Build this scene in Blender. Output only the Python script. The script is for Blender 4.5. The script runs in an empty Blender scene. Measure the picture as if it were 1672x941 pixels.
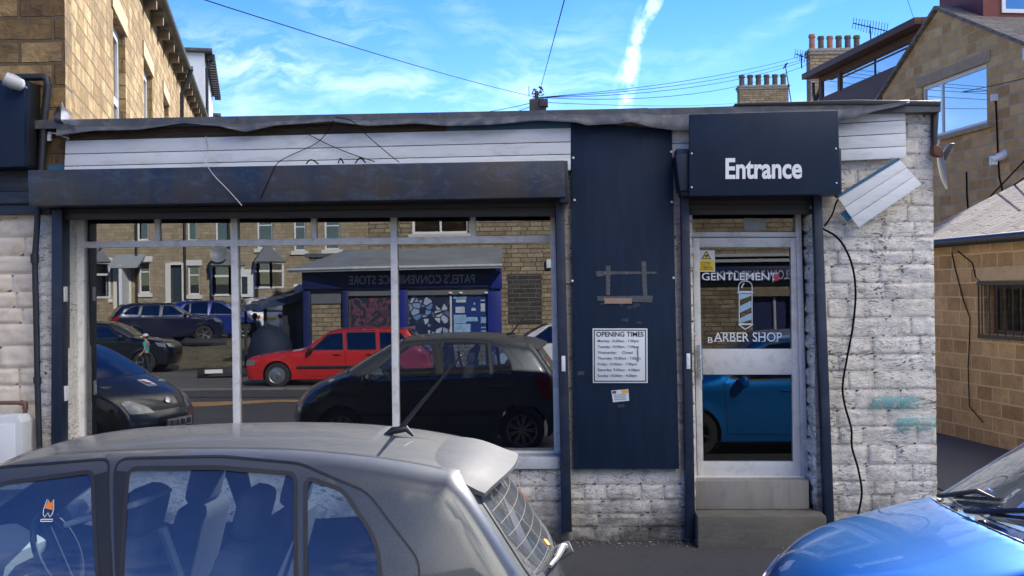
import bpy, bmesh, math, random
from mathutils import Vector, Matrix, noise
from mathutils.geometry import delaunay_2d_cdt
R = math.radians
PI = math.pi
random.seed(7)
sc = bpy.context.scene
col = sc.collection

# ------------------------------------------------------------------ camera, sky, sun, exposure
F, CX, CY = 1800.0, 836.0, 470.5            # focal length and centre in photo pixels (1672 wide)
CAM = Vector((0.0, -9.44, 2.15))
camR = (Matrix.Rotation(R(2.5), 3, 'Z') @ Matrix.Rotation(PI/2 + R(0.17), 3, 'X')
        @ Matrix.Rotation(R(-0.7), 3, 'Z'))
cd = bpy.data.cameras.new('camera')
cd.sensor_width = 36.0
cd.lens = 36.0*F/1672.0
cd.clip_start = 0.05
cd.clip_end = 2000
cam = bpy.data.objects.new('camera', cd)
cam.matrix_world = Matrix.Translation(CAM) @ camR.to_4x4()
col.objects.link(cam)
sc.camera = cam
sc.view_settings.view_transform = 'Standard'
sc.view_settings.look = 'None'
sc.view_settings.gamma = 1
sc.view_settings.use_curve_mapping = False
sc.view_settings.exposure = 2.08
sc.cycles.use_denoising = True
sc.cycles.max_bounces = 10
sc.cycles.transparent_max_bounces = 16
sc.cycles.glossy_bounces = 6
sc.cycles.caustics_reflective = False
sc.cycles.caustics_refractive = False

SUN_EL, SUN_AZ = R(30), R(27)               # azimuth from +Y (behind the shop) towards +X
w = bpy.data.worlds.new('World')
sc.world = w
w.use_nodes = True
nt = w.node_tree
nt.nodes.clear()
def wn(t, **k):
    n = nt.nodes.new(t)
    for a, v in k.items(): setattr(n, a, v)
    return n
def wl(a, b): nt.links.new(a, b)
sky = wn('ShaderNodeTexSky', sky_type='NISHITA')
sky.sun_disc = False
sky.sun_elevation = SUN_EL
sky.sun_rotation = SUN_AZ
sky.air_density = 1.0
sky.dust_density = 0.0
sky.ozone_density = 4.0
hs = wn('ShaderNodeHueSaturation')
hs.inputs['Saturation'].default_value = 1.34
hs.inputs['Hue'].default_value = 0.522
hs.inputs['Value'].default_value = .36
wl(sky.outputs[0], hs.inputs['Color'])
tc = wn('ShaderNodeTexCoord')
sp = wn('ShaderNodeSeparateXYZ')
wl(tc.outputs['Generated'], sp.inputs[0])
def wm(op, a, b=None, c=None):
    n = wn('ShaderNodeMath', operation=op)
    for i, v in enumerate((a, b, c)):
        if v is None: continue
        if isinstance(v, (int, float)): n.inputs[i].default_value = v
        else: wl(v, n.inputs[i])
    return n.outputs[0]
ay = wm('MAXIMUM', wm('ABSOLUTE', sp.outputs[1]), 0.05)
ca = wm('MULTIPLY', wm('DIVIDE', sp.outputs[0], ay), 1.4516)
ce = wm('MULTIPLY', wm('DIVIDE', sp.outputs[2], ay), 1.4516)
cmb = wn('ShaderNodeCombineXYZ')
wl(ca, cmb.inputs[0]); wl(ce, cmb.inputs[1])
nz = wn('ShaderNodeTexNoise', noise_dimensions='2D')
nz.inputs['Scale'].default_value = 9
nz.inputs['Detail'].default_value = 5
wl(cmb.outputs[0], nz.inputs['Vector'])
mixv = wn('ShaderNodeVectorMath', operation='MULTIPLY_ADD')
sub = wn('ShaderNodeVectorMath', operation='SUBTRACT')
wl(nz.outputs['Color'], sub.inputs[0]); sub.inputs[1].default_value = (.5, .5, .5)
wl(sub.outputs[0], mixv.inputs[0]); mixv.inputs[1].default_value = (.06, .045, 0); wl(cmb.outputs[0], mixv.inputs[2])
def streak(a, e, ang, lx, ly, gain, src):
    mp = wn('ShaderNodeMapping', vector_type='TEXTURE')
    mp.inputs['Location'].default_value = (a, e, 0)
    mp.inputs['Rotation'].default_value = (0, 0, ang)
    mp.inputs['Scale'].default_value = (lx, ly, 1)
    wl(src, mp.inputs['Vector'])
    g = wn('ShaderNodeTexGradient', gradient_type='SPHERICAL')
    wl(mp.outputs[0], g.inputs[0])
    return wm('MULTIPLY', g.outputs['Fac'], gain)
STREAKS = [(-.375, .30, R(-13), .25, .055, 1.5), (-.40, .245, R(-14), .17, .032, 1.1), (-.50, .33, R(-10), .2, .07, 1.0),
           (-.27, .36, R(-28), .16, .05, .95), (-.185, .268, R(-8), .10, .04, 1.1), (-.03, .30, R(25), .17, .07, .75),
           (.03, .27, R(10), .26, .045, .95), (-.13, .39, R(-55), .13, .05, .8), (.33, .36, R(25), .15, .02, .5),
           (-.9, .3, R(12), .4, .1, 1.0), (.9, .32, R(-12), .4, .1, .9), (-.45, .222, R(-4), .20, .022, 1.0),
           (.0, .8, R(20), .5, .18, .8), (-.8, .75, R(-30), .5, .2, .8), (.34, .245, R(4), .2, .02, .45)]
tot = None
for s_ in STREAKS:
    v = streak(*s_, mixv.outputs[0])
    tot = v if tot is None else wm('ADD', tot, v)
mpn = wn('ShaderNodeMapping')
mpn.inputs['Rotation'].default_value = (0, 0, R(16))
mpn.inputs['Scale'].default_value = (9, 30, 1)
wl(mixv.outputs[0], mpn.inputs[0])
nz2 = wn('ShaderNodeTexNoise', noise_dimensions='2D')
nz2.inputs['Scale'].default_value = 1.0
nz2.inputs['Detail'].default_value = 7
nz2.inputs['Roughness'].default_value = .62
nz2.inputs['Distortion'].default_value = .15
wl(mpn.outputs[0], nz2.inputs['Vector'])
wisp = wm('MULTIPLY', tot, wm('MULTIPLY', wm('SUBTRACT', nz2.outputs['Fac'], .41), 2.4))
# contrail, a puffy line across the sky
mixc = wn('ShaderNodeVectorMath', operation='MULTIPLY_ADD')
wl(sub.outputs[0], mixc.inputs[0]); mixc.inputs[1].default_value = (.022, .014, 0); wl(cmb.outputs[0], mixc.inputs[2])
c1 = wm('ADD', streak(.118, .355, R(62), .115, .010, 2.6, mixc.outputs[0]),
        streak(.093, .285, R(80), .095, .013, 2.2, mixc.outputs[0]))
c1 = wm('ADD', c1, streak(.160, .44, R(60), .10, .010, 2.2, mixc.outputs[0]))
nz3 = wn('ShaderNodeTexNoise', noise_dimensions='2D')
nz3.inputs['Scale'].default_value = 55
nz3.inputs['Detail'].default_value = 4
wl(cmb.outputs[0], nz3.inputs['Vector'])
c1 = wm('MULTIPLY', c1, wm('MULTIPLY', wm('SUBTRACT', nz3.outputs['Fac'], .30), 2.6))
cl = wm('MINIMUM', wm('ADD', wm('MULTIPLY', wm('MAXIMUM', wisp, 0), .095), wm('MULTIPLY', wm('MAXIMUM', wm('MINIMUM', c1, .95), 0), .11)), .25)
# unseen bright cloud added as fill light on the street side of the sky
nzb = wn('ShaderNodeTexNoise'); nzb.inputs['Scale'].default_value = 2.6; nzb.inputs['Detail'].default_value = 6
wl(tc.outputs['Generated'], nzb.inputs['Vector'])
def wmap(src, a, b, c=0.0, d=1.0):
    n = wn('ShaderNodeMapRange', interpolation_type='SMOOTHSTEP')
    wl(src, n.inputs[0])
    for i, v in enumerate((a, b, c, d)): n.inputs[i+1].default_value = v
    return n.outputs[0]
high = wm('MULTIPLY', wm('MULTIPLY', wm('MULTIPLY', wmap(sp.outputs[2], .28, .5), wmap(sp.outputs[0], -.02, .3)), wmap(wm('MULTIPLY', sp.outputs[1], -1.0), -.15, .25)), wmap(nzb.outputs['Fac'], .30, .55))
cl = wm('MINIMUM', wm('ADD', cl, wm('MULTIPLY', high, .9)), .95)
mixs = wn('ShaderNodeMix', data_type='RGBA')
wl(cl, mixs.inputs['Factor'])
wl(hs.outputs[0], mixs.inputs['A'])
mixs.inputs['B'].default_value = (10.4, 9.8, 8.8, 1)
bgn = wn('ShaderNodeBackground')
bgn.inputs['Strength'].default_value = 0.15
wl(mixs.outputs['Result'], bgn.inputs['Color'])
wo = wn('ShaderNodeOutputWorld')
wl(bgn.outputs[0], wo.inputs[0])

sd = bpy.data.lights.new('sun', 'SUN')
sd.energy = 2.35
sd.angle = R(0.5)
sd.color = (1.0, .95, .87)
so = bpy.data.objects.new('sun', sd)
S = Vector((math.cos(SUN_EL)*math.sin(SUN_AZ), math.cos(SUN_EL)*math.cos(SUN_AZ), math.sin(SUN_EL)))
so.rotation_euler = S.to_track_quat('Z', 'Y').to_euler()
so.location = S*60
col.objects.link(so)

# ------------------------------------------------------------------ placing by sight lines
YG = 0.26                                    # the plane of the shop's glass
def ray(px, py): return camR @ Vector(((px-CX)/F, -(py-CY)/F, -1.0))
def P(px, py, y):
    d = ray(px, py)
    return CAM + d*((y-CAM.y)/d.y)
def PM(px, py, yw):                          # a point in front of the shop seen in its glass
    q = P(px, py, 2*YG-yw)
    return Vector((q.x, yw, q.z))

# ------------------------------------------------------------------ materials
def new_mat(name):
    m = bpy.data.materials.new(name)
    m.use_nodes = True
    t = m.node_tree
    return m, t, t.nodes['Principled BSDF']
def N(t, typ, **k):
    n = t.nodes.new(typ)
    for a, v in k.items():
        if a in n.bl_rna.properties: setattr(n, a, v)
        else: n.inputs[a.replace('_', ' ')].default_value = v
    return n
def ramp(t, src, stops):
    r = N(t, 'ShaderNodeValToRGB')
    e = r.color_ramp.elements
    while len(e) < len(stops): e.new(0.5)
    for i, (p, c) in enumerate(stops):
        e[i].position = p
        e[i].color = (c, c, c, 1) if isinstance(c, (int, float)) else (*c, 1)
    t.links.new(src, r.inputs[0])
    return r.outputs[0]
def mix(t, fac, a, b, mode='MIX'):
    n = N(t, 'ShaderNodeMix', data_type='RGBA', blend_type=mode)
    for k, v in (('Factor', fac), ('A', a), ('B', b)):
        if isinstance(v, (int, float)): n.inputs[k].default_value = v
        elif isinstance(v, tuple): n.inputs[k].default_value = (*v[:3], 1)
        else: t.links.new(v, n.inputs[k])
    return n.outputs['Result']
def coords(t, kind='Object', scale=(1, 1, 1), rot=(0, 0, 0)):
    c = N(t, 'ShaderNodeTexCoord')
    m = N(t, 'ShaderNodeMapping')
    m.inputs['Scale'].default_value = scale
    m.inputs['Rotation'].default_value = rot
    t.links.new(c.outputs[kind], m.inputs[0])
    return m.outputs[0]
def noise_tex(t, vec, scale, detail=5, rough=.55, dist=0.0):
    n = N(t, 'ShaderNodeTexNoise')
    n.inputs['Scale'].default_value = scale
    n.inputs['Detail'].default_value = detail
    n.inputs['Roughness'].default_value = rough
    n.inputs['Distortion'].default_value = dist
    t.links.new(vec, n.inputs['Vector'])
    return n.outputs['Fac']
def bump(t, b, h, strength=.3, dist=.01):
    n = N(t, 'ShaderNodeBump')
    n.inputs['Strength'].default_value = strength
    n.inputs['Distance'].default_value = dist
    t.links.new(h, n.inputs['Height'])
    t.links.new(n.outputs[0], b.inputs['Normal'])
MATS = {}
def M(name, c, rough=.5, metal=0, vary=.15, scale=6, dirt=None, dirt_amt=.5, bmp=.0, spec=.5, coat=0, stretch=(1, 1, 1)):
    """plain surface with uneven tone and an optional dirt colour in blotches"""
    if name in MATS: return MATS[name]
    m, t, b = new_mat(name)
    v = coords(t, 'Object', stretch)
    f = noise_tex(t, v, scale, 6, .6)
    lo = tuple(x*(1-vary) for x in c)
    hi = tuple(min(1, x*(1+vary)) for x in c)
    cc = mix(t, ramp(t, f, [(.3, 0.0), (.7, 1.0)]), lo, hi)
    if dirt:
        g = noise_tex(t, v, scale*1.7, 8, .68, .5)
        cc = mix(t, ramp(t, g, [(.5, 0.0), (.66, dirt_amt)]), cc, dirt)
    t.links.new(cc, b.inputs['Base Color'])
    rr = N(t, 'ShaderNodeMapRange')
    t.links.new(f, rr.inputs[0])
    rr.inputs[3].default_value = max(0, rough-.08)
    rr.inputs[4].default_value = min(1, rough+.08)
    t.links.new(rr.outputs[0], b.inputs['Roughness'])
    b.inputs['Metallic'].default_value = metal
    b.inputs['Specular IOR Level'].default_value = spec
    b.inputs['Coat Weight'].default_value = coat
    b.inputs['Coat Roughness'].default_value = .05
    if bmp: bump(t, b, noise_tex(t, v, scale*4, 8, .65), bmp, .01)
    MATS[name] = m
    return m
def stone_mat(name, c1, c2, mortar, bw=.42, rh=.17, soot=.45, soot_col=(.07, .06, .05), mort=.012, bmp=.6, rough_face=14, fdark=.55):
    """coursed stone on the wall's own metres (UV)"""
    m, t, b = new_mat(name)
    uv = coords(t, 'UV')
    n0 = N(t, 'ShaderNodeTexNoise')
    n0.inputs['Scale'].default_value = 5
    t.links.new(uv, n0.inputs['Vector'])
    va = N(t, 'ShaderNodeVectorMath', operation='MULTIPLY_ADD')
    t.links.new(n0.outputs['Color'], va.inputs[0])
    va.inputs[1].default_value = (.03, .022, 0)
    t.links.new(uv, va.inputs[2])
    br = N(t, 'ShaderNodeTexBrick', offset=.43, squash=.75, squash_frequency=3)
    br.inputs['Scale'].default_value = 1
    br.inputs['Brick Width'].default_value = bw
    br.inputs['Row Height'].default_value = rh
    br.inputs['Mortar Size'].default_value = mort
    br.inputs['Mortar Smooth'].default_value = .3
    br.inputs['Bias'].default_value = 0
    br.inputs['Color1'].default_value = (0, 0, 0, 1)
    br.inputs['Color2'].default_value = (1, 1, 1, 1)
    br.inputs['Mortar'].default_value = (.5, .5, .5, 1)
    t.links.new(va.outputs[0], br.inputs['Vector'])
    sp_ = N(t, 'ShaderNodeSeparateColor')
    t.links.new(br.outputs['Color'], sp_.inputs[0])
    f1 = noise_tex(t, uv, 3.2, 6, .6)
    f2 = noise_tex(t, uv, rough_face, 8, .65, .8)
    base = mix(t, sp_.outputs[0], c1, c2)
    base = mix(t, ramp(t, f1, [(.42, 0.0), (.68, soot)]), base, soot_col)
    base = mix(t, ramp(t, f2, [(.3, fdark), (.62, 0.0)]), base, tuple(x*.45 for x in c1))
    cc = mix(t, br.outputs['Fac'], base, mortar)
    t.links.new(cc, b.inputs['Base Color'])
    b.inputs['Roughness'].default_value = .9
    b.inputs['Specular IOR Level'].default_value = .2
    hm = N(t, 'ShaderNodeMath', operation='MULTIPLY_ADD')
    t.links.new(br.outputs['Fac'], hm.inputs[0])
    hm.inputs[1].default_value = -1.2
    t.links.new(f2, hm.inputs[2])
    bump(t, b, hm.outputs[0], bmp, .03)
    MATS[name] = m
    return m
def glass_mat(name, refl, tint, rough=0.0, smear=.0, fres=.6):
    """window glass: clear, tinted, with a reflecting face; smear = dust film"""
    m, t, b = new_mat(name)
    t.nodes.remove(b)
    out = t.nodes['Material Output']
    tr = N(t, 'ShaderNodeBsdfTransparent')
    tr.inputs['Color'].default_value = (*tint, 1)
    gl = N(t, 'ShaderNodeBsdfGlossy')
    gl.inputs['Roughness'].default_value = rough
    gl.inputs['Color'].default_value = (.96, .98, 1, 1)
    lw = N(t, 'ShaderNodeLayerWeight')
    lw.inputs['Blend'].default_value = .35
    mr = N(t, 'ShaderNodeMapRange')
    t.links.new(lw.outputs['Facing'], mr.inputs[0])
    mr.inputs[3].default_value = refl
    mr.inputs[4].default_value = min(1, refl+fres)
    mx = N(t, 'ShaderNodeMixShader')
    t.links.new(mr.outputs[0], mx.inputs[0])
    t.links.new(tr.outputs[0], mx.inputs[1])
    t.links.new(gl.outputs[0], mx.inputs[2])
    last = mx.outputs[0]
    if smear:
        df = N(t, 'ShaderNodeBsdfDiffuse')
        df.inputs['Color'].default_value = (.55, .58, .6, 1)
        f = noise_tex(t, coords(t, 'Object', (1, 1, 1)), 5, 8, .7, .6)
        g = noise_tex(t, coords(t, 'Object', (1, 1, 1)), 260, 2, .5)
        f = mix(t, .35, f, g)
        m2 = N(t, 'ShaderNodeMixShader')
        t.links.new(ramp(t, f, [(.35, smear*.35), (.75, smear)]), m2.inputs[0])
        t.links.new(last, m2.inputs[1])
        t.links.new(df.outputs[0], m2.inputs[2])
        last = m2.outputs[0]
    t.links.new(last, out.inputs[0])
    MATS[name] = m
    return m
def paint_mat(name, c, metal=.0, rough=.35, dust=0.0, flake=0.0, dust_col=(.40, .36, .31)):
    """car paint; the inside of the shell is dark trim"""
    m, t, b = new_mat(name)
    v = coords(t, 'Object')
    cc = c
    if flake:
        f = noise_tex(t, v, 420, 2, .5)
        cc = mix(t, ramp(t, f, [(.35, 0.0), (.7, 1.0)]), tuple(x*(1-flake) for x in c), tuple(x*(1+flake) for x in c))
    if dust:
        ge = N(t, 'ShaderNodeNewGeometry')
        sx = N(t, 'ShaderNodeSeparateXYZ')
        t.links.new(ge.outputs['Normal'], sx.inputs[0])
        f = noise_tex(t, coords(t, 'Object', (1.0, 2.2, 1)), 7, 9, .72, .8)
        g = N(t, 'ShaderNodeMath', operation='MULTIPLY', use_clamp=True)
        up = ramp(t, sx.outputs[2], [(.55, .12), (.97, 1.0)])
        t.links.new(up, g.inputs[0])
        t.links.new(ramp(t, f, [(.25, dust*.55), (.7, dust)]), g.inputs[1])
        cc = mix(t, g.outputs[0], cc, dust_col)
        rr = N(t, 'ShaderNodeMapRange')
        t.links.new(g.outputs[0], rr.inputs[0])
        rr.inputs[3].default_value = rough
        rr.inputs[4].default_value = .75
        t.links.new(rr.outputs[0], b.inputs['Roughness'])
        cw = N(t, 'ShaderNodeMapRange')
        t.links.new(g.outputs[0], cw.inputs[0])
        cw.inputs[3].default_value = 1.0
        cw.inputs[4].default_value = .15
        t.links.new(cw.outputs[0], b.inputs['Coat Weight'])
    else:
        b.inputs['Roughness'].default_value = rough
        b.inputs['Coat Weight'].default_value = 1.0
    if isinstance(cc, tuple): b.inputs['Base Color'].default_value = (*cc, 1)
    else: t.links.new(cc, b.inputs['Base Color'])
    b.inputs['Metallic'].default_value = metal
    if dust: b.inputs['Specular IOR Level'].default_value = .25
    b.inputs['Coat Roughness'].default_value = .03
    out = t.nodes['Material Output']
    df = N(t, 'ShaderNodeBsdfDiffuse')
    df.inputs['Color'].default_value = (.05, .055, .06, 1)
    g2 = N(t, 'ShaderNodeNewGeometry')
    mx = N(t, 'ShaderNodeMixShader')
    t.links.new(g2.outputs['Backfacing'], mx.inputs[0])
    t.links.new(b.outputs[0], mx.inputs[1])
    t.links.new(df.outputs[0], mx.inputs[2])
    t.links.new(mx.outputs[0], out.inputs[0])
    MATS[name] = m
    return m

# ------------------------------------------------------------------ objects
ROOTM = {}
def tag(o, label=None, cat=None, group=None, kind=None):
    if label: o['label'] = label
    if cat: o['category'] = cat
    if group: o['group'] = group
    if kind: o['kind'] = kind
    return o
def thing(name, label, cat, loc=(0, 0, 0), rz=0.0, group=None):
    o = bpy.data.objects.new(name, None)
    o.empty_display_size = .2
    o.location = loc
    o.rotation_euler = (0, 0, rz)
    col.objects.link(o)
    ROOTM[o.name] = Matrix.Translation(Vector(loc)) @ Matrix.Rotation(rz, 4, 'Z')
    return tag(o, label, cat, group)
def root_of(o):
    while o.parent: o = o.parent
    return o
class Fr:
    """an upright working plane: t along, n out of the wall, z up"""
    def __init__(s, o, tdir, up=(0, 0, 1)):
        s.o = Vector(o)
        s.t = Vector(tdir).normalized()
        s.u = Vector(up)
        s.n = s.t.cross(s.u).normalized()
    def __call__(s, t, n, z): return s.o + s.t*t + s.n*n + s.u*z
class MB:
    def __init__(s): s.v = []; s.f = []; s.uv = {}
    def add(s, vs, fs):
        k = len(s.v)
        s.v += [Vector(x) for x in vs]
        s.f += [tuple(i+k for i in f) for f in fs]
        return s
    def hexa(s, p):
        return s.add(p, [(0, 1, 2, 3), (7, 6, 5, 4), (0, 4, 5, 1), (1, 5, 6, 2), (2, 6, 7, 3), (3, 7, 4, 0)])
    def box(s, c, size, m=None):
        x, y, z = (a/2 for a in size)
        ps = [Vector((-x, -y, -z)), Vector((x, -y, -z)), Vector((x, y, -z)), Vector((-x, y, -z)),
              Vector((-x, -y, z)), Vector((x, -y, z)), Vector((x, y, z)), Vector((-x, y, z))]
        c = Vector(c)
        ps = [c + (m @ p if m else p) for p in ps]
        return s.add(ps, [(0, 3, 2, 1), (4, 5, 6, 7), (0, 1, 5, 4), (1, 2, 6, 5), (2, 3, 7, 6), (3, 0, 4, 7)])
    def fbox(s, fr, t0, t1, n0, n1, z0, z1):
        p = [fr(t0, n1, z0), fr(t1, n1, z0), fr(t1, n0, z0), fr(t0, n0, z0), fr(t0, n1, z1), fr(t1, n1, z1), fr(t1, n0, z1), fr(t0, n0, z1)]
        return s.add(p, [(0, 3, 2, 1), (4, 5, 6, 7), (0, 1, 5, 4), (1, 2, 6, 5), (2, 3, 7, 6), (3, 0, 4, 7)])
    def prism(s, poly, ext):
        """poly: 3D points, ext: vector added to make the back face"""
        n = len(poly); e = Vector(ext)
        a = [Vector(p) for p in poly]
        b = [p+e for p in a]
        return s.add(a+b, [tuple(range(n)), tuple(range(2*n-1, n-1, -1))] + [(i, i+n, (i+1) % n+n, (i+1) % n) for i in range(n)])
    def pxprism(s, pts, yf, yb):
        """polygon sighted in the photo, set in the upright plane y=yf and made solid back to y=yb"""
        return s.prism([P(x, y, yf) for x, y in pts], (0, yb-yf, 0))
    def tube(s, pts, r, n=8, caps=True):
        pts = [Vector(p) for p in pts]
        rs = r if isinstance(r, (list, tuple)) else [r]*len(pts)
        k0 = len(s.v)
        pv = None
        for i, p in enumerate(pts):
            a = pts[max(i-1, 0)]; b = pts[min(i+1, len(pts)-1)]
            d = (b-a).normalized() if (b-a).length > 1e-9 else Vector((0, 0, 1))
            if pv is None:
                pv = d.orthogonal().normalized()
            else:
                pv = (pv - d*pv.dot(d))
                pv = pv.normalized() if pv.length > 1e-6 else d.orthogonal().normalized()
            q = d.cross(pv)
            for j in range(n):
                a_ = 2*PI*j/n
                s.v.append(p + (pv*math.cos(a_) + q*math.sin(a_))*rs[i])
        for i in range(len(pts)-1):
            for j in range(n):
                a = k0+i*n+j; b = k0+i*n+(j+1) % n
                s.f.append((a, b, b+n, a+n))
        if caps:
            s.f.append(tuple(k0+j for j in range(n-1, -1, -1)))
            s.f.append(tuple(k0+(len(pts)-1)*n+j for j in range(n)))
        return s
    def lathe(s, prof, m=Matrix.Identity(4), n=24):
        k0 = len(s.v)
        for r, h in prof:
            for j in range(n):
                a = 2*PI*j/n
                s.v.append(m @ Vector((r*math.cos(a), r*math.sin(a), h)))
        for i in range(len(prof)-1):
            for j in range(n):
                a = k0+i*n+j; b = k0+i*n+(j+1) % n
                s.f.append((a, b, b+n, a+n))
        return s
    def grid(s, fn, nu, nv):
        k0 = len(s.v)
        for j in range(nv+1):
            for i in range(nu+1):
                s.v.append(Vector(fn(i/nu, j/nv)))
        for j in range(nv):
            for i in range(nu):
                a = k0+j*(nu+1)+i
                s.f.append((a, a+1, a+nu+2, a+nu+1))
        return s
    def build(s, name, mat, parent=None, smooth=False, bevel=0, angle=40, uv=True, fix=True, weld=False, segs=2):
        me = bpy.data.meshes.new(name)
        if parent is not None:
            inv = ROOTM[root_of(parent).name].inverted()
        else: inv = Matrix.Identity(4)
        bm = bmesh.new()
        vs = [bm.verts.new(p) for p in s.v]
        for f in s.f:
            if len(set(f)) < 3: continue
            try: bm.faces.new([vs[i] for i in dict.fromkeys(f)])
            except ValueError: pass
        if weld: bmesh.ops.remove_doubles(bm, verts=bm.verts, dist=2e-4)
        if fix: bmesh.ops.recalc_face_normals(bm, faces=bm.faces)
        if bevel:
            bm.normal_update()
            es = [e for e in bm.edges if len(e.link_faces) == 2 and e.calc_face_angle(0) > R(30)]
            bmesh.ops.bevel(bm, geom=es, offset=bevel, segments=segs, profile=.6, affect='EDGES', clamp_overlap=True)
        bm.normal_update()
        if uv:
            ul = bm.loops.layers.uv.new('uv')
            for f in bm.faces:
                n = f.normal
                if abs(n.z) > .75: tt, uu = Vector((1, 0, 0)), Vector((0, 1, 0))
                else:
                    tt = Vector((0, 0, 1)).cross(n).normalized(); uu = n.cross(tt)
                for l in f.loops:
                    l[ul].uv = (l.vert.co.dot(tt), l.vert.co.dot(uu))
        if smooth or bevel:
            for f in bm.faces: f.smooth = True
            for e in bm.edges:
                if len(e.link_faces) == 2 and e.calc_face_angle(0) > R(angle): e.smooth = False
        bm.transform(inv)
        bm.to_mesh(me)
        bm.free()
        o = bpy.data.objects.new(name, me)
        if mat: me.materials.append(mat)
        col.objects.link(o)
        if parent is not None: o.parent = parent
        return o
def text_mb(body, o, tvec, uvec, out, depth=.004, bold=0.0):
    """letters fitted into the box o + tvec x uvec, raised along out"""
    cu = bpy.data.curves.new('t', 'FONT')
    cu.body = body
    cu.offset = bold
    cu.resolution_u = 4
    ob = bpy.data.objects.new('t', cu)
    col.objects.link(ob)
    bpy.context.view_layer.update()
    me = bpy.data.meshes.new_from_object(ob.evaluated_get(bpy.context.evaluated_depsgraph_get()))
    col.objects.unlink(ob)
    bpy.data.objects.remove(ob)
    xs = [v.co.x for v in me.vertices]; ys = [v.co.y for v in me.vertices]
    x0, x1, y0, y1 = min(xs), max(xs), min(ys), max(ys)
    o, tvec, uvec, out = Vector(o), Vector(tvec), Vector(uvec), Vector(out).normalized()
    mb = MB()
    base = [o + tvec*((v.co.x-x0)/(x1-x0)) + uvec*((v.co.y-y0)/max(y1-y0, 1e-6)) for v in me.vertices]
    fs = [tuple(p.vertices) for p in me.polygons]
    mb.add([b + out*depth for b in base], fs)
    cnt = {}
    for f in fs:
        for i in range(len(f)):
            e = (f[i], f[(i+1) % len(f)])
            cnt[tuple(sorted(e))] = cnt.get(tuple(sorted(e)), 0)+1
    k = len(mb.v)
    mb.v += base
    for f in fs:
        for i in range(len(f)):
            a, b = f[i], f[(i+1) % len(f)]
            if cnt[tuple(sorted((a, b)))] == 1: mb.f.append((b, a, a+k, b+k))
    bpy.data.meshes.remove(me)
    return mb
def dup(o, loc=None, rz=None, label=None, parent=None):
    c = o.copy()
    col.objects.link(c)
    if parent is not None: c.parent = parent
    if loc is not None: c.location = loc
    if rz is not None: c.rotation_euler = (0, 0, rz)
    if label: c['label'] = label
    for ch in [x for x in bpy.data.objects if x.parent == o]:
        dup(ch, parent=c)
    return c
def inside(p, poly):
    x, y = p; r = False
    j = len(poly)-1
    for i in range(len(poly)):
        xi, yi = poly[i]; xj, yj = poly[j]
        if (yi > y) != (yj > y) and x < (xj-xi)*(y-yi)/(yj-yi)+xi: r = not r
        j = i
    return r
def cdt(loops, step=None, extra=()):
    """triangulate closed loops (first = outer); returns verts, tris"""
    vs, es = [], []
    for lp in loops:
        k = len(vs); n = len(lp)
        vs += [Vector((x, y)) for x, y in lp]
        es += [(k+i, k+(i+1) % n) for i in range(n)]
    for p in extra: vs.append(Vector(p))
    if step:
        xs = [p[0] for p in loops[0]]; ys = [p[1] for p in loops[0]]
        cell = {}
        for p in vs: cell.setdefault((int(p.x//step), int(p.y//step)), []).append(p)
        y = min(ys); r = 0
        pts = []
        while y < max(ys):
            x = min(xs) + (step/2 if r % 2 else 0)
            while x < max(xs):
                if inside((x, y), loops[0]):
                    cx, cy = int(x//step), int(y//step)
                    if all((q.x-x)**2+(q.y-y)**2 > (.55*step)**2 for a in (-1, 0, 1) for b in (-1, 0, 1) for q in cell.get((cx+a, cy+b), ())):
                        pts.append(Vector((x, y)))
                x += step
            y += step*.866; r += 1
        vs += pts
    ov, oe, of, *_ = delaunay_2d_cdt(vs, es, [], 0, 1e-5)
    tris = []
    for f in of:
        c = sum((ov[i] for i in f), Vector((0, 0)))/len(f)
        if inside(c, loops[0]): tris.append((f, c))
    return ov, tris
def slab(mb, outer, holes, fr, n0, n1):
    """flat wall piece with openings: outline and holes in (t, z), solid between n0 and n1"""
    ov, tris = cdt([outer]+holes)
    ts = [f for f, c in tris if not any(inside(c, h) for h in holes)]
    mb.add([fr(p.x, n1, p.y) for p in ov], ts)
    mb.add([fr(p.x, n0, p.y) for p in ov], [tuple(reversed(f)) for f in ts])
    for lp in [outer]+holes:
        n = len(lp)
        mb.add([fr(x, n1, y) for x, y in lp]+[fr(x, n0, y) for x, y in lp], [(i, (i+1) % n, (i+1) % n+n, i+n) for i in range(n)])
    return mb
def rect(t0, z0, t1, z1): return [(t0, z0), (t1, z0), (t1, z1), (t0, z1)]
# ------------------------------------------------------------------ outlines
def round_poly(pts, r, n=4):
    out = []
    m = len(pts)
    for i in range(m):
        p = Vector(pts[i][:2]); a = Vector(pts[i-1][:2]); b = Vector(pts[(i+1) % m][:2])
        rr = pts[i][2] if len(pts[i]) > 2 else r
        da, db = (a-p), (b-p)
        k = min(rr, da.length*.45, db.length*.45)
        s, e = p+da.normalized()*k, p+db.normalized()*k
        for j in range(n+1):
            t = j/n
            q = s*(1-t)**2 + p*2*t*(1-t) + e*t*t
            out.append((q.x, q.y))
    return out
def dens(poly, step):
    out = []
    for i in range(len(poly)):
        a = Vector(poly[i]); b = Vector(poly[(i+1) % len(poly)])
        k = max(1, int((b-a).length/step))
        for j in range(k):
            q = a.lerp(b, j/k); out.append((q.x, q.y))
    return out
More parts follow.
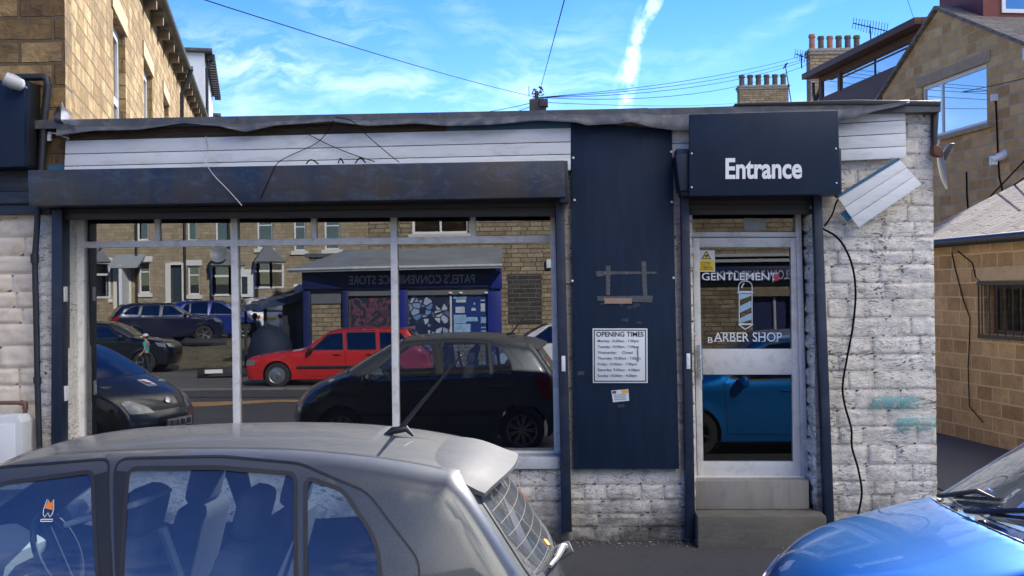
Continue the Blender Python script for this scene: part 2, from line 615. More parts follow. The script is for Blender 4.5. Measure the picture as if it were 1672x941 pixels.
# ------------------------------------------------------------------ shared materials
stone_l = stone_mat('sandstone_front', (.22, .135, .06), (.50, .345, .165), (.15, .11, .065), .52, .20, .85, (.07, .055, .045), .016, bmp=1.0, rough_face=7)
stone_s = stone_mat('sandstone_side', (.30, .19, .08), (.60, .44, .23), (.20, .145, .08), .52, .175, .75, (.15, .11, .07), bmp=1.0, rough_face=9)
stone_g = stone_mat('sandstone_gable', (.56, .32, .12), (.86, .57, .25), (.54, .43, .28), .62, .27, .22, mort=.022, fdark=.25)
stone_o = stone_mat('sandstone_outbuilding', (.36, .23, .115), (.58, .40, .215), (.52, .41, .27), .50, .20, .35, mort=.013, fdark=.35)
stone_r = stone_mat('sandstone_terrace', (.38, .30, .19), (.52, .43, .29), (.24, .20, .15), .45, .16, .3)
stone_p = stone_mat('rockfaced_stone', (.30, .23, .145), (.48, .39, .26), (.10, .08, .06), .5, .14, .4, bmp=.9, rough_face=10)
brick_dk = stone_mat('sooty_stone', (.05, .05, .05), (.10, .095, .09), (.22, .19, .14), .5, .14, .4, bmp=.9, rough_face=10)
slate = stone_mat('roof_slates', (.20, .172, .148), (.33, .288, .245), (.08, .08, .08), .42, .20, .2, (.12, .11, .1), .012, .5, 20)
slate_dk = stone_mat('dark_slates', (.09, .09, .10), (.15, .15, .16), (.04, .04, .04), .32, .24, .2, (.05, .05, .05), .012, .5, 20)
def shutter_steel():
    m, t, b = new_mat('shutter_box_steel')
    v = coords(t, 'Object')
    f = noise_tex(t, coords(t, 'Object', (1.1, 1, .35)), 2.1, 7, .62, .4)
    g = noise_tex(t, coords(t, 'Object', (1, 1, 2.2)), 5, 9, .72, 1.0)
    h = noise_tex(t, coords(t, 'Object', (14, 1, .6)), 2.0, 5, .6)
    c = mix(t, ramp(t, f, [(.36, 0.0), (.50, .5), (.64, 1.0)]), (.007, .022, .054), (.048, .041, .036))
    c = mix(t, ramp(t, g, [(.50, 0.0), (.70, .55)]), c, (.07, .12, .20))
    c = mix(t, ramp(t, h, [(.5, 0.0), (.75, .4)]), c, (.02, .022, .026))
    t.links.new(c, b.inputs['Base Color'])
    t.links.new(ramp(t, g, [(.3, .3), (.7, .55)]), b.inputs['Roughness'])
    bump(t, b, noise_tex(t, v, 3, 4, .5), .15, .02)
    return m
navy = M('navy_paint', (.009, .018, .040), .42, vary=.18, scale=3, dirt=(.05, .055, .07), dirt_amt=.35)
navy_panel = M('navy_board', (.007, .019, .043), .55, vary=.15, scale=2.2, dirt=(.02, .035, .065), dirt_amt=.3, spec=.22, bmp=.03, stretch=(6, 6, .8))
navy_sign = M('navy_sign', (.008, .019, .042), .4, vary=.2, scale=2.5, dirt=(.02, .035, .07), dirt_amt=.25, spec=.25)
steel_box = shutter_steel()
black_pl = M('black_plastic', (.012, .013, .016), .45, vary=.2)
black_pipe = M('black_pipe', (.016, .020, .028), .5, vary=.2)
white_fr = M('white_frame', (.82, .80, .76), .4, vary=.06, dirt=(.3, .28, .25), dirt_amt=.4, scale=5)
alu = M('grey_aluminium', (.66, .655, .64), .42, vary=.05, dirt=(.3, .28, .25), dirt_amt=.45, scale=4, metal=.15)
white_pl = M('white_upvc', (.75, .76, .77), .35, vary=.04)
white_bd = M('white_boards', (.78, .79, .79), .55, vary=.05, scale=3, dirt=(.40, .39, .37), dirt_amt=.4, stretch=(.6, 1, 3), bmp=.05)
rotten = M('rotten_timber', (.055, .038, .028), .8, vary=.5, scale=5, dirt=(.16, .13, .10), dirt_amt=.6, stretch=(.5, 1, 6), bmp=.4)
blue_bd = M('blue_board', (.03, .13, .24), .6, vary=.2, scale=4, dirt=(.08, .1, .1))
felt = M('roof_felt', (.075, .082, .095), .55, vary=.25, scale=5, dirt=(.20, .19, .18), dirt_amt=.5, bmp=.15)
concrete = M('concrete', (.30, .285, .26), .85, vary=.15, scale=7, dirt=(.09, .08, .065), dirt_amt=.8, bmp=.5)
silver = M('brushed_steel', (.6, .6, .6), .3, metal=1, vary=.1)
red_pl = M('red_plastic', (.5, .02, .02), .4)
wire_m = M('wire_black', (.012, .012, .014), .9, spec=.05)
wire_w = M('wire_pale', (.5, .5, .48), .5)
terra = M('terracotta', (.36, .15, .08), .8, vary=.25, scale=5, dirt=(.08, .06, .05), dirt_amt=.6)
pot_dk = M('sooty_clay', (.10, .08, .075), .8, vary=.3, scale=5)
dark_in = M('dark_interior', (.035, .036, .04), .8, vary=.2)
letters_w = M('white_lettering', (.86, .86, .86), .5, vary=.03)
glass_shop = glass_mat('shop_glass', .20, (.60, .66, .70), fres=.45, smear=.012)
glass_door = glass_mat('door_glass', .085, (.5, .56, .6), fres=.4, smear=.008)
glass_win = glass_mat('house_glass', .55, (.25, .28, .30), fres=.4)
glass_dk = glass_mat('dark_house_glass', .25, (.10, .12, .14), fres=.4)

def _unused(): pass
def paint_stone():
    m, t, b = new_mat('white_painted_stone')
    v = coords(t, 'Object')
    f0 = noise_tex(t, v, 1.1, 4, .6)
    f1 = noise_tex(t, coords(t, 'Object', (1, 1, 1.9)), 7, 9, .72, 1.3)
    f2 = noise_tex(t, coords(t, 'Object', (1, 1, 2.8)), 6.5, 8, .68, 3.2)
    f3 = noise_tex(t, v, 40, 4, .6)
    base = mix(t, ramp(t, f0, [(.35, 0.0), (.7, 1.0)]), (.76, .70, .60), (.86, .82, .75))
    base = mix(t, ramp(t, f1, [(.52, 0.0), (.72, .6)]), base, (.30, .28, .25))
    fl = N(t, 'ShaderNodeMath', operation='MULTIPLY')
    t.links.new(ramp(t, f2, [(.535, 0.0), (.585, 1.0)]), fl.inputs[0])
    t.links.new(ramp(t, noise_tex(t, v, 2.3, 5, .65), [(.40, .12), (.62, 1.0)]), fl.inputs[1])
    st_k = ramp(t, noise_tex(t, coords(t, 'Object', (5, 5, .5)), 1.6, 6, .65), [(.52, 0.0), (.75, .5)])
    base = mix(t, st_k, base, (.33, .29, .23))
    base = mix(t, fl.outputs[0], base, (.075, .068, .06))
    at = N(t, 'ShaderNodeAttribute'); at.attribute_name = 'edge'
    ed = N(t, 'ShaderNodeMath', operation='MULTIPLY'); t.links.new(at.outputs['Fac'], ed.inputs[0])
    t.links.new(ramp(t, noise_tex(t, v, 9, 6, .7, .8), [(.42, .0), (.62, .5)]), ed.inputs[1])
    base = mix(t, ed.outputs[0], base, (.10, .092, .08))
    base = mix(t, ramp(t, f3, [(.35, .15), (.6, 0.0)]), base, (.3, .28, .25))
    # splash dirt thrown up from the pavement
    s = N(t, 'ShaderNodeSeparateXYZ'); t.links.new(v, s.inputs[0])
    a = N(t, 'ShaderNodeMath', operation='MULTIPLY_ADD')
    t.links.new(noise_tex(t, v, 3.5, 8, .7), a.inputs[0]); a.inputs[1].default_value = -1.1
    t.links.new(s.outputs[2], a.inputs[2])
    base = mix(t, ramp(t, a.outputs[0], [(-.0, 0.0), (.02, 0.0)]), base, base)
    mp = N(t, 'ShaderNodeMapRange'); t.links.new(a.outputs[0], mp.inputs[0])
    mp.inputs[1].default_value = -.55; mp.inputs[2].default_value = -.05
    mp.inputs[3].default_value = .92; mp.inputs[4].default_value = 0
    base = mix(t, mp.outputs[0], base, (.045, .042, .036))
    t.links.new(base, b.inputs['Base Color'])
    b.inputs['Roughness'].default_value = .6
    b.inputs['Specular IOR Level'].default_value = .3
    bump(t, b, noise_tex(t, coords(t, 'Object', (1, 1, 1.8)), 13, 7, .6, 2.0), .5, .02)
    return m
wstone = paint_stone()
cream_stone = M('cream_painted_stone', (.76, .66, .52), .6, vary=.08, scale=4, dirt=(.45, .30, .17), dirt_amt=.45, bmp=.3)

# ------------------------------------------------------------------ ground
def sstep(a, b, x):
    x = max(0, min(1, (x-a)/(b-a)))
    return x*x*(3-2*x)
def GZ(x, y):
    if y > -1.75:
        z = 0.0 if y < 11 else .014*(y-11)
    elif y > -6.0: z = .028*(-1.75-y)
    elif y > -17.4: z = .119-.396*sstep(-6, -17.4, y)
    else: z = -.277-.008*(-17.4-max(y, -26))
    if y < -25.4:
        bank = sstep(-7.5, -10.5, x)
        z += bank*.68*sstep(-25.5, -36.3, y)
    return z
def sheet(name, xs, ys, off, mat, kind='structure', jit=0):
    mb = MB()
    for y in ys:
        for x in xs: mb.v.append(Vector((x, y, GZ(x, y)+off+(jit*(noise.noise(Vector((x*1.7, y*1.7, 3)))) if jit else 0))))
    n = len(xs)
    for j in range(len(ys)-1):
        for i in range(n-1):
            a = j*n+i; mb.f.append((a, a+1, a+n+1, a+n))
    o = mb.build(name, mat, smooth=True, angle=60)
    return tag(o, kind=kind)
def lin(a, b, n): return [a+(b-a)*i/n for i in range(n+1)]
def asphalt_mat(name, c, patch, sc_=1.0):
    m, t, b = new_mat(name)
    v = coords(t, 'Object')
    f = noise_tex(t, v, .35*sc_, 5, .6); g = noise_tex(t, v, 90, 3, .6); h = noise_tex(t, v, 4, 8, .7, 1)
    cc = mix(t, ramp(t, f, [(.35, 0.0), (.65, 1.0)]), c, patch)
    cc = mix(t, ramp(t, g, [(.35, .5), (.65, 0.0)]), cc, tuple(x*.45 for x in c))
    cc = mix(t, ramp(t, g, [(.66, 0.0), (.74, .5)]), cc, (.22, .21, .2))
    cc = mix(t, ramp(t, h, [(.56, 0.0), (.66, .45)]), cc, tuple(x*.5 for x in c))
    t.links.new(cc, b.inputs['Base Color'])
    b.inputs['Roughness'].default_value = .82
    bump(t, b, g, .35, .006)
    return m
asph = asphalt_mat('asphalt', (.062, .062, .064), (.09, .088, .086))
asph_p = asphalt_mat('pavement_asphalt', (.055, .055, .058), (.075, .073, .072), 2)
earth = M('bare_earth', (.13, .105, .065), .95, vary=.4, scale=1.2, dirt=(.06, .08, .025), dirt_amt=.8, bmp=.5)
xs_f = [-700, -200, -90, -55] + lin(-42, 42, 56) + [55, 90, 200, 700]
ys_f = [-700, -250, -120, -70] + lin(-60, -27, 24) + lin(-26, -17.6, 8) + [-17.401, -17.399] + lin(-16, -2.2, 14) + [-1.7501, -1.7499] + lin(-1, 8, 9) + lin(10, 60, 12) + [120, 300, 700]
sheet('ground', xs_f, ys_f, -.02, M('far_ground', (.11, .105, .09), .95, vary=.3, scale=.4, bmp=.3))
sheet('road', lin(-40, 40, 40), [-26.4]+lin(-25.4, -17.6, 6)+[-17.401, -17.399]+lin(-16, -1.7502, 15), 0, asph)
sheet('pavement', lin(-30, 6.2, 20), [-1.7498, -1.2, -.6, 0.02], 0.004, asph_p)
sheet('alley', lin(4.0, 12, 6), lin(-1.7, 36, 28), 0.0, asph_p)
tag(MB().fbox(Fr((0, 0, 0), (1, 0, 0)), -30, 6.2, 1.74, 1.86, -.3, .012).build('kerb', concrete, bevel=.012), kind='structure')
sheet('concrete_apron', lin(4.3, 6.6, 3), lin(-1.6, 1.5, 3), .008, M('pale_concrete', (.40, .37, .33), .85, vary=.12, scale=5, dirt=(.22, .2, .17), bmp=.2))
# dirt washed into the foot of the shop wall
rg = random.Random(3)
mb = MB()
for i in range(300):
    x = rg.uniform(.1, 4.9); y = -.02-abs(rg.gauss(0, .12)); s = rg.uniform(.004, .013)
    mb.box((x, y, .006+s*.3), (s*2, s*1.4, s), Matrix.Rotation(rg.uniform(0, 3), 3, 'Z') @ Matrix.Rotation(rg.uniform(-.5, .5), 3, 'X'))
tag(mb.build('gravel', M('gutter_grit', (.17, .15, .12), .9, vary=.5, scale=30)), 'loose grit and crumbs of mortar along the foot of the wall', 'grit', kind='stuff')

# ------------------------------------------------------------------ the barber shop
FW = Fr((0, 0, 0), (1, 0, 0))                # front wall plane, n towards the street
def X(px, py, y=0.0): return P(px, py, y).x
def Zp(px, py, y=0.0): return P(px, py, y).z
shop = thing('barber_shop', 'single storey barber shop of white painted stone with navy shutters and torn felt edge', 'shop', (.3, 0, 0))
xl, xr = X(62, 600), X(1531, 700)
ztop = Zp(1500, 178)
dl, dr = X(1133, 600), X(1330, 600)
wl_, wr_ = X(131, 600, .26), X(913, 600)
wzb, wzt = Zp(860, 762), Zp(700, 330)
dzt = Zp(1220, 335)
slab(mb := MB(), rect(xl, -.3, xr-.03, ztop-.05), [rect(wl_, wzb, wr_, wzt), rect(dl, -.25, dr, dzt)], FW, -.36, -.022)
EDGE = set()
def edge_attr(o):
    off = ROOTM[o.parent.name].translation
    a = o.data.attributes.new('edge', 'FLOAT', 'POINT')
    for v in o.data.vertices:
        p = v.co+off
        a.data[v.index].value = 1.0 if (round(p.x, 4), round(p.y, 4), round(p.z, 4)) in EDGE else 0.0
def stones(mb, fr, t0, t1, z0, z1, seed, course=.142, lens=(.16, .46), depth=.011, nu=10, nv=7, base=-.022, holes=()):
    rg = random.Random(seed)
    z = z0; row = 0
    while z < z1-.03:
        h = course*rg.uniform(.8, 1.2)
        if z+h > z1-.04: h = z1-z
        t = t0-(rg.uniform(0, .2) if row % 2 else 0)
        while t < t1-.02:
            l = rg.uniform(*lens)
            if t+l > t1-.1: l = t1-t
            a, b = max(t, t0), min(t+l, t1)
            if b-a > .02 and not any(a < q[2]-.01 and b > q[0]+.01 and z < q[3]-.01 and z+h > q[1]+.01 for q in holes):
                g = .004
                o1, o2 = rg.uniform(0, 99), rg.uniform(.7, 1.25)
                tilt = rg.uniform(-.006, .006); tl2 = rg.uniform(-.008, .008)
                def fn(u, v, a=a, b=b, z=z, h=h, o1=o1, o2=o2, tilt=tilt, tl2=tl2):
                    uu = a+g+(b-a-2*g)*u; vv = z+g+(h-2*g)*v
                    e = min(u, 1-u)*(b-a); e2 = min(v, 1-v)*h
                    k = min(1, e/.022)*min(1, e2/.020)
                    k = math.sqrt(max(k, 0))
                    nn = noise.fractal(Vector((uu*7+o1, vv*11, o1)), .8, 2.1, 4)
                    n2 = noise.noise(Vector((uu*22+o1, vv*30, o1)))
                    wob = noise.noise(Vector((uu*9, vv*9, o1)))*.006
                    return fr(uu+wob*(1-k), base + k*(depth*o2*(.75+.5*nn)+.007*n2 + tilt*(u-.5)*2+tl2*(v-.5)*2), vv+wob*(1-k))
                k0 = len(mb.v); mb.grid(fn, nu, nv)
                for jj in range(nv+1):
                    for ii in range(nu+1):
                        if ii in (0, nu) or jj in (0, nv): EDGE.add((round(mb.v[k0+jj*(nu+1)+ii].x, 4), round(mb.v[k0+jj*(nu+1)+ii].y, 4), round(mb.v[k0+jj*(nu+1)+ii].z, 4)))
            t += l
        z += h; row += 1
    return mb
stones(mb, FW, X(905, 700), X(1136, 700), -.02, Zp(1000, 335), 11, holes=[(wl_, wzb, wr_, wzt), (dl, -1, dr, dzt)])
stones(mb, FW, X(1326, 700), xr, -.02, ztop-.03, 12, nu=11, nv=8, holes=[(dl, -1, dr-.02, dzt)])
stones(mb, FW, xl, X(100, 600), -.02, Zp(75, 340), 13)
stones(mb, FW, X(620, 700), X(914, 700), -.02, wzb-.03, 14)
stones(mb, Fr((dr, -.02, 0), (0, -1, 0)), -.30, 0, .28, dzt, 15, lens=(.14, .25), base=0, depth=.03)   # right cheek of the doorway
# right flank and back, so the building is a body
mb.fbox(FW, xr-.33, xr-.035, -6.5, -.37, -.3, ztop-.06)
mb.fbox(FW, xl, xr-.34, -6.5, -6.2, -.3, ztop-.06)
wall = mb.build('wall', wstone, shop, smooth=True, angle=75)
edge_attr(wall)
# turquoise paint left on a few stones
tq = M('turquoise_paint', (.12, .36, .36), .6, vary=.3, scale=12)
def tq_mat():
    m, t, b = new_mat('flaking_turquoise')
    b.inputs['Base Color'].default_value = (.10, .36, .37, 1)
    f = noise_tex(t, coords(t, 'Object', (1, 1, 2)), 9, 8, .7, 1.2)
    b.inputs['Roughness'].default_value = .6
    tr = N(t, 'ShaderNodeBsdfTransparent')
    mx = N(t, 'ShaderNodeMixShader')
    t.links.new(ramp(t, f, [(.40, 0.0), (.52, .8)]), mx.inputs[0])
    t.links.new(tr.outputs[0], mx.inputs[1]); t.links.new(b.outputs[0], mx.inputs[2])
    t.links.new(mx.outputs[0], t.nodes['Material Output'].inputs[0])
    return m
mb = MB()
for (x0, y0, x1, y1) in ((1424, 648, 1500, 668), (1464, 683, 1529, 703)):
    a, b = P(x0, y0, -.026), P(x1, y1, -.026)
    mb.grid(lambda u, v: Vector((a.x+(b.x-a.x)*u, -.024-.010*min(1, 6*min(u, 1-u))*min(1, 4*min(v, 1-v)), a.z+(b.z-a.z)*v)), 12, 5)
mb.build('old_paint', tq_mat(), shop, smooth=True)
# roof and interior
zr0 = Zp(1495, 164)
MB().fbox(FW, xl-.02, xr+.02, -6.6, .12, ztop-.045, ztop+.03).build('roof', felt, shop)
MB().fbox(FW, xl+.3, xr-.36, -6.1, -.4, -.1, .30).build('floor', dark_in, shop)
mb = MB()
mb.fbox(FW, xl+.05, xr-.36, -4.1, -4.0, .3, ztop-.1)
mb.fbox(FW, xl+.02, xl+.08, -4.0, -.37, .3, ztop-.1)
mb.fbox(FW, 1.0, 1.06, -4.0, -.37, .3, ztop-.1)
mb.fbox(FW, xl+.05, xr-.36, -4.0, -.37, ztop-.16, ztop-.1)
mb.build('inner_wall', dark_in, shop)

# roof edge: rotten fascia, blue board, white cladding, hanging felt
mb = MB().pxprism([(112, 205), (735, 188), (735, 222), (112, 232)], -.045, -.0)
mb.build('rotten_fascia', rotten, shop)
mb = MB().pxprism([(729, 195), (934, 188), (934, 213), (729, 219)], -.05, -.0)
mb.build('blue_fascia', blue_bd, shop)
MB().pxprism([(78, 270), (107, 268), (107, 277), (78, 279)], -.03, .0).build('blue_offcut', blue_bd, shop)
def lerp(a, b, t): return a+(b-a)*t
def boards(name, q, rows, y, mat=white_bd, gap=1.2):
    """q: corners tl tr br bl in photo pixels; one mesh of lapped boards"""
    mb = MB()
    tl, tr, br, bl = q
    for i in range(len(rows)-1):
        a, b = rows[i], rows[i+1]
        p = [(lerp(tl[0], bl[0], a), lerp(tl[1], bl[1], a)+gap), (lerp(tr[0], br[0], a), lerp(tr[1], br[1], a)+gap),
             (lerp(tr[0], br[0], b), lerp(tr[1], br[1], b)), (lerp(tl[0], bl[0], b), lerp(tl[1], bl[1], b))]
        v = [P(x, yy, y) for x, yy in p]
        mb.prism(v, (0, .022, 0))
    return mb
b1 = boards('', [(107, 229), (932, 208), (932, 278), (104, 297)], [0, .33, .62, 1], -.06)
b1.build('white_cladding', white_bd, shop, bevel=.003)
b2 = boards('', [(1097, 210), (1130, 209), (1130, 262), (1097, 263)], [0, .45, 1], -.045)
b2.build('white_cladding', white_bd, shop, bevel=.003)
b3 = boards('', [(1364, 183), (1478, 176), (1480, 258), (1366, 263)], [0, .24, .5, .76, 1], -.06)
b3.build('white_cladding', white_bd, shop, bevel=.003)
# felt
top = [(92, 205), (200, 203), (400, 198), (545, 190), (560, 193), (612, 192), (800, 186), (1058, 178), (1120, 176), (1250, 172), (1350, 170), (1420, 168), (1485, 163)]
bot = [(92, 222), (150, 214), (230, 212), (300, 201), (360, 207), (400, 216), (450, 205), (545, 199), (600, 206), (680, 202), (729, 206), (800, 204), (880, 197), (940, 200),
       (960, 205), (1010, 202), (1030, 199), (1060, 207), (1100, 213), (1140, 212), (1250, 203), (1330, 196), (1372, 198), (1430, 182), (1485, 170)]
def pl(pts, x):
    for (x0, y0), (x1, y1) in zip(pts, pts[1:]):
        if x <= x1: return y0+(y1-y0)*max(0, (x-x0))/(x1-x0)
    return pts[-1][1]
def feltfn(u, v):
    px = 92+(1485-92)*u
    n1 = noise.noise(Vector((px*.018, 1, 0))); n2 = noise.noise(Vector((px*.05, 5, 0)))
    yt = pl(top, px); yb = pl(bot, px)
    y = -.06-.12*math.sin(v*PI*.55) - v*(.035*n1+.03*n2)
    return P(px, lerp(yt, yb, v)+.6*n2*(1-v), y)
mb = MB().grid(feltfn, 220, 8)
mb.grid(lambda u, v: P(92+(1485-92)*u, pl(top, 92+(1485-92)*u), -.06) + Vector((0, v*.5, v*.0-.002*v)), 110, 2)
fo = mb.build('roof_felt', felt, shop, smooth=True, angle=60, fix=False, weld=True)
# second layer of roofing seen as dark strips along the edge
mb = MB().pxprism([(612, 190), (1058, 176), (1059, 179), (613, 194)], -.10, .3)
mb.pxprism([(1200, 169), (1400, 163), (1537, 165), (1536, 173), (1400, 171), (1200, 173)], -.13, .4)
mb.pxprism([(1400, 168), (1537, 163), (1534, 176), (1480, 178), (1400, 174)], -.09, .3)
mb.build('roof_trim', black_pl, shop, bevel=.006)
# curled flap of membrane at the left end, pale inside
def leaf(pts, bend, name, mat):
    # a curled scrap of roofing: outline sighted in the photo, bellied towards the street
    c_ = (sum(x for x, y in pts)/len(pts), sum(y for x, y in pts)/len(pts))
    ed = dens(round_poly(pts, 3, 3), 4)
    ov, tr_ = cdt([ed], 4)
    f = lambda p, o: P(p.x, p.y, -.13+bend*((p.x-c_[0])/14)**2+.03*math.sin(p.y*.25)+o)
    mb = MB(); n = len(ov)
    mb.add([f(p, 0) for p in ov]+[f(p, .012) for p in ov], [t for t, c in tr_]+[tuple(n+q for q in reversed(t)) for t, c in tr_])
    mb.build(name, mat, shop, smooth=True)
leaf([(101, 166), (106, 176), (114, 191), (130, 203), (108, 206), (99, 196)], -.05, 'curled_membrane', M('pale_membrane', (.72, .73, .74), .5, vary=.1))
leaf([(86, 186), (97, 171), (100, 195), (112, 206), (105, 224), (93, 213)], .05, 'curled_membrane', felt)

# roller shutters: box, slats, guides
def slats(mb, q, n, y, d=.02):
    tl, tr, br, bl = q
    for i in range(n):
        a, b = i/n, (i+1)/n
        A = [P(lerp(tl[0], bl[0], k), lerp(tl[1], bl[1], k), y) for k in (a, b)]
        B = [P(lerp(tr[0], br[0], k), lerp(tr[1], br[1], k), y) for k in (a, b)]
        mb.prism([A[0]+Vector((0, .012, 0)), B[0]+Vector((0, .012, 0)), (B[0]+B[1])/2+Vector((0, -d*.5, 0)), B[1]+Vector((0, .008, 0)), A[1]+Vector((0, .008, 0)), (A[0]+A[1])/2+Vector((0, -d*.5, 0))], (0, .02, 0))
    return mb
MB().pxprism([(45, 278), (922, 262), (923, 322), (47, 337)], -.33, -.03).build('shutter_box', steel_box, shop, bevel=.008)
MB().pxprism([(912, 263), (927, 262.5), (929, 330), (914, 331)], -.27, -.02).build('shutter_box_end', navy, shop, bevel=.006)
mb = slats(MB(), [(96, 334), (915, 322), (915, 346), (96, 356)], 3, -.035)
mb.pxprism([(96, 348), (914, 341), (914, 353), (96, 359)], -.05, -.01)
mb.build('roller_shutter', M('shutter_slats', (.018, .017, .018), .5, vary=.3, dirt=(.07, .055, .045), dirt_amt=.5, stretch=(.4, 1, 6)), shop, bevel=.003)
def guide(q, yf=-.10, yb=.22):
    mb = MB().pxprism(q, yf, yb)
    o = mb.build('shutter_guide', navy, shop, bevel=.006)
    return o
g1 = guide([(84, 342), (101, 342), (101, 780), (83, 780)], yb=.06)
g2 = guide([(907, 322), (921, 321), (934, 869), (917, 870)])
g3 = guide([(1112, 306), (1125, 306), (1136, 880), (1121, 880)], yb=.10)
g4 = guide([(1328, 318), (1342, 318), (1363, 860), (1348, 860)], yb=.0)
def lock(px, py, y, w=.032, h=.13):
    c = P(px, py, y)
    mb = MB().box(c, (w, .012, h))
    mb.box(c+Vector((0, -.008, .03)), (.012, .006, .012)); mb.box(c+Vector((0, -.008, -.03)), (.012, .006, .012))
    mb.build('lock_plate', white_pl, shop, bevel=.003)
lock(920, 594, -.107); lock(1124, 590, -.107)
MB().box((wl_+.004, -.03, Zp(150, 480, .1)), (.012, .07, .13)).build('lock_plate', white_pl, shop, bevel=.003)
MB().box((wl_+.004, -.03, Zp(150, 640, .1)), (.012, .07, .13)).build('lock_plate', white_pl, shop, bevel=.003)
# left jamb board of the window (navy return seen again in the glass)

# shop window
win = MB()
def bar(mb, q, yf=.225, yb=.295): return mb.pxprism(q, yf, yb)
bar(win, [(118, 340), (137, 340), (137, 770), (118, 770)])
bar(win, [(898, 335), (906, 335), (915, 752), (905, 752)])
bar(win, [(134, 395), (900, 384), (900, 396), (134, 405)])
bar(win, [(120, 737), (912, 737), (913, 752), (120, 752)], .21)
for a, b in (((376, 345), (381, 745)), ((637, 343), (641, 745))):
    bar(win, [a, (a[0]+11, a[1]), (b[0]+11, b[1]), b], .215)
for x, yt in ((251, 350), (507, 347), (767, 344)):
    bar(win, [(x, yt), (x+9, yt), (x+10, 396-(x-134)*.0144), (x+1, 396-(x-134)*.0144)], .232)
wf = win.build('window', white_fr, shop, bevel=.004)
MB().pxprism([(108, 747), (918, 747), (919, 766), (108, 766)], -.03, .26).build('sill', M('sill_paint', (.5, .52, .54), .5, vary=.1, dirt=(.25, .24, .22)), wf, bevel=.006)
def pane(x0, y0, x1, y1, y=YG, parent=wf, mat=glass_shop):
    a = P(x0, y0, y); b = P(x1, y0, y); c = P(x1, y1, y); d = P(x0, y1, y)
    return MB().add([d, c, b, a], [(0, 1, 2, 3)]).build('pane', mat, parent, fix=False)
for x0, x1 in ((132, 381), (382, 643), (644, 905)): pane(x0, 400-(x0-134)*.0144, x1, 745)
for x0, x1 in ((132, 256), (257, 381), (382, 512), (513, 642), (643, 772), (773, 902)): pane(x0, 340, x1, 398-(x0-134)*.0144)
# bits standing inside on the sill
bt = M('pale_blue_plastic', (.25, .42, .6), .4)
for k, (px, lab, h) in enumerate(((172, 'pale blue spray bottle on the inside sill nearest the corner', .17), (194, 'pale blue spray bottle with upright trigger on the inside sill', .21))):
    p = P(px, 735, .50)
    t_ = thing('spray_bottle', lab, 'bottle', (p.x, .50, p.z-.1))
    MB().lathe([(0, 0), (.04, 0), (.042, .02), (.042, h*.6), (.015, h*.8), (.015, h)], Matrix.Translation((p.x, .50, p.z-.1)), 14).build('bottle', bt, t_, smooth=True)
    MB().box((p.x-.02, .50, p.z-.1+h+.015), (.09, .025, .035)).build('trigger', white_pl, t_, bevel=.006)
MB().fbox(FW, wl_+.02, wr_-.02, -.62, -.32, wzb-.06, Zp(172, 735, .50)-.102).build('inner_sill', dark_in, shop)

# door
door = MB()
D0 = .225
bar(door, [(1131, 388), (1142, 388), (1149, 779), (1139, 779)], D0, .285)
bar(door, [(1291, 388), (1303, 388), (1309, 779), (1295, 779)], D0, .285)
bar(door, [(1138, 388), (1294, 388), (1295, 404), (1139, 404)], D0+.001, .285)
bar(door, [(1142, 570), (1296, 570), (1297, 612), (1143, 612)], D0+.001, .285)
bar(door, [(1145, 754), (1298, 754), (1299, 779), (1146, 779)], D0+.001, .285)
do = door.build('door', alu, shop, bevel=.004)
fr_ = MB()
bar(fr_, [(1121, 345), (1129, 345), (1138, 784), (1130, 784)], .2, .31)
bar(fr_, [(1299, 345), (1308, 345), (1320, 784), (1310, 784)], .2, .31)
bar(fr_, [(1126, 379), (1304, 379), (1304, 387), (1127, 387)], .202, .31)
bar(fr_, [(1134, 778.5), (1314, 778.5), (1315, 786), (1135, 786)], .16, .31)
dfr = fr_.build('door_frame', alu, shop, bevel=.004)
pane(1140, 402, 1293, 572, YG, do, glass_door); pane(1144, 610, 1297, 756, YG, do, glass_door)
pane(1127, 340, 1300, 381, YG, dfr, glass_door)
hc = P(1142, 563, .15); hc2 = P(1144, 620, .15)
mb = MB().tube([hc, hc2], .024, 14)
for k in (.15, .85): 
    p = hc.lerp(hc2, k); mb.tube([p, p+Vector((0, .08, 0))], .01, 8)
mb.build('handle', silver, do, smooth=True)
p = P(1135, 545, D0-.004); MB().lathe([(0, .004), (.014, .004), (.017, 0), (.017, -.01)], Matrix.Translation(p) @ Matrix.Rotation(R(90), 4, 'X'), 16).build('lock', silver, do, smooth=True)
# lettering stuck on the glass of the door
yd = YG-.004
def dtext(body, x0, x1, yb, yt, mat=letters_w, y=yd, parent=None, bold=0.0, name='lettering', depth=.002):
    a = P(x0, yb, y); b = P(x1, yb, y); c = P(x0, yt, y)
    return text_mb(body, a, b-a, Vector((0, 0, c.z-a.z)), (0, -1, 0), depth, bold).build(name, mat, parent, uv=False)
pale = M('pale_vinyl', (.80, .84, .88), .5, vary=.1, scale=25)
dtext("GENTLEMEN'S", 1146, 1270, 458, 445, pale, parent=do, bold=.012)
mb = MB()
def serif_text(body, x0, x1, yb, yt):
    a = P(x0, yb, yd); b = P(x1, yb, yd); c = P(x0, yt, yd)
    return text_mb(body, a, b-a, Vector((0, 0, c.z-a.z)), (0, -1, 0), .002, .004)
m1 = serif_text("ARBER SHOP", 1166, 1277, 558, 543)
for k in range(10):
    pass
m2 = serif_text("B", 1156, 1164, 560, 551)
m1.add(m2.v, m2.f)
# serifs: short feet under and over the upright strokes
for px in (1168, 1174, 1178, 1189, 1199, 1209, 1213.5, 1239, 1245.5, 1267):
    for yy in (557.6, 543.6):
        if yy < 550 and px in (1168, 1174): continue
        p = P(px, yy, yd-.0015); m1.box(p, (.022, .0025, .0045))
m1.build('lettering', pale, do, uv=False)
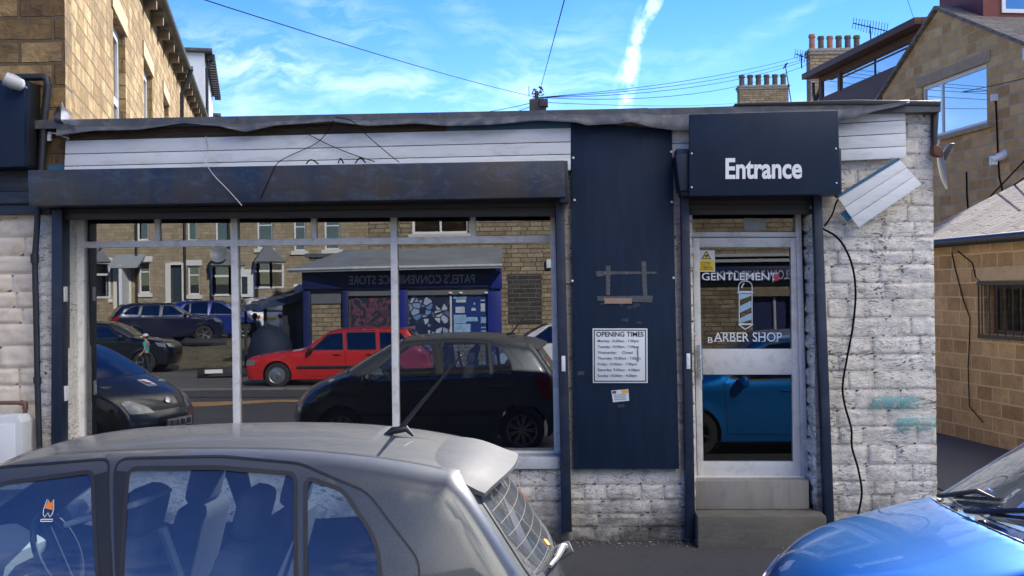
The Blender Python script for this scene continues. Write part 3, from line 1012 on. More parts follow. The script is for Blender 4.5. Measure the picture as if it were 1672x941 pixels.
# barber pole emblem: outline and slanting stripes
pole = MB()
def strip(mb, pts, wd, y=yd, dep=.002):
    q = [P(x, yy, y) for x, yy in pts]
    for a, b in zip(q, q[1:]):
        d = (b-a).normalized(); n = Vector((-d.z, 0, d.x))*wd/2
        mb.prism([a-n-d*wd*.3, b-n+d*wd*.3, b+n+d*wd*.3, a+n-d*wd*.3], (0, -dep, 0))
arc = [(1217+11*math.cos(a), 468-9*math.sin(a)) for a in [PI*k/10 for k in range(11)]]
strip(pole, [(1206, 476)]+arc[::-1]+[(1228, 476), (1206, 476)], .008)
strip(pole, [(1204, 478), (1229.5, 478)], .008)
strip(pole, [(1207, 479), (1207, 529), (1228, 529), (1228, 479)], .006)
strip(pole, [(1206, 530), (1229.5, 530), (1217, 538), (1206, 530)], .007)
strip(pole, [(1211, 470), (1213, 465), (1215, 463)], .01)
pole.build('pole_emblem', pale, do)
blue_v = M('pale_blue_vinyl', (.36, .55, .70), .5, vary=.1)
mb = MB()
for a, b, c, d in (((1208, 480), (1227, 480), (1227, 483), (1208, 490)), ((1208, 500), (1227, 491), (1227, 502), (1208, 511)), ((1208, 520), (1227, 511), (1227, 522), (1208, 528))):
    mb.prism([P(x, y, yd) for x, y in (a, b, c, d)], (0, -.002, 0))
mb.build('pole_stripe', blue_v, do)
strip(mb := MB(), [(1262, 461), (1262, 446), (1270, 446)], .006); mb.build('emblem_line', pale, do)
MB().prism([P(x, y, yd) for x, y in ((1263, 449), (1271, 447), (1273, 457), (1265, 460))], (0, -.003, 0)).build('red_sticker', M('red_vinyl', (.6, .05, .09), .5), do)
# yellow camera warning sticker
yel = M('yellow_vinyl', (.92, .66, .015), .5, vary=.06); blk = M('black_ink', (.012, .012, .012), .5)
st = MB().prism([P(x, y, yd) for x, y in ((1140, 409), (1167, 409), (1167.5, 444), (1140.5, 444))], (0, -.003, 0)).build('warning_sticker', white_pl, do)
MB().prism([P(x, y, yd-.0045) for x, y in ((1141.5, 425.5), (1166, 425.5), (1166, 442.5), (1141.8, 442.5))], (0, -.001, 0)).build('yellow_panel', yel, st)
MB().prism([P(x, y, yd-.0045) for x, y in ((1145, 423.3), (1161.5, 423.3), (1153.3, 409.8))], (0, -.001, 0)).build('triangle', blk, st)
MB().prism([P(x, y, yd-.0065) for x, y in ((1147.4, 422), (1159.2, 422), (1153.3, 412.6))], (0, -.001, 0)).build('triangle_face', yel, st)
mb = MB().prism([P(x, y, yd-.0085) for x, y in ((1150, 417.5), (1157.3, 415.8), (1157.6, 417.8), (1155, 418.4), (1154.6, 420.6), (1153.4, 420.6), (1153.4, 418.9), (1150.3, 419.2))], (0, -.001, 0))
mb.build('camera_symbol', blk, st)
def stext(body, x0, x1, yb, yt): dtext(body, x0, x1, yb, yt, blk, yd-.0065, st, .01, 'sticker_text', .001)
stext('CCTV', 1145, 1160, 434, 428.5)
stext('CAMERAS', 1144, 1163, 437.6, 435.2); stext('IN OPERATION', 1143.5, 1164, 441, 438.6)
# small things seen on the door glass
MB().prism([P(x, y, yd) for x, y in ((1215, 356), (1250, 357), (1250, 376), (1215, 375))], (0, -.002, 0)).build('pale_label', M('old_paper', (.36, .40, .40), .7), dfr)

# steps
sx0, sx1 = X(1139, 850, -.25), X(1350, 850, -.25)
sz1 = Zp(1240, 843, -.25)
def stepfn(mb, x0, x1, n0, n1, z0, z1):
    mb.fbox(FW, x0, x1, n0, n1, z0, z1); return mb
stepfn(MB(), sx0, sx1, -.2, .25, -.06, sz1).build('step', M('worn_step', (.13, .12, .10), .85, vary=.2, scale=3, dirt=(.09, .08, .065), dirt_amt=.7, bmp=.5, stretch=(1, 1, 2.2)), shop, bevel=.018)
stepfn(MB(), sx0+.01, X(1322, 800), -.36, -.02, sz1+.002, .515).build('door_sill', M('worn_sill', (.27, .25, .22), .8, vary=.1, scale=3, dirt=(.18, .165, .14), dirt_amt=.6, bmp=.25, stretch=(2.5, 1, .6)), shop, bevel=.012)

# navy board between window and door, with what is left stuck on it
pb = MB().pxprism([(932, 199), (1000, 204), (1097, 212), (1109, 766), (937, 766)], -.065, -.03).build('panel_board', navy_panel, shop, bevel=.003)
for x, y in ((936, 258), (938, 327), (934.5, 459), (1096, 248), (1097, 330), (1100, 454)):
    MB().lathe([(0, .006), (.008, .005), (.011, 0)], Matrix.Translation(P(x, y, -.067)) @ Matrix.Rotation(R(90), 4, 'X'), 10).build('screw', white_pl, pb, smooth=True)
tape = M('old_tape', (.065, .072, .085), .4, vary=.4, scale=30, dirt=(.22, .2, .18))
mb = MB()
for q in (((973, 443), (1072, 444), (1072, 447), (973, 449)), ((989, 434), (997, 434), (996, 482), (990, 482)), ((1047, 427), (1055, 427), (1057, 486), (1050, 486)),
          ((975, 484), (1066, 483), (1065, 494), (976, 491)), ((974, 444), (988, 444), (986, 451), (974, 452))):
    mb.prism([P(x, y, -.0665) for x, y in q], (0, -.001-.0006*len(mb.v)/8, 0))
mb.build('tape_remains', tape, pb)
MB().prism([P(x, y, -.0735) for x, y in ((987, 487), (1032, 487), (1032, 496), (987, 496))], (0, -.001, 0)).build('brown_tape', M('brown_tape', (.33, .22, .16), .6), pb)
rg = random.Random(5)
glue = M('glue_mark', (.03, .038, .05), .6, vary=.3)
for i in range(7):
    x, y = rg.uniform(972, 1040), rg.uniform(495, 530)
    MB().prism([P(x+a, y+b, -.066-.0004*i) for a, b in ((0, 0), (rg.uniform(4, 14), -1), (rg.uniform(3, 12), rg.uniform(2, 6)), (0, 3))], (0, -.0003, 0)).build('glue_mark', glue, pb)
for q in (((943, 607), (954, 606), (954, 612), (943, 613)), ((1008, 661), (1020, 660), (1019, 665), (1009, 666))):
    MB().prism([P(x, y, -.066) for x, y in q], (0, -.001, 0)).build('glue_mark', glue, pb)

# opening times
ot = thing('opening_times_sign', 'white opening times sign with a black border on the navy board', 'sign', tuple(P(1012, 625, -.07)))
MB().prism([P(x, y, -.067) for x, y in ((967.5, 536.5), (1057, 536.5), (1057.5, 625.5), (968, 625.5))], (0, -.006, 0)).build('plate', M('sign_white', (.72, .74, .76), .4, vary=.04), ot, bevel=.0015)
mb = MB()
for q in (((969.6, 538.6), (1055, 538.6), (1055, 540.2), (969.6, 540.2)), ((969.8, 621.8), (1055.4, 621.8), (1055.4, 623.4), (969.8, 623.4)),
          ((969.6, 540.2), (971.2, 540.2), (971.4, 621.8), (969.8, 621.8)), ((1053.4, 540.2), (1055, 540.2), (1055.4, 621.8), (1053.8, 621.8))):
    mb.prism([P(x, y, -.0735) for x, y in q], (0, -.001, 0))
mb.build('border', blk, ot)
def ot_text(body, x0, x1, yb, yt, bold=.012):
    a = P(x0, yb, -.0735); b = P(x1, yb, -.0735); c = P(x0, yt, -.0735)
    text_mb(body, a, b-a, Vector((0, 0, c.z-a.z)), (0, -1, 0), .001, bold).build('lettering', blk, ot, uv=False)
ot_text('OPENING TIMES', 973.5, 1051, 550, 541.8, .02)
for i, (s, w_) in enumerate((('Monday: 10.00am - 7.00pm', 67), ('Tuesday: 10.00am - 7.00pm', 67), ('Wednesday:     Closed', 57), ('Thursday: 10.00am - 7.00pm', 70), ('Friday: 10.00am - 7.00pm', 64), ('Saturday: 9.00am - 6.00pm', 69), ('Sunday: 10.00am - 4.00pm', 64))):
    y = 560.3+i*9.45
    ot_text(s, 976, 976+w_, y, y-5.6, .006)
MB().prism([P(x, y, -.075) for x, y in ((1040, 566), (1042, 566), (1043, 590), (1040.4, 592))], (0, -.0006, 0)).build('scratch', M('scratch_grey', (.2, .22, .25), .6), ot)
sk = thing('small_sticker', 'small crooked white and orange sticker below the opening times', 'sticker', tuple(P(1013, 657, -.067)))
MB().prism([P(x, y, -.067) for x, y in ((998, 638), (1026, 635.5), (1027.5, 654.5), (1001, 657))], (0, -.0012, 0)).build('paper', M('sticker_paper', (.62, .66, .68), .6, vary=.15, scale=60), sk)
MB().prism([P(x, y, -.0695) for x, y in ((1015, 636.9), (1025.5, 636), (1026, 641), (1015.5, 642))], (0, -.0006, 0)).build('orange_corner', M('orange_ink', (.75, .36, .03), .6), sk)
MB().prism([P(x, y, -.0695) for x, y in ((999.5, 639), (1006, 638.4), (1006.3, 642.5), (1000, 643)) ], (0, -.0006, 0)).build('maroon_corner', M('maroon_ink', (.18, .06, .06), .6), sk)
mb = MB()
for i in range(4):
    y = 645+i*2.6
    mb.prism([P(x, yy, -.0695) for x, yy in ((1003+i*.2, y), (1022, y-1.6), (1022, y-.8), (1003+i*.2, y+.8))], (0, -.0005, 0))
mb.build('small_print', M('grey_ink', (.2, .2, .22), .6), sk)

# entrance sign over the door's own shutter box
MB().pxprism([(1103, 252), (1128, 250), (1128, 312), (1110, 312)], -.30, -.02).build('shutter_box', navy, shop, bevel=.01)
MB().pxprism([(1104, 243), (1374, 242), (1375, 318), (1112, 320)], -.24, -.02).build('shutter_box', navy, shop, bevel=.01)
mb = slats(MB(), [(1122, 318), (1330, 318), (1330, 342), (1122, 342)], 3, .0)
mb.pxprism([(1122, 342), (1325, 341), (1325, 350), (1122, 351)], -.01, .03)
mb.build('roller_shutter', MATS['shutter_slats'], shop, bevel=.003)
es = thing('entrance_sign', 'navy sign box reading Entrance in white letters above the door', 'sign', tuple(P(1250, 318, -.34)))
MB().pxprism([(1126, 187), (1368, 180.5), (1373, 317), (1125.5, 320)], -.36, -.30).build('board', navy_sign, es, bevel=.004)
a = P(1184.5, 293, -.362); b = P(1309.5, 292.2, -.362); c = P(1184.5, 258.5, -.362)
text_mb('Entrance', a, b-a, c-a, (0, -1, 0), .004, .029).build('lettering', letters_w, es, uv=False)
for x, y in ((1129.5, 251), (1129.5, 306), (1365, 243), (1366, 299)):
    MB().lathe([(0, .005), (.006, .004), (.008, 0)], Matrix.Translation(P(x, y, -.362)) @ Matrix.Rotation(R(90), 4, 'X'), 10).build('screw', white_pl, es, smooth=True)

# the loose piece of cladding hanging askew
lb = thing('loose_cladding', 'white cladding panel hanging askew beside the entrance sign', 'cladding', tuple(P(1435, 318, -.12)))
b4 = boards('', [(1367, 321), (1468, 259), (1505, 301), (1402, 372)], [0, .34, .67, 1], -.16, gap=1.0)
b4.build('boards', white_bd, lb, bevel=.003)
MB().pxprism([(1364, 321), (1467, 257.5), (1470, 261), (1368, 324)], -.165, -.12).build('blue_edge', blue_bd, lb)
MB().pxprism([(1374, 348), (1382, 343), (1392, 356), (1385, 361)], -.12, -.08).build('blue_batten', M('blue_batten', (.02, .20, .36), .6), lb)

# end of the parapet: lead strip, rusty gutter end
mb = MB().pxprism([(1524, 176), (1534, 176), (1530, 246), (1524, 250)], -.05, .05)
mb.build('parapet_flashing', M('dark_lead', (.03, .03, .035), .6, vary=.4), shop, bevel=.008)
MB().pxprism([(1525, 236), (1538, 240), (1537, 256), (1525, 252)], -.10, .0).build('rusty_bracket', M('rust', (.16, .07, .035), .8, vary=.4, scale=20), shop, bevel=.006)
sdsh = thing('satellite_dish', 'grey satellite dish seen edge on at the right end of the shop', 'satellite dish', tuple(P(1530, 270, .05)))
c0 = P(1532, 270, .05)
mdish = Matrix.Translation(c0) @ Matrix.Rotation(R(78), 4, 'Z') @ Matrix.Rotation(R(82), 4, 'X') @ Matrix.Diagonal((.7, 1.15, 1, 1))
MB().lathe([(.0, 0), (.06, .004), (.12, .015), (.18, .036), (.19, .038), (.18, .030), (.12, .009), (.0, -.006)], mdish, 28).build('dish', M('dish_grey', (.42, .43, .44), .5, vary=.1), sdsh, smooth=True)
MB().pxprism([(1538, 252), (1552, 234), (1559, 234), (1544, 262), (1538, 268)], -.05, .03).build('arm', black_pl, sdsh, bevel=.004)

# cables on the front
def cable(name, pts, y, r, mat, label=None, cat='cable', group=None, parent=None):
    q = [P(x, yy, (y[i] if isinstance(y, (list, tuple)) else y)) for i, (x, yy) in enumerate(pts)]
    # smooth
    s = []
    for i in range(len(q)-1):
        p0, p1, p2, p3 = q[max(i-1, 0)], q[i], q[i+1], q[min(i+2, len(q)-1)]
        for k in range(6):
            t = k/6
            s.append(.5*((2*p1)+(p2-p0)*t+(2*p0-5*p1+4*p2-p3)*t*t+(3*p1-p0-3*p2+p3)*t**3))
    s.append(q[-1])
    o = MB().tube(s, r, 6).build(name, mat, parent, smooth=True)
    if label: tag(o, label, cat, group)
    return o
cable('cable', [(1330, 352), (1342, 372), (1362, 384), (1378, 402), (1392, 436), (1397, 478), (1393, 530), (1384, 580), (1376, 628), (1379, 660), (1390, 700), (1391, 730), (1401, 765), (1407, 800), (1405, 822), (1399, 848)], -.045, .009, wire_m,
      'long black cable running down the painted stone right of the door')
cable('cable', [(1374, 318), (1366, 330), (1358, 352), (1346, 370)], [-.1, -.07, -.05, -.05], .007, wire_m, 'short black cable looping from the loose cladding to the shutter guide')
cable('wire', [(336, 222), (340, 245), (335, 262), (348, 285), (372, 310), (395, 336)], [-.085, -.085, -.34, -.338, -.338, -.338], .0038, wire_w, 'pale wire dangling over the cladding and the long shutter box', 'wire')
cable('wire', [(545, 196), (535, 215), (515, 235), (472, 255), (452, 268), (440, 292), (425, 325)], [-.2, -.15, -.1, -.1, -.338, -.338, -.338], .0035, wire_m, 'thin dark wire looping down from the middle of the felt edge', 'wire')
cable('wire', [(500, 218), (540, 238), (580, 254), (612, 264)], -.088, .0038, wire_m, 'thin dark wire lying slantwise across the white cladding', 'wire')
cable('wire', [(548, 192), (575, 198), (600, 222), (635, 252), (652, 265)], [-.2, -.22, -.2, -.12, -.12], .0038, wire_m, 'thin dark wire hanging from the felt to the shutter box right of the other two', 'wire')
for (q, lab) in (([(500, 268), (505, 262), (511, 262), (520, 268)], 'leftmost wire stub poking above the shutter box'), ([(552, 267), (556, 259), (561, 267)], 'middle wire stub poking above the shutter box'), ([(580, 267), (588, 258), (597, 266)], 'right-hand wire stub poking above the shutter box')):
    cable('wire_stub', q, -.2, .006, wire_m, lab, 'wire')
cable('cable', [(84, 343), (92, 470), (86, 600), (92, 742)][:2], -.02, .004, wire_m, 'thin cable beside the left shutter guide')

# ------------------------------------------------------------------ neighbour on the left and the row behind it
corner = P(107, 150, 0)
dS = Vector((-.381, 1.341, 0)).normalized()
SW = Fr((corner.x, 0.0, 0), dS)
LW = Fr((corner.x, -.0, 0), (1, 0, 0))
row = thing('stone_house', 'tall sandstone end terrace with timber corbels rising left of the shop', 'house', (corner.x-2, 2, 0))
ze = lambda t: 6.47+.053*t
TL = 47.4
def win_unit(parent, fr, t0, z0, t1, z1, n=-.12, fw=.055, bars=(), glass=glass_win, mat=white_pl, name='window', sill=None, dep=.06):
    mb = MB()
    mb.fbox(fr, t0, t0+fw, n-dep, n, z0, z1); mb.fbox(fr, t1-fw, t1, n-dep, n, z0, z1)
    mb.fbox(fr, t0+fw, t1-fw, n-dep, n, z0, z0+fw); mb.fbox(fr, t0+fw, t1-fw, n-dep, n, z1-fw, z1)
    for b in bars:
        if b[0] == 'v': mb.fbox(fr, b[1]-fw*.4, b[1]+fw*.4, n-dep+.005, n-.004, z0+fw, z1-fw)
        else: mb.fbox(fr, t0+fw, t1-fw, n-dep+.008, n-.007, b[1]-fw*.35, b[1]+fw*.35)
    o = mb.build(name, mat, parent)
    q = [fr(t0+.02, n-.03, z0+.02), fr(t1-.02, n-.03, z0+.02), fr(t1-.02, n-.03, z1-.02), fr(t0+.02, n-.03, z1-.02)]
    MB().add(q, [(0, 1, 2, 3)]).build('pane', glass, o, fix=False)
    if sill:
        MB().fbox(fr, t0-.1, t1+.1, -.1, .06, z0-.13, z0-.005).build('sill', sill, o, bevel=.008)
    return o
ops = [(3.55, 3.7, 4.88, 5.55), (7.46, 4.0, 8.99, 5.8), (11.43, 4.1, 12.82, 5.95), (17.42, 4.5, 18.96, 6.3), (22.3, 4.8, 23.84, 6.6)]
mb = slab(MB(), [(.362, 2.5), (TL, 2.5), (TL, ze(TL)), (.362, ze(.362))], [rect(*o) for o in ops], SW, -.35, 0)
mb.build('side_wall', stone_s, row, weld=True)
stL = 4.5
zq = Zp(50, 345)
q1 = SW(.36, 0, 0)
mb = MB().prism([Vector((corner.x, 0, zq)), Vector((corner.x-stL, 0, zq)), Vector((corner.x-stL, .34, zq)), Vector((q1.x, q1.y, zq))], (0, 0, ze(0)-zq))
mb.build('front_wall', stone_l, row)
for o in ops:
    win_unit(row, SW, *o, n=-.085, fw=.13, bars=(('v', (o[0]+o[2])/2), ('h', (o[1]+o[3])/2)), glass=glass_dk)
    MB().fbox(SW, o[0]-.15, o[2]+.15, -.1, .02, o[3]+.004, o[3]+.24).build('lintel', M('lintel_stone', (.42, .32, .19), .85, vary=.12, scale=6), row)
crb = M('corbel_timber', (.17, .12, .08), .8, vary=.3)
for k in range(22):
    t = .8+1.366*k
    z = ze(t)
    MB().fbox(SW, t-.08, t+.08, .001, .19, z-.28, z-.12).build('corbel', crb, row, bevel=.01)
mb = MB()
mb.tube([SW(-.05, .27, ze(0)-.04), SW(TL, .27, ze(TL)-.04)], .05, 8)
mb.add([SW(0, .0, ze(0)-.07), SW(TL, .0, ze(TL)-.07), SW(TL, .24, ze(TL)-.07), SW(0, .24, ze(0)-.07), SW(0, .0, ze(0)+.02), SW(TL, .0, ze(TL)+.02), SW(TL, .24, ze(TL)-.02), SW(0, .24, ze(0)-.02)],
       [(3, 2, 1, 0), (4, 5, 6, 7), (0, 1, 5, 4), (1, 2, 6, 5), (2, 3, 7, 6), (3, 0, 4, 7)])
mb.build('gutter', black_pipe, row)
mb = MB().add([SW(-.1, .25, ze(0)+.03), SW(TL, .25, ze(TL)+.03), SW(TL, -4, ze(TL)+2.9), SW(-.1, -4, ze(0)+2.9), SW(-.1, .25, ze(0)-.01), SW(TL, .25, ze(TL)-.01), SW(TL, -4, ze(TL)+2.8), SW(-.1, -4, ze(0)+2.8)],
              [(0, 1, 2, 3), (7, 6, 5, 4), (0, 4, 5, 1), (1, 5, 6, 2), (2, 6, 7, 3), (3, 7, 4, 0)])
mb.build('roof', slate_dk, row)
mb = MB().fbox(SW, TL-.3, TL, -5, -.36, -.4, ze(TL)-.2)
mb.fbox(SW, .4, TL-.3, -5, -4.7, -.4, ze(0)+1)
mb.build('back_wall', stone_s, row)
for t, zz in ((15.6, 0), (27.6, 0)):
    MB().tube([SW(t, .32, ze(t)-.05), SW(t, .1, ze(t)-.6), SW(t, .08, 3)], .045, 8).build('downpipe', black_pipe, row, smooth=True)
# dormers further up the row
def dormer(t0, ln, zb, zt, label, wdt=1.55):
    dm = thing('dormer', label, 'dormer', tuple(SW(t0, -.6, zb)))
    z = lambda t: zt+.06*(t-t0)
    n1 = .02
    mb = MB().fbox(SW, t0, t0+ln, n1-3.2, n1, zb, zt)
    mb.build('cheek', white_pl, dm)
    CF = Fr(SW(t0, n1-wdt, 0), SW.n)   # faces back down the row
    win_unit(dm, CF, .10, zb+.9, wdt-.32, zt-.42, n=.03, fw=.09, glass=glass_dk)
    mb = MB().fbox(SW, t0-.22, t0+ln+.2, n1-3.3, n1+.28, zt, zt+.14)
    mb.build('roof', slate_dk, dm, bevel=.02)
    for k in range(5):
        t = t0+.9+k*1.5
        if t > t0+ln-.6: break
        win_unit(dm, SW, t, zb+1.0, t+1.1, zt-.4, n=.035, fw=.09, glass=glass_dk)
    for k in range(int(ln/.5)):
        t = t0+.15+k*.5
        MB().fbox(SW, t, t+.22, n1+.10, n1+.36, zt-.2, zt-.003).build('eaves_bracket', black_pl, dm)
    MB().tube([SW(t0+.35, n1+.3, zt-.1), SW(t0+.35, n1+.06, zt-.5), SW(t0+.35, n1+.06, zb)], .06, 8).build('downpipe', black_pipe, dm, smooth=True)
dormer(31.5, 9.0, 7.6, 11.0, 'white flat roofed dormer with dark window on the left terrace, nearer one')
dormer(43.5, 3.5, 8.0, 10.55, 'small white dormer at the far end of the left terrace')

# lower front of the neighbour: painted stone, dark fascia, sign box, lamp, pipes
nb = thing('neighbour_shopfront', 'cream painted stone shopfront with a dark timber fascia left of the shutter box', 'shopfront', (corner.x-1.2, 0, 0))
mb = MB().fbox(FW, corner.x-4, xl-.002, -.35, -.022, -.3, Zp(30, 345))
stones(mb, FW, corner.x-3.2, xl-.003, -.02, Zp(30, 347), 21, course=.165, lens=(.3, .55), depth=.022)
mb.build('wall', cream_stone, nb, smooth=True, angle=75)
fas = M('fascia_timber', (.018, .032, .055), .55, vary=.35, scale=4, dirt=(.09, .10, .11), dirt_amt=.45, stretch=(.5, 1, 5))
mb = MB().pxprism([(-60, 276), (72, 276), (72, 312), (-60, 313)], -.05, -.0)
mb.pxprism([(-60, 314), (78, 312), (78, 332), (-60, 334)], -.09, -.0)
mb.pxprism([(-60, 335), (82, 333), (82, 350), (-60, 351)], -.06, -.0)
mb.build('fascia', fas, nb, bevel=.005)
sb = thing('sign_box', 'blank dark navy sign box on the stone wall at the left edge', 'sign', tuple(P(20, 272, -.15)))
MB().pxprism([(-120, 134), (39, 130), (39, 272), (-120, 276)], -.30, -.02).build('box', navy_sign, sb, bevel=.006)
MB().pxprism([(39.2, 132), (46, 132), (46, 270), (39.2, 270)], -.24, -.02).build('frame', black_pl, sb, bevel=.004)
fl = thing('floodlight', 'white cylindrical floodlight on a bracket above the blank sign box', 'lamp', tuple(P(20, 145, -.35)))
a, b = P(8, 128, -.42), P(36, 140, -.36)
d = (b-a).normalized()
MB().tube([a-d*.01, a, a+(b-a)*.5, b, b+d*.02], [.03, .058, .062, .05, .02], 16).build('head', M('grey_casting', (.5, .5, .5), .4, vary=.1), fl, smooth=True)
MB().tube([P(34, 138, -.36), P(46, 146, -.2), P(56, 151, -.02)], .011, 8).build('bracket', wire_w, fl, smooth=True)
def pipe(name, pts, y, r, mat, label, parent=None, cat='pipe'):
    q = [P(a, b, y) for a, b in pts]
    o = MB().tube(q, r, 12).build(name, mat, parent, smooth=True, angle=50)
    return tag(o, label, cat)
pipe('drainpipe', [(18, 127), (70, 126), (76, 129), (78, 140), (72, 200), (67, 278)], -.08, .032, black_pipe, 'dark drainpipe bending down the stone beside the sign box')
mb = MB().tube([P(62, 340, -.10), P(60, 380, -.10), P(57, 420, -.09), (P(57, 430, -.09)), P(60, 560, -.09), P(61, 620, -.09), P(66, 790, -.09)], .026, 12)
mb.tube([P(56.5, 415, -.09), P(57, 430, -.09)], .036, 12); mb.tube([P(61, 616, -.09), P(61, 626, -.09)], .034, 12)
tag(mb.build('drainpipe', black_pipe, smooth=True, angle=50), 'slim dark drainpipe down the cream wall left of the shutter guide', 'pipe')
gm = thing('meter_cabinet', 'white meter cabinet at the foot of the cream wall', 'cabinet', tuple(P(10, 790, -.2)))
MB().pxprism([(-60, 682), (28, 679), (36, 690), (36, 800), (-60, 800)], -.26, -.02).build('cabinet', M('cabinet_white', (.62, .64, .66), .45, vary=.05), gm, bevel=.012)
MB().pxprism([(-50, 694), (24, 692), (25, 800), (-50, 800)], -.268, -.262).build('lid', white_pl, gm, bevel=.002)
mb = MB().tube([P(-40, 658, -.06), P(36, 658, -.06), P(41, 663, -.06), P(41, 676, -.06), P(39, 780, -.06)], .018, 10)
mb.tube([P(34, 658, -.06), P(41.2, 659, -.06), P(41, 668, -.06)], .026, 10)
tag(mb.build('copper_pipe', M('brown_pipe', (.12, .06, .045), .5, vary=.3), smooth=True), 'brown elbowed pipe over the white meter cabinet', 'pipe')
lpp = P(82, 214, -.02)
mb = MB().tube([P(82, 226, -.05), P(83, 217, -.06), P(95, 219, -.06), P(113, 227, -.07)], .008, 6)
mb.box(P(81, 223, -.05), (.03, .03, .08))
tag(mb.build('junction_box', white_pl), 'small white junction box with a bent lead beside the cladding end', 'junction box')

# ------------------------------------------------------------------ right of the alley
ob = thing('stone_outbuilding', 'low honey stone outbuilding with slate roof and barred window across the alley', 'outbuilding', (6.5, 4.4, 0))
dA = Vector((.2535, -1.4037, 0)).normalized()     # along the alley wall towards the street; wall faces the alley
OW = Fr((5.40, 7.62, 0), dA)
OL = 8.8
def o_t(px):
    # where the sight line through column px meets the outbuilding's wall
    d = ray(px, 500); 
    den = d.x*dA.y-d.y*dA.x
    k = ((OW.o.x-CAM.x)*dA.y-(OW.o.y-CAM.y)*dA.x)/den
    q = CAM+d*k
    return (q-OW.o).dot(dA), k
def o_z(px, py):
    t, k = o_t(px); return (CAM+ray(px, py)*k).z
wt0 = o_t(1607)[0]; wz0, wz1 = o_z(1610, 545), o_z(1610, 466)
wt1 = wt0+1.5
oz = 2.86
mb = slab(MB(), rect(0, -.3, OL, oz), [rect(wt0, wz0, wt1, wz1)], OW, -.3, 0)
mb.fbox(OW, 0, .3, -3.6, -.302, -.3, oz-.1); mb.fbox(OW, OL-.3, OL, -3.6, -.302, -.3, oz-.1); mb.fbox(OW, .302, OL-.302, -3.6, -3.3, -.3, oz-.1)
mb.add([OW(0.0, -.3, oz-.1), OW(0, -3.6, oz-.1), OW(0, -2.0, oz+.75)], [(0, 1, 2)])
mb.build('wall', stone_o, ob)
mb = MB().hexa([OW(-.12, .16, oz-.04), OW(OL+.1, .16, oz-.04), OW(OL+.1, -2.05, oz+1.0), OW(-.12, -2.05, oz+1.0),
                OW(-.12, .16, oz-.10), OW(OL+.1, .16, oz-.10), OW(OL+.1, -2.05, oz+.93), OW(-.12, -2.05, oz+.93)])
mb.hexa([OW(OL+.1, -4.2, oz-.04), OW(-.12, -4.2, oz-.04), OW(-.12, -2.05, oz+1.005), OW(OL+.1, -2.05, oz+1.005),
         OW(OL+.1, -4.2, oz-.10), OW(-.12, -4.2, oz-.10), OW(-.12, -2.05, oz+.935), OW(OL+.1, -2.05, oz+.935)])
mb.build('roof', slate, ob)
MB().tube([OW(-.15, .20, oz-.10), OW(OL+.1, .20, oz-.10)], .065, 10).build('gutter', black_pl, ob, smooth=True)
wo_ = win_unit(ob, OW, wt0, wz0, wt1, wz1, n=-.14, fw=.05, glass=glass_dk, mat=rotten)
mb = MB()
for k in range(9):
    t = wt0+.02+k*.18
    mb.tube([OW(t, .045, wz0-.02), OW(t, .045, wz1+.03)], .009, 6)
mb.fbox(OW, wt0-.08, wt1+.06, .03, .06, wz1+.0, wz1+.05); mb.fbox(OW, wt0-.08, wt1+.06, .03, .06, wz0-.06, wz0-.01)
mb.tube([OW(wt0-.06, .045, wz0-.05), OW(wt0-.06, .045, wz1+.04)], .012, 6)
mb.build('window_bars', black_pl, ob)
mb = MB()
mb.fbox(OW, wt0-.16, wt1+.16, -.05, .018, wz1+.06, wz1+.24)
mb.build('lintel', M('lintel_stone', (.42, .32, .19)), ob)
def wall_cable(pts, lab):
    q = []
    for px, py in pts:
        t, k = o_t(px); p = CAM+ray(px, py)*k; q.append(p+OW.n*.02)
    tag(MB().tube(q, .0075, 6).build('cable', wire_m, smooth=True), lab, 'cable')
wall_cable([(1556, 412), (1562, 440), (1575, 490), (1586, 520), (1585, 560), (1583, 600), (1585, 664), (1607, 690)], 'thin black cable down the honey stone wall left of the barred window')
wall_cable([(1566, 410), (1590, 430), (1595, 452), (1604, 462)], 'short black cable from the gutter to the barred window')

gh = thing('gable_house', 'sandstone house whose gable with one wide white window faces the alley', 'house', (12, 21.8, 0))
dG = Vector((.244, -1.408, 0)).normalized()
Lg = Vector((9.756, 24.17, 0))
GW = Fr(Lg, dG)
GLn, ap, zl, zap, zr = 7.29, 3.33, 7.95, 9.62, 7.9
gw = (2.37, 6.2, 5.64, 7.72)
mb = slab(MB(), [(0, -.3), (GLn, -.3), (GLn, zr), (ap, zap), (0, zl)], [rect(*gw)], GW, -.3, 0)
mb.build('wall', stone_g, gh, weld=True)
mb = MB().fbox(GW, GLn-.3, GLn, -9, -.302, -.3, zr-.05); mb.fbox(GW, 0, .3, -9, -.302, -.3, zl-.05)
mb.build('wall', stone_g, gh)
mb = MB()
for (ta, za, tb, zb_) in ((ap, zap+.02, GLn+.45, zr-.30), (ap, zap+.025, -.4, zl-.28)):
    mb.hexa([GW(ta, .12, za+.1), GW(tb, .12, zb_+.1), GW(tb, -9.2, zb_+.1), GW(ta, -9.2, za+.1), GW(ta, .12, za+.0), GW(tb, .12, zb_+.0), GW(tb, -9.2, zb_), GW(ta, -9.2, za)])
mb.build('roof', slate, gh)
MB().fbox(GW, GLn+.05, GLn+.42, -8.8, .11, zr-.48, zr-.2).build('bargeboard', white_pl, gh, bevel=.01)
MB().fbox(GW, -.42, -.08, -.5, .13, zl-.9, zl-.25).build('bargeboard', white_pl, gh, bevel=.01)
MB().tube([GW(GLn+.5, .2, zr-.36), GW(GLn+.5, -9, zr-.36)], .07, 8).build('gutter', black_pl, gh, smooth=True)
wg = win_unit(gh, GW, *gw, n=-.06, fw=.10, bars=(('v', gw[0]+1.0),), glass=glass_mat('gable_glass', .62, (.3, .33, .36), fres=.3))
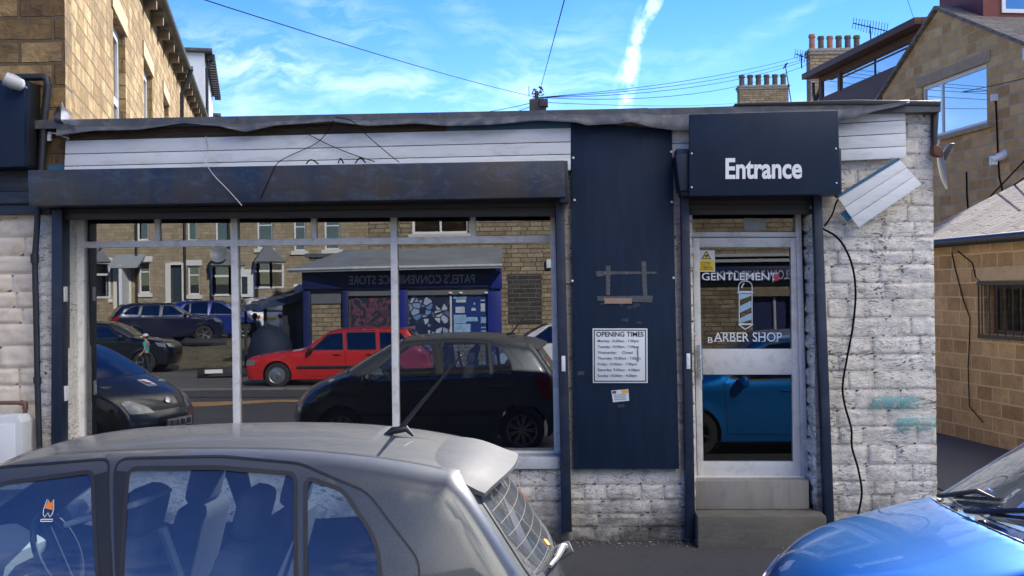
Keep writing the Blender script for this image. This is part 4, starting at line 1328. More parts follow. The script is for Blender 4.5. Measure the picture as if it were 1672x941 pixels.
MB().fbox(GW, gw[0]+.15, gw[0]+.70, -.11, -.05, gw[1]+.9, gw[3]-.12).build('opener', white_pl, wg) if False else None
MB().fbox(GW, gw[0]-.25, gw[2]+.2, -.12, .03, gw[3]+.004, gw[3]+.28).build('lintel', M('lintel_stone', (.42, .32, .19)), wg)
MB().fbox(GW, gw[0]-.15, gw[2]+.25, -.12, .10, gw[1]-.13, gw[1]-.004).build('sill', M('lintel_stone', (.42, .32, .19)), wg, bevel=.01)
# things seen on the sill: curtain, dark box
MB().fbox(GW, gw[2]-.55, gw[2]-.1, -.5, -.42, gw[1], gw[3]).build('curtain', white_pl, wg)
def g_pt(px, py, off=.02):
    d = ray(px, py)
    den = d.dot(GW.n)
    k = (GW.o-CAM).dot(GW.n)/den
    return CAM+d*k+GW.n*off
tag(MB().box(g_pt(1626, 160, .04), (.16, .2, .17), Matrix.Rotation(R(-14), 3, 'Z')).build('junction_box', white_pl, bevel=.01), 'white junction box high on the gable wall right of the window', 'junction box')
tag(MB().tube([g_pt(*q) for q in ((1627, 165), (1629, 210), (1631, 262), (1633, 290), (1638, 312))], .02, 6).build('cable', wire_m, smooth=True), 'black cable dropping from the white box on the gable wall', 'cable')
tag(MB().tube([g_pt(*q) for q in ((1579, 281), (1580, 320), (1582, 345))], .02, 6).build('cable', wire_m, smooth=True), 'short black cable end on the gable wall under the window', 'cable')
c = g_pt(1640, 257, .15)
fl2 = thing('security_light', 'white security light on the gable wall below the junction box', 'lamp', tuple(c))
MB().tube([c+Vector((-.18, -.05, -.08)), c, c+Vector((.2, .02, .08))], [.06, .10, .12], 12).build('head', white_pl, fl2, smooth=True)
MB().box(c-GW.n*.1+Vector((-.22, 0, -.08)), (.15, .16, .22)).build('bracket', white_pl, fl2, bevel=.01)
# red and white dormer on its slope
rd = thing('dormer', 'dark red dormer with a white window on the gable house roof', 'dormer', tuple(GW(4.9, -4, 8.9)))
redw = M('dark_red_board', (.16, .035, .03), .6, vary=.2)
DF = Fr(GW(4.6, -.55, 0), -GW.n)
z0d = 9.2
mb = MB().fbox(DF, 0, 4.2, -2.2, 0, z0d-.6, z0d+1.55); mb.build('cheek', redw, rd)
MB().fbox(DF, -.25, 4.5, -2.4, .3, z0d+1.55, z0d+1.75).build('roof', slate_dk, rd)
win_unit(rd, DF, .5, z0d+.05, 3.8, z0d+1.3, n=.05, fw=.10, bars=(('v', 1.4), ('v', 2.7)), glass=glass_win)

# brown timber dormer of the house behind
bh = thing('timber_dormer_house', 'house behind the gable with a long brown timber dormer and ribbon window', 'house', (11, 29, 0))
BW = Fr((11.19-.244*5.3, (17.5+.97*5.3)*1.4516, 0), dG)
tim = M('brown_timber', (.085, .035, .028), .6, vary=.35, scale=4, stretch=(3, 3, .6))
zb0, zb1 = 8.3, 10.2
mb = MB().fbox(BW, 0, 8.0, -3, -.0, zb0, 9.25); mb.fbox(BW, 0, 8.0, -3, 0, 9.98, zb1)
mb.fbox(BW, 0, .25, -3, 0, 9.251, 9.979); mb.fbox(BW, 7.7, 8.0, -3, 0, 9.251, 9.979); mb.fbox(BW, 1.7, 1.9, -.2, 0, 9.251, 9.979)
mb.build('dormer_wall', tim, bh)
mb = MB().hexa([BW(-.3, .55, zb1+.1), BW(8.5, .55, zb1+.1), BW(8.5, -3.2, zb1+.35), BW(-.3, -3.2, zb1+.35), BW(-.3, .55, zb1-.12), BW(8.5, .55, zb1-.12), BW(8.5, -3.2, zb1+.1), BW(-.3, -3.2, zb1+.1)])
mb.build('dormer_roof', tim, bh, bevel=.02)
win_unit(bh, BW, .25, 9.25, 1.7, 9.98, n=-.03, fw=.07, mat=tim, glass=glass_win)
win_unit(bh, BW, 1.9, 9.25, 7.7, 9.98, n=-.03, fw=.07, mat=tim, glass=glass_win, bars=(('h', 9.74), ('v', 4.6)))
mb = MB().fbox(BW, -2.0, 8.5, -6, -.3, -.3, 8.3); mb.build('wall', stone_g, bh)
wg_ = MB().add([BW(-2.6, -.31, 8.3), BW(.0, -.31, 8.3), BW(.0, -.31, 10.0), BW(-2.6, -3.5, 8.4)], [(0, 1, 2)])
mb = MB().prism([BW(-2.3, -.35, 8.2), BW(-.01, -.35, 8.2), BW(-.01, -.35, 9.75)], -BW.n*2.5); mb.build('rendered_gable', white_pl, bh)
MB().tube([BW(-2.5, -.2, 8.25), BW(.05, -.2, 9.95)], .09, 6).build('verge', black_pl, bh)
MB().tube([BW(-.25, .1, 10.0), BW(-.35, .05, 9.6), BW(-.2, .05, 9.2), BW(-.2, .05, 8.4)], .06, 8).build('downpipe', black_pipe, bh, smooth=True)

def chimney(parent, px0, px1, py_top, dep, ztop_pots, n, pots_dark, wd, hbelow, mats_):
    y = CAM.y+dep
    a, b = P(px0, py_top, y), P(px1, py_top, y)
    w_ = b.x-a.x
    cx_ = (a.x+b.x)/2
    mb = MB().box((cx_, y+wd/2, a.z-hbelow/2-.12), (w_*.94, wd, hbelow))
    ch = mb.build('chimney', stone_p, parent)
    mb = MB().box((cx_, y+wd/2, a.z-.06), (w_*1.0, wd+.16, .13)); mb.box((cx_, y+wd/2, a.z-.19), (w_*.97, wd+.08, .13))
    mb.build('chimney_cap', concrete, ch, bevel=.015)
    ph = P(px0, ztop_pots, y).z-a.z
    for i in range(n):
        x = a.x+w_*(.10+.80*i/(n-1))
        r = w_/n*.36
        hh = ph*(1.15 if (not pots_dark and i == 0) else 1)
        MB().lathe([(r*1.1, 0), (r*1.08, hh*.1), (r*.9, hh*.16), (r*.85, hh*.75), (r*1.05, hh*.8), (r*1.08, hh*.9), (r*.95, hh*.93), (r*.95, hh), (r*.7, hh), (r*.68, hh*.7)],
                   Matrix.Translation((x, y+wd/2, a.z+.002)), 14).build('pot', mats_[i % len(mats_)], ch, smooth=True, angle=30)
    return ch
def far_house(label, x0, x1, y0, y1, ze_, zr_):
    h = thing('stone_house', label, 'house', ((x0+x1)/2, (y0+y1)/2, 0))
    f = Fr((x0, y0, 0), (1, 0, 0))
    MB().fbox(f, 0, x1-x0, -(y1-y0), 0, -.3, ze_).build('wall', stone_g, h)
    ym = (y0+y1)/2
    mb = MB().prism([Vector((x0-.2, y0-.3, ze_+.002)), Vector((x0-.2, y1+.3, ze_+.002)), Vector((x0-.2, ym, zr_))], (x1-x0+.4, 0, 0))
    mb.build('roof', slate_dk, h)
    return h
h1 = far_house('stone house behind the timber dormer carrying a chimney of mixed clay pots', 9.5, 17, 39.5, 48, 7.5, 10.2)
chimney(h1, 1320, 1412, 80, 50.1, 57, 6, False, .8, 5.0, [terra, pot_dk, terra, pot_dk, pot_dk, pot_dk])
h2 = far_house('distant stone house with a chimney of six dark pots above the shop roof', 9, 19, 62, 71, 9, 12.5)
ch2 = chimney(h2, 1205, 1290, 140, 72.6, 121, 6, True, 1.0, 6.0, [pot_dk])
# aerials
def yagi(label, px0, py0, px1, py1, pxm, pym, dep, els, dish=False):
    y = CAM.y+dep
    t_ = thing('television_aerial', label, 'aerial', tuple(P(pxm, pym, y)))
    a, b = P(px0, py0, y), P(px1, py1, y)
    mb = MB().tube([P(pxm, pym, y), a.lerp(b, .5)+Vector((0, 0, .1))], .025, 6)
    mb.build('mast', wire_m, t_)
    mb = MB().tube([a, b], .02, 6)
    for i in range(els):
        p = a.lerp(b, i/(els-1)); s = .18+.10*i/els
        mb.tube([p+Vector((0, -s*.6, s)), p+Vector((0, s*.6, -s))], .012, 4)
    mb.build('boom', wire_m, t_)
yagi('long television aerial above the brown timber dormer', 1393, 38, 1448, 51, 1423, 84, 43.5, 13)
yagi('small television aerial beside the chimney of mixed pots', 1298, 88, 1318, 95, 1309, 112, 48, 6)
mst = thing('aerial_mast', 'thin leaning aerial mast beside the distant chimney', 'aerial', tuple(P(1292, 165, 62)))
MB().tube([P(1292, 168, 62), P(1282, 104, 62)], .03, 6).build('mast', wire_m, mst)
MB().tube([P(1279, 112, 62), P(1286, 103, 62)], .05, 6).build('head', wire_m, mst)

# pole carrying the overhead wires
py_ = 19.6
pt = P(878, 152, py_)
up = thing('telegraph_pole', 'telegraph pole whose cluttered top shows over the shop roof', 'pole', (pt.x, py_, 0))
MB().tube([(pt.x, py_, -.3), (pt.x, py_, pt.z-.45)], [.16, .13], 14).build('pole', M('pole_timber', (.06, .045, .035), .85, vary=.4, stretch=(3, 3, .4)), up, smooth=True)
zb = P(878, 182, py_).z; zm = P(878, 165, py_).z
mb = MB().box((pt.x, py_, (zb+zm)/2-.1), (.44, .34, zm-zb+.25)); mb.box((pt.x+.16, py_-.1, zm-.08), (.22, .3, .2))
mb.build('terminal_box', M('sooty_box', (.05, .055, .065), .8, vary=.4), up, bevel=.02)
mb = MB()
rg = random.Random(4)
for i in range(26):
    a = rg.uniform(0, 6.28); r = rg.uniform(.1, .19); z = zm+rg.uniform(-.02, .32)
    mb.tube([(pt.x+r*math.cos(a), py_+r*math.sin(a), z), (pt.x+r*.6*math.cos(a+.9), py_+r*.6*math.sin(a+.9), z+rg.uniform(-.1, .14))], .014, 5)
mb.tube([(pt.x-.03, py_, zm-.1), (pt.x-.03, py_, pt.z+.05)], .05, 10)
mb.tube([(pt.x-.23, py_, zm+.12), (pt.x-.23, py_, zm+.4)], .01, 5)
mb.build('insulators', M('rusty_iron', (.08, .06, .05), .8, vary=.5), up)
top_ = Vector((pt.x, py_, pt.z-.12))
def span(label, end, sag, r=.009, start=None):
    a = Vector(start or top_); b = Vector(end)
    q = [a.lerp(b, k/14)-Vector((0, 0, sag*4*(k/14)*(1-k/14))) for k in range(15)]
    tag(MB().tube(q, r, 5).build('overhead_wire', wire_m, smooth=True), label, 'wire', 'overhead wires')
def ext(px, py, y, k=1.6):
    e = P(px, py, y); return top_+(e-top_)*k
span('overhead wire running from the pole up to the top left over the shop', ext(405, 0, 1.5), .15, .006)
span('overhead wire rising steeply from the pole towards the viewer', ext(921, 0, -1.0, 1.2), .02, .005)
span('topmost overhead wire from the pole to the chimney of mixed pots', P(1322, 88, 40.6), .25)
span('second overhead wire from the pole to the chimney of mixed pots', P(1322, 94, 40.6), .3)
span('third overhead wire from the pole to the chimney of mixed pots', P(1322, 97, 40.6), .4)
span('lowest overhead wire slanting from the pole to the right chimney', P(1322, 104, 40.6), .55)
span('near level overhead wire from the pole towards the distant chimney', P(1205, 168, 62), .15, start=top_-Vector((0, 0, .12)))
span('overhead wire dropping left from the pole behind the shop roof', P(800, 182, 29), .02, start=top_-Vector((0, 0, .1)))
span('short overhead wire dropping steeply left of the pole', P(838, 184, 26), .02, start=top_-Vector((0, 0, .15)))
span('overhead wire crossing in front of the gable window', P(1690, 124, 13), .1, start=P(1440, 168, 35))
span('dark overhead wire at the top right above the timber dormer', P(1478, -12, 29), .01, start=P(1494, 36, 32))
span('pale stay wire slanting over the outbuilding roof, upper', P(1680, 255, 7.3), .0, .012, start=P(1601, 338, 8.7))
span('pale stay wire slanting over the outbuilding roof, lower', P(1680, 285, 7.3), .0, .012, start=P(1637, 316, 8.7))
# ------------------------------------------------------------------ cars
def crom(pts, step):
    """smooth open curve through tuples; returns samples and index of every given point"""
    out, idx = [], []
    n = len(pts)
    for i in range(n-1):
        p0, p1, p2, p3 = (pts[max(i-1, 0)], pts[i], pts[i+1], pts[min(i+2, n-1)])
        d = math.hypot(p2[0]-p1[0], p2[1]-p1[1])
        k = max(2, int(d/step))
        idx.append(len(out))
        for j in range(k):
            t = j/k
            out.append(tuple(.5*((2*b)+(c-a)*t+(2*a-5*b+4*c-e)*t*t+(3*b-a-3*c+e)*t**3) for a, b, c, e in zip(p0, p1, p2, p3)))
    idx.append(len(out)); out.append(pts[-1])
    return out, idx
rubber = M('tyre_rubber', (.02, .02, .021), .8, vary=.2)
alloy = M('alloy', (.55, .56, .58), .3, metal=1, vary=.06)
alloy_g = M('grey_alloy', (.28, .29, .30), .35, metal=.8, vary=.08)
trim_m = M('car_trim', (.014, .015, .017), .45, vary=.15)
seal_m = M('window_seal', (.022, .022, .024), .45, vary=.15)
seat_m = M('seat_cloth', (.05, .055, .062), .85, vary=.2, scale=20)
dash_m = M('dash_plastic', (.34, .36, .36), .55, vary=.06)
lens_m = M('lamp_lens', (.34, .37, .40), .08, metal=.55, vary=.25, scale=14)
red_l = M('red_lens', (.35, .01, .012), .15, vary=.3, scale=20)
chrome = M('chrome', (.75, .76, .78), .12, metal=1, vary=.05)
plate_w = M('plate_white', (.75, .75, .73), .4, vary=.03)
plate_y = M('plate_yellow', (.70, .52, .06), .4, vary=.03)
car_glass = glass_mat('car_glass', .10, (.62, .72, .76), smear=.10, fres=.75)
car_glass_side = glass_mat('car_side_glass', .13, (.70, .80, .86), smear=.05, fres=.45)
car_glass_dk = glass_mat('car_dark_glass', .14, (.16, .19, .21), fres=.7)

class Car: pass
def make_car(name, label, paint, sp, loc, rz=0.0, group=None, cat='car'):
    """sp: outline and openings in side view, x from the nose to the tail, z up; the car points along -x"""
    st = sp.get('step', .07)
    root = thing(name, label, cat, (0, 0, 0), 0, group)
    prof, pidx = crom(sp['prof'], st*.8)                     # x, z, round, bow, crown
    fine, fidx = crom(sp['prof'], .006)
    W0, tum, L = sp['W'], sp['tum'], sp['prof'][-1][0]
    xa, ka, xb, kb = sp.get('plan', (.95, .17, L-.85, .12))
    belt = sp['belt']
    tail_x = max(p[0] for p in prof)
    nz_ = len(prof)
    def bz(x): return belt[0]+(belt[1]-belt[0])*max(0, min(1, x/tail_x))
    def Wbase(x, z):
        b = bz(x)
        if z < b:
            t = max(0, (b-z)/(b-.2))
            w_ = W0*(1-.012*t-.075*t*t*t)
        else:
            d = z-b
            w_ = W0 - tum*d - sp.get('curv', .12)*d*d - .006*min(1, d/.03)
        # shoulder line
        w_ += .008*math.exp(-((z-b+.10)/.05)**2)
        if x < xa: w_ *= 1-ka*((xa-x)/xa)**2.4
        if x > xb: w_ *= 1-kb*((x-xb)/(tail_x-xb))**2.2
        for xw in sp['wheels']:
            d = math.hypot(x-xw, z-sp['R'])-(sp['R']+.06)
            if d > -.02: w_ += .012*math.exp(-(max(0, d)/.05)**2)
        return w_
    segs = [(Vector(prof[i][:2]), Vector(prof[i+1][:2]), prof[i][2], prof[i+1][2]) for i in range(nz_-1)]
    cache = {}
    def W(x, z):
        key = (round(x, 4), round(z, 4))
        if key in cache: return cache[key]
        p = Vector((x, z)); best = 9; r = .05
        for a, b, ra, rb in segs:
            if abs(a.x-x) > .5 and abs(b.x-x) > .5: continue
            ab = b-a; l2 = ab.length_squared
            t = 0 if l2 == 0 else max(0, min(1, (p-a).dot(ab)/l2))
            d = (p-a-ab*t).length
            if d < best: best = d; r = ra+(rb-ra)*t
        w_ = Wbase(x, z)
        if best < r: w_ -= r*(1-math.sqrt(max(0, 1-(1-best/r)**2)))
        cache[key] = w_
        return w_
    def side(x, z, s, off=0.0):
        w_ = W(x, z)
        if off:
            e = .01
            gx = (W(x+e, z)-W(x-e, z))/(2*e); gz = (W(x, z+e)-W(x, z-e))/(2*e)
            n = Vector((-gx, 1, -gz)).normalized()
            return Vector((x+n.x*off, s*(w_+n.y*off), z+n.z*off))
        return Vector((x, s*w_, z))
    # strip over the top
    fcum = [0]
    for i in range(len(fine)-1): fcum.append(fcum[-1]+math.hypot(fine[i+1][0]-fine[i][0], fine[i+1][1]-fine[i][1]))
    # the coarse samples' arc positions measured on the fine curve
    cum = []
    for j in range(len(pidx)-1):
        i0, i1 = pidx[j], pidx[j+1]
        f0, f1 = fidx[j], fidx[j+1]
        for i in range(i0, i1):
            q = f0+(f1-f0)*(i-i0)/(i1-i0); k = int(q); cum.append(fcum[k]+(fcum[min(k+1, len(fcum)-1)]-fcum[k])*(q-k))
    cum.append(fcum[-1])
    wt = [Wbase(p[0], p[1])-p[2] for p in fine]
    WN = .65
    def strip(s, u, off=0.0):
        s = max(0, min(cum[-1], s))
        i = 0
        lo, hi = 0, len(fine)-2
        while lo < hi:
            m_ = (lo+hi+1)//2
            if fcum[m_] <= s: lo = m_
            else: hi = m_-1
        i = lo
        t = (s-fcum[i])/max(1e-9, fcum[i+1]-fcum[i])
        t = max(0, min(1, t))
        a, b = fine[i], fine[i+1]
        g = lambda k: a[k]+(b[k]-a[k])*t
        w_ = wt[i]+(wt[i+1]-wt[i])*t
        f = 1-u*u
        v = Vector((g(0)+g(3)*f, u*w_, g(1)+g(4)*f))
        if off:
            e = .01
            d1 = strip(s+e, u)-strip(s-e, u); d2 = strip(s, min(1, u+.02))-strip(s, max(-1, u-.02))
            n = d2.cross(d1).normalized()
            if n.z < 0 and abs(n.z) > .3: n = -n
            c_ = Vector((tail_x/2, 0, .7))
            if (v-c_).dot(n) < 0: n = -n
            v = v+n*off
        return v
    def s_at(i, t=0.0): return cum[pidx[i]]+(cum[pidx[min(i+1, len(pidx)-1)]]-cum[pidx[i]])*t
    def s_front(z):                                          # arc position of a height on the nose
        for i in range(nz_-1):
            if prof[i+1][1] >= z: 
                a, b = prof[i][1], prof[i+1][1]
                return cum[i]+(cum[i+1]-cum[i])*((z-a)/max(1e-6, b-a))
        return 0
    def s_rear(z):
        for i in range(nz_-1, 0, -1):
            if prof[i-1][1] >= z:
                a, b = prof[i][1], prof[i-1][1]
                return cum[i]+(cum[i-1]-cum[i])*((z-a)/max(1e-6, b-a))
        return cum[-1]
    zs = sp.get('sill', .22)
    Ra = sp['R']+.045
    bottom = []
    for xw in sorted(sp['wheels'], reverse=True):
        a0 = math.asin(max(-1, (zs-sp['R'])/Ra))
        for k in range(17):
            a = a0+(PI-2*a0)*k/16
            bottom.append((xw+Ra*math.cos(a), sp['R']+Ra*math.sin(a)))
    oprof = []
    for c_ in cum:
        q_ = strip(c_, 1.0); oprof.append((q_.x, q_.z))
    outer = oprof+dens_open([oprof[-1]]+bottom+[oprof[0]], st)[1:-1]
    wins = [dens(round_poly(w_, .03), st) for w_ in sp['windows']]
    doors = [dens(round_poly(d, .04), st) for d in sp.get('doors', [])]
    def mesh_regions(loops, regions, fn, center, stepv, extra=()):
        ov, tris = cdt(loops, stepv, extra)
        out = {}
        for f, c in tris:
            key = 'body'
            for k_, poly in regions:
                if inside(c, poly): key = k_; break
            out.setdefault(key, []).append(f)
        pts = [fn(p.x, p.y) for p in ov]
        res = {}
        for k_, fs in out.items():
            mb = MB()
            used = {}
            for f in fs:
                g = []
                for i in f:
                    if i not in used: used[i] = len(mb.v); mb.v.append(pts[i])
                    g.append(used[i])
                a, b, c = (mb.v[q] for q in g[:3])
                n = (b-a).cross(c-a)
                if n.dot((a+b+c)/3-center((a+b+c)/3)) < 0: g.reverse()
                mb.f.append(tuple(g))
            res[k_] = mb
        return res
    body = MB()
    cen = lambda p: Vector((p.x, 0, p.z))
    cen2 = lambda p: Vector((max(1.0, min(tail_x-.8, p.x)), 0, .55))
    side_off = 0
    parts = []
    rim_pts = []
    for i in range(1, nz_-1):
        tx, tz = oprof[i+1][0]-oprof[i-1][0], oprof[i+1][1]-oprof[i-1][1]
        l_ = math.hypot(tx, tz) or 1
        nx, nz2_ = tz/l_, -tx/l_
        for f_ in (.06, .2, .42, .7):
            q_ = (oprof[i][0]+nx*prof[i][2]*f_, oprof[i][1]+nz2_*prof[i][2]*f_)
            if sp.get('step', .07) <= .06 and inside(q_, outer): rim_pts.append(q_)
    for s in (-1, 1):
        res = mesh_regions([outer]+wins+doors, [(('w', i), w_) for i, w_ in enumerate(wins)]+[(('d', i), d) for i, d in enumerate(doors)], lambda x, z: side(x, z, s), cen, st, rim_pts)
        for k_, mb in res.items():
            if k_ == 'body': body.add(mb.v, mb.f)
            else: parts.append((k_, s, mb))
    uw = sp.get('ws_u', .93); ur = sp.get('rw_u', .90)
    q0, q1 = s_at(sp['ws'][0]), s_at(sp['ws'][1])
    r0, r1 = s_at(sp['rw'][0]), s_at(sp['rw'][1])
    wsp = dens(round_poly([(q0, -WN*uw*.97), (q1, -WN*uw), (q1, WN*uw), (q0, WN*uw*.97)], .08), st)
    rwp = dens(round_poly([(r0, -WN*ur), (r1, -WN*ur), (r1, WN*ur), (r0, WN*ur)], .09), st)
    ol = [(c, -WN) for c in cum]+dens_open([(cum[-1], -WN), (cum[-1], WN)], st)[1:-1]+[(c, WN) for c in reversed(cum)]+dens_open([(0, WN), (0, -WN)], st)[1:-1]
    res = mesh_regions([ol, wsp, rwp], [('windscreen', wsp), ('rear_window', rwp)], lambda s, v: strip(s, max(-1, min(1, v/WN))), cen2, st)
    body.add(res['body'].v, res['body'].f)
    bo = body.build('body', paint, root, smooth=True, fix=False, weld=True, angle=50, uv=False)
    gl_s = sp.get('glass_side', car_glass_dk); gl = sp.get('glass', car_glass_dk)
    ws_o = res['windscreen'].build('windscreen', gl, root, smooth=True, fix=False, uv=False)
    rw_o = res['rear_window'].build('rear_window', sp.get('glass_rear', gl), root, smooth=True, fix=False, uv=False)
    dobj = {}
    for k_, s, mb in parts:
        if k_[0] == 'd':
            dobj[(k_[1], s)] = mb.build('door', paint, root, smooth=True, fix=False, uv=False)
    for k_, s, mb in parts:
        if k_[0] == 'w': mb.build('side_window', gl_s, root, smooth=True, fix=False, uv=False)
    # ribbons: seals and shut lines
    def ribbon(mb, poly, fn, wd, off, closed=True):
        n = len(poly); rg_ = range(n if closed else n-1)
        L_, Rr = [], []
        for i in range(n):
            p = Vector(poly[i])
            a = Vector(poly[i-1] if (closed or i) else poly[i]); b = Vector(poly[(i+1) % n] if (closed or i < n-1) else poly[i])
            d = (b-a).normalized() if (b-a).length > 1e-6 else Vector((1, 0))
            nn = Vector((-d.y, d.x))*wd/2
            L_.append(fn(p.x+nn.x, p.y+nn.y, off)); Rr.append(fn(p.x-nn.x, p.y-nn.y, off))
        k = len(mb.v); mb.v += L_+Rr
        for i in rg_:
            j = (i+1) % n
            mb.f.append((k+i, k+j, k+n+j, k+n+i))
    for s in (-1, 1):
        mb = MB()
        for w_ in wins: ribbon(mb, w_, lambda x, z, o: side(x, z, s, o), sp.get('seal', .022), .004)
        mb.build('window_seal', seal_m, root, smooth=True, uv=False)
        mb = MB()
        for d in doors: ribbon(mb, d, lambda x, z, o: side(x, z, s, o), .007, .0025)
        for ln in sp.get('lines', []): ribbon(mb, dens_open(ln, st), lambda x, z, o: side(x, z, s, o), .008, .0025, False)
        mb.build('shut_line', trim_m, root, uv=False)
        for q in sp.get('pillars', []):                       # black pillar covers
            mb = MB()
            ov, tris = cdt([dens(q, st)], st)
            mb.add([side(p.x, p.y, s, .003) for p in ov], [f for f, c in tris])
            mb.build('pillar_trim', trim_m, root, smooth=True, uv=False)
        if sp.get('moulding'):
            mb = MB(); z0, z1, x0, x1 = sp['moulding']
            mb.grid(lambda u, v: side(x0+(x1-x0)*u, z0+(z1-z0)*v, s, .006+.012*math.sin(PI*v)), 40, 4)
            mb.build('moulding', trim_m, root, smooth=True, uv=False)
    mb = MB()
    ribbon(mb, wsp, lambda s_, v, o: strip(s_, max(-1, min(1, v/WN)), o), .022, .004)
    mb.build('screen_seal', trim_m, root, smooth=True, uv=False)
    mb = MB(); ribbon(mb, rwp, lambda s_, v, o: strip(s_, max(-1, min(1, v/WN)), o), .022, .004)
    mb.build('screen_seal', trim_m, root, smooth=True, uv=False)
    for ln in sp.get('top_lines', []):
        mb = MB(); ribbon(mb, dens_open([(s_at(*a) if isinstance(a, tuple) else a, u*WN) for a, u in ln], st), lambda s_, v, o: strip(s_, max(-1, min(1, v/WN)), o), .008, .003, False)
        mb.build('panel_gap', trim_m, root, uv=False)
    # door handles
    for (i, hx, hz) in sp.get('handles', []):
        for s in (-1, 1):
            mb = MB()
            mb.grid(lambda u, v: side(hx-.10+.2*u, hz-.018+.036*v, s, .004+.024*math.sin(PI*min(1, max(0, v)))*math.sin(PI*u)**.5), 10, 4)
            mb.build('handle', sp.get('handle_mat', paint), dobj.get((i, s), root), smooth=True, uv=False)
    # lamps and patches given as polygons on the side or the strip
    def patch(mb, poly, fn, off, stv):
        ov, tris = cdt([dens(round_poly(poly, .03), stv)], stv)
        pts = [fn(p.x, p.y, off) for p in ov]
        k = len(mb.v)
        ed = dens(round_poly(poly, .03), stv)
        mb.add(pts, [f for f, c in tris])
        n = len(ed)
        mb.add([fn(x, y, off) for x, y in ed]+[fn(x, y, -.004) for x, y in ed], [(i, (i+1) % n, (i+1) % n+n, i+n) for i in range(n)])
    def lamps(nm, spec, mat, rear):
        for s in (-1, 1):
            mb = MB()
            if spec.get('side'): patch(mb, spec['side'], lambda x, z, o: side(x, z, s, o), .006, .04)
            if spec.get('strip'):
                sf = s_rear if rear else s_front
                patch(mb, [(sf(z), u*WN*s) for u, z in spec['strip']], lambda s_, v, o: strip(s_, max(-1, min(1, v/WN)), o), .006, .04)
            mb.build(nm, mat, root, smooth=True, uv=False)
    if 'head' in sp: lamps('headlight', sp['head'], lens_m, False)
    if 'tail' in sp: lamps('tail_light', sp['tail'], red_l, True)
    for (nm, mat, rear, poly, off) in sp.get('patches', []):
        sf = s_rear if rear else s_front
        mb = MB()
        patch(mb, [(sf(z), u*WN) for u, z in poly], lambda s_, v, o: strip(s_, max(-1, min(1, v/WN)), o), off, .05)
        mb.build(nm, mat, root, smooth=True, uv=False)
    for (rear, z, txt) in sp.get('plates', []):
        s_ = (s_rear if rear else s_front)(z)
        c = strip(s_, 0)
        sx = 1 if rear else -1
        c = c+Vector((sx*.035, 0, 0))
        po = MB().box(c, (.03, .52, .112)).build('number_plate', plate_y if rear else plate_w, root, bevel=.004)
        if txt:
            yv = Vector((0, 1 if rear else -1, 0))
            text_mb(txt, c+Vector((sx*.017, 0, -.037))-yv*.23, yv*.46, Vector((0, 0, .074)), (sx, 0, 0), .002, .02).build('characters', trim_m, po, uv=False)
    # underside, wheel wells and wheels
    mb = MB().box((tail_x/2, 0, zs+.05), (tail_x-.5, W0*1.5, .08))
    mb.box((tail_x/2, 0, zs+.0), (tail_x*.55, W0*1.75, .05))
    mb.build('floor_pan', trim_m, root)
    Rw, ww = sp['R'], sp.get('tyre', .19)
    mtr = MB(); mrm = MB()
    rr = Rw*sp.get('rim', .68)
    mtr.lathe([(rr*.98, -ww*.42), (rr*1.03, -ww*.5), (Rw*.93, -ww*.5), (Rw*.985, -ww*.40), (Rw, -ww*.25), (Rw, ww*.25), (Rw*.985, ww*.40), (Rw*.93, ww*.5), (rr*1.03, ww*.5), (rr*.98, ww*.42)], n=36)
    mrm.lathe([(rr*.99, ww*.40), (rr*1.0, ww*.5), (rr*.95, ww*.48), (rr*.90, ww*.30), (rr*.88, -ww*.3)], n=36)
    ns = sp.get('spokes', 9)
    if sp.get('hubcap'):
        mrm.lathe([(0, ww*.50), (rr*.30, ww*.49), (rr*.36, ww*.46), (rr*.62, ww*.45), (rr*.92, ww*.42)], n=36)
        for k in range(14):
            a = 2*PI*k/14
            d = Vector((math.cos(a), math.sin(a), 0)); e = Vector((-d.y, d.x, 0))
            mrm.hexa([d*rr*.42-e*.012+Vector((0, 0, ww*.44)), d*rr*.82-e*.022+Vector((0, 0, ww*.42)), d*rr*.82+e*.022+Vector((0, 0, ww*.42)), d*rr*.42+e*.012+Vector((0, 0, ww*.44)),
                      d*rr*.42-e*.012+Vector((0, 0, ww*.49)), d*rr*.82-e*.022+Vector((0, 0, ww*.47)), d*rr*.82+e*.022+Vector((0, 0, ww*.47)), d*rr*.42+e*.012+Vector((0, 0, ww*.49))])
    else:
        mrm.lathe([(0, ww*.40), (rr*.17, ww*.40), (rr*.2, ww*.34), (rr*.2, 0)], n=24)
        for k in range(ns):
            for dd in ((-.045, .045) if sp.get('twin') else (0,)):
                a = 2*PI*k/ns
                d = Vector((math.cos(a+dd*.6), math.sin(a+dd*.6), 0)); d2 = Vector((math.cos(a+dd*2.4), math.sin(a+dd*2.4), 0))
                e = Vector((-d.y, d.x, 0)); w1, w2 = rr*.055, rr*(.05 if sp.get('twin') else .085)
                A, B = d*rr*.15, d2*rr*.95
                h0, h1 = ww*.40, ww*.46
                mrm.hexa([A-e*w1+Vector((0, 0, h0-.03)), B-e*w2+Vector((0, 0, h1-.03)), B+e*w2+Vector((0, 0, h1-.03)), A+e*w1+Vector((0, 0, h0-.03)),
                          A-e*w1*.6+Vector((0, 0, h0)), B-e*w2*.6+Vector((0, 0, h1)), B+e*w2*.6+Vector((0, 0, h1)), A+e*w1*.6+Vector((0, 0, h0))])
    mdk = MB().lathe([(0, -ww*.1), (rr*.9, -ww*.1)], n=24)
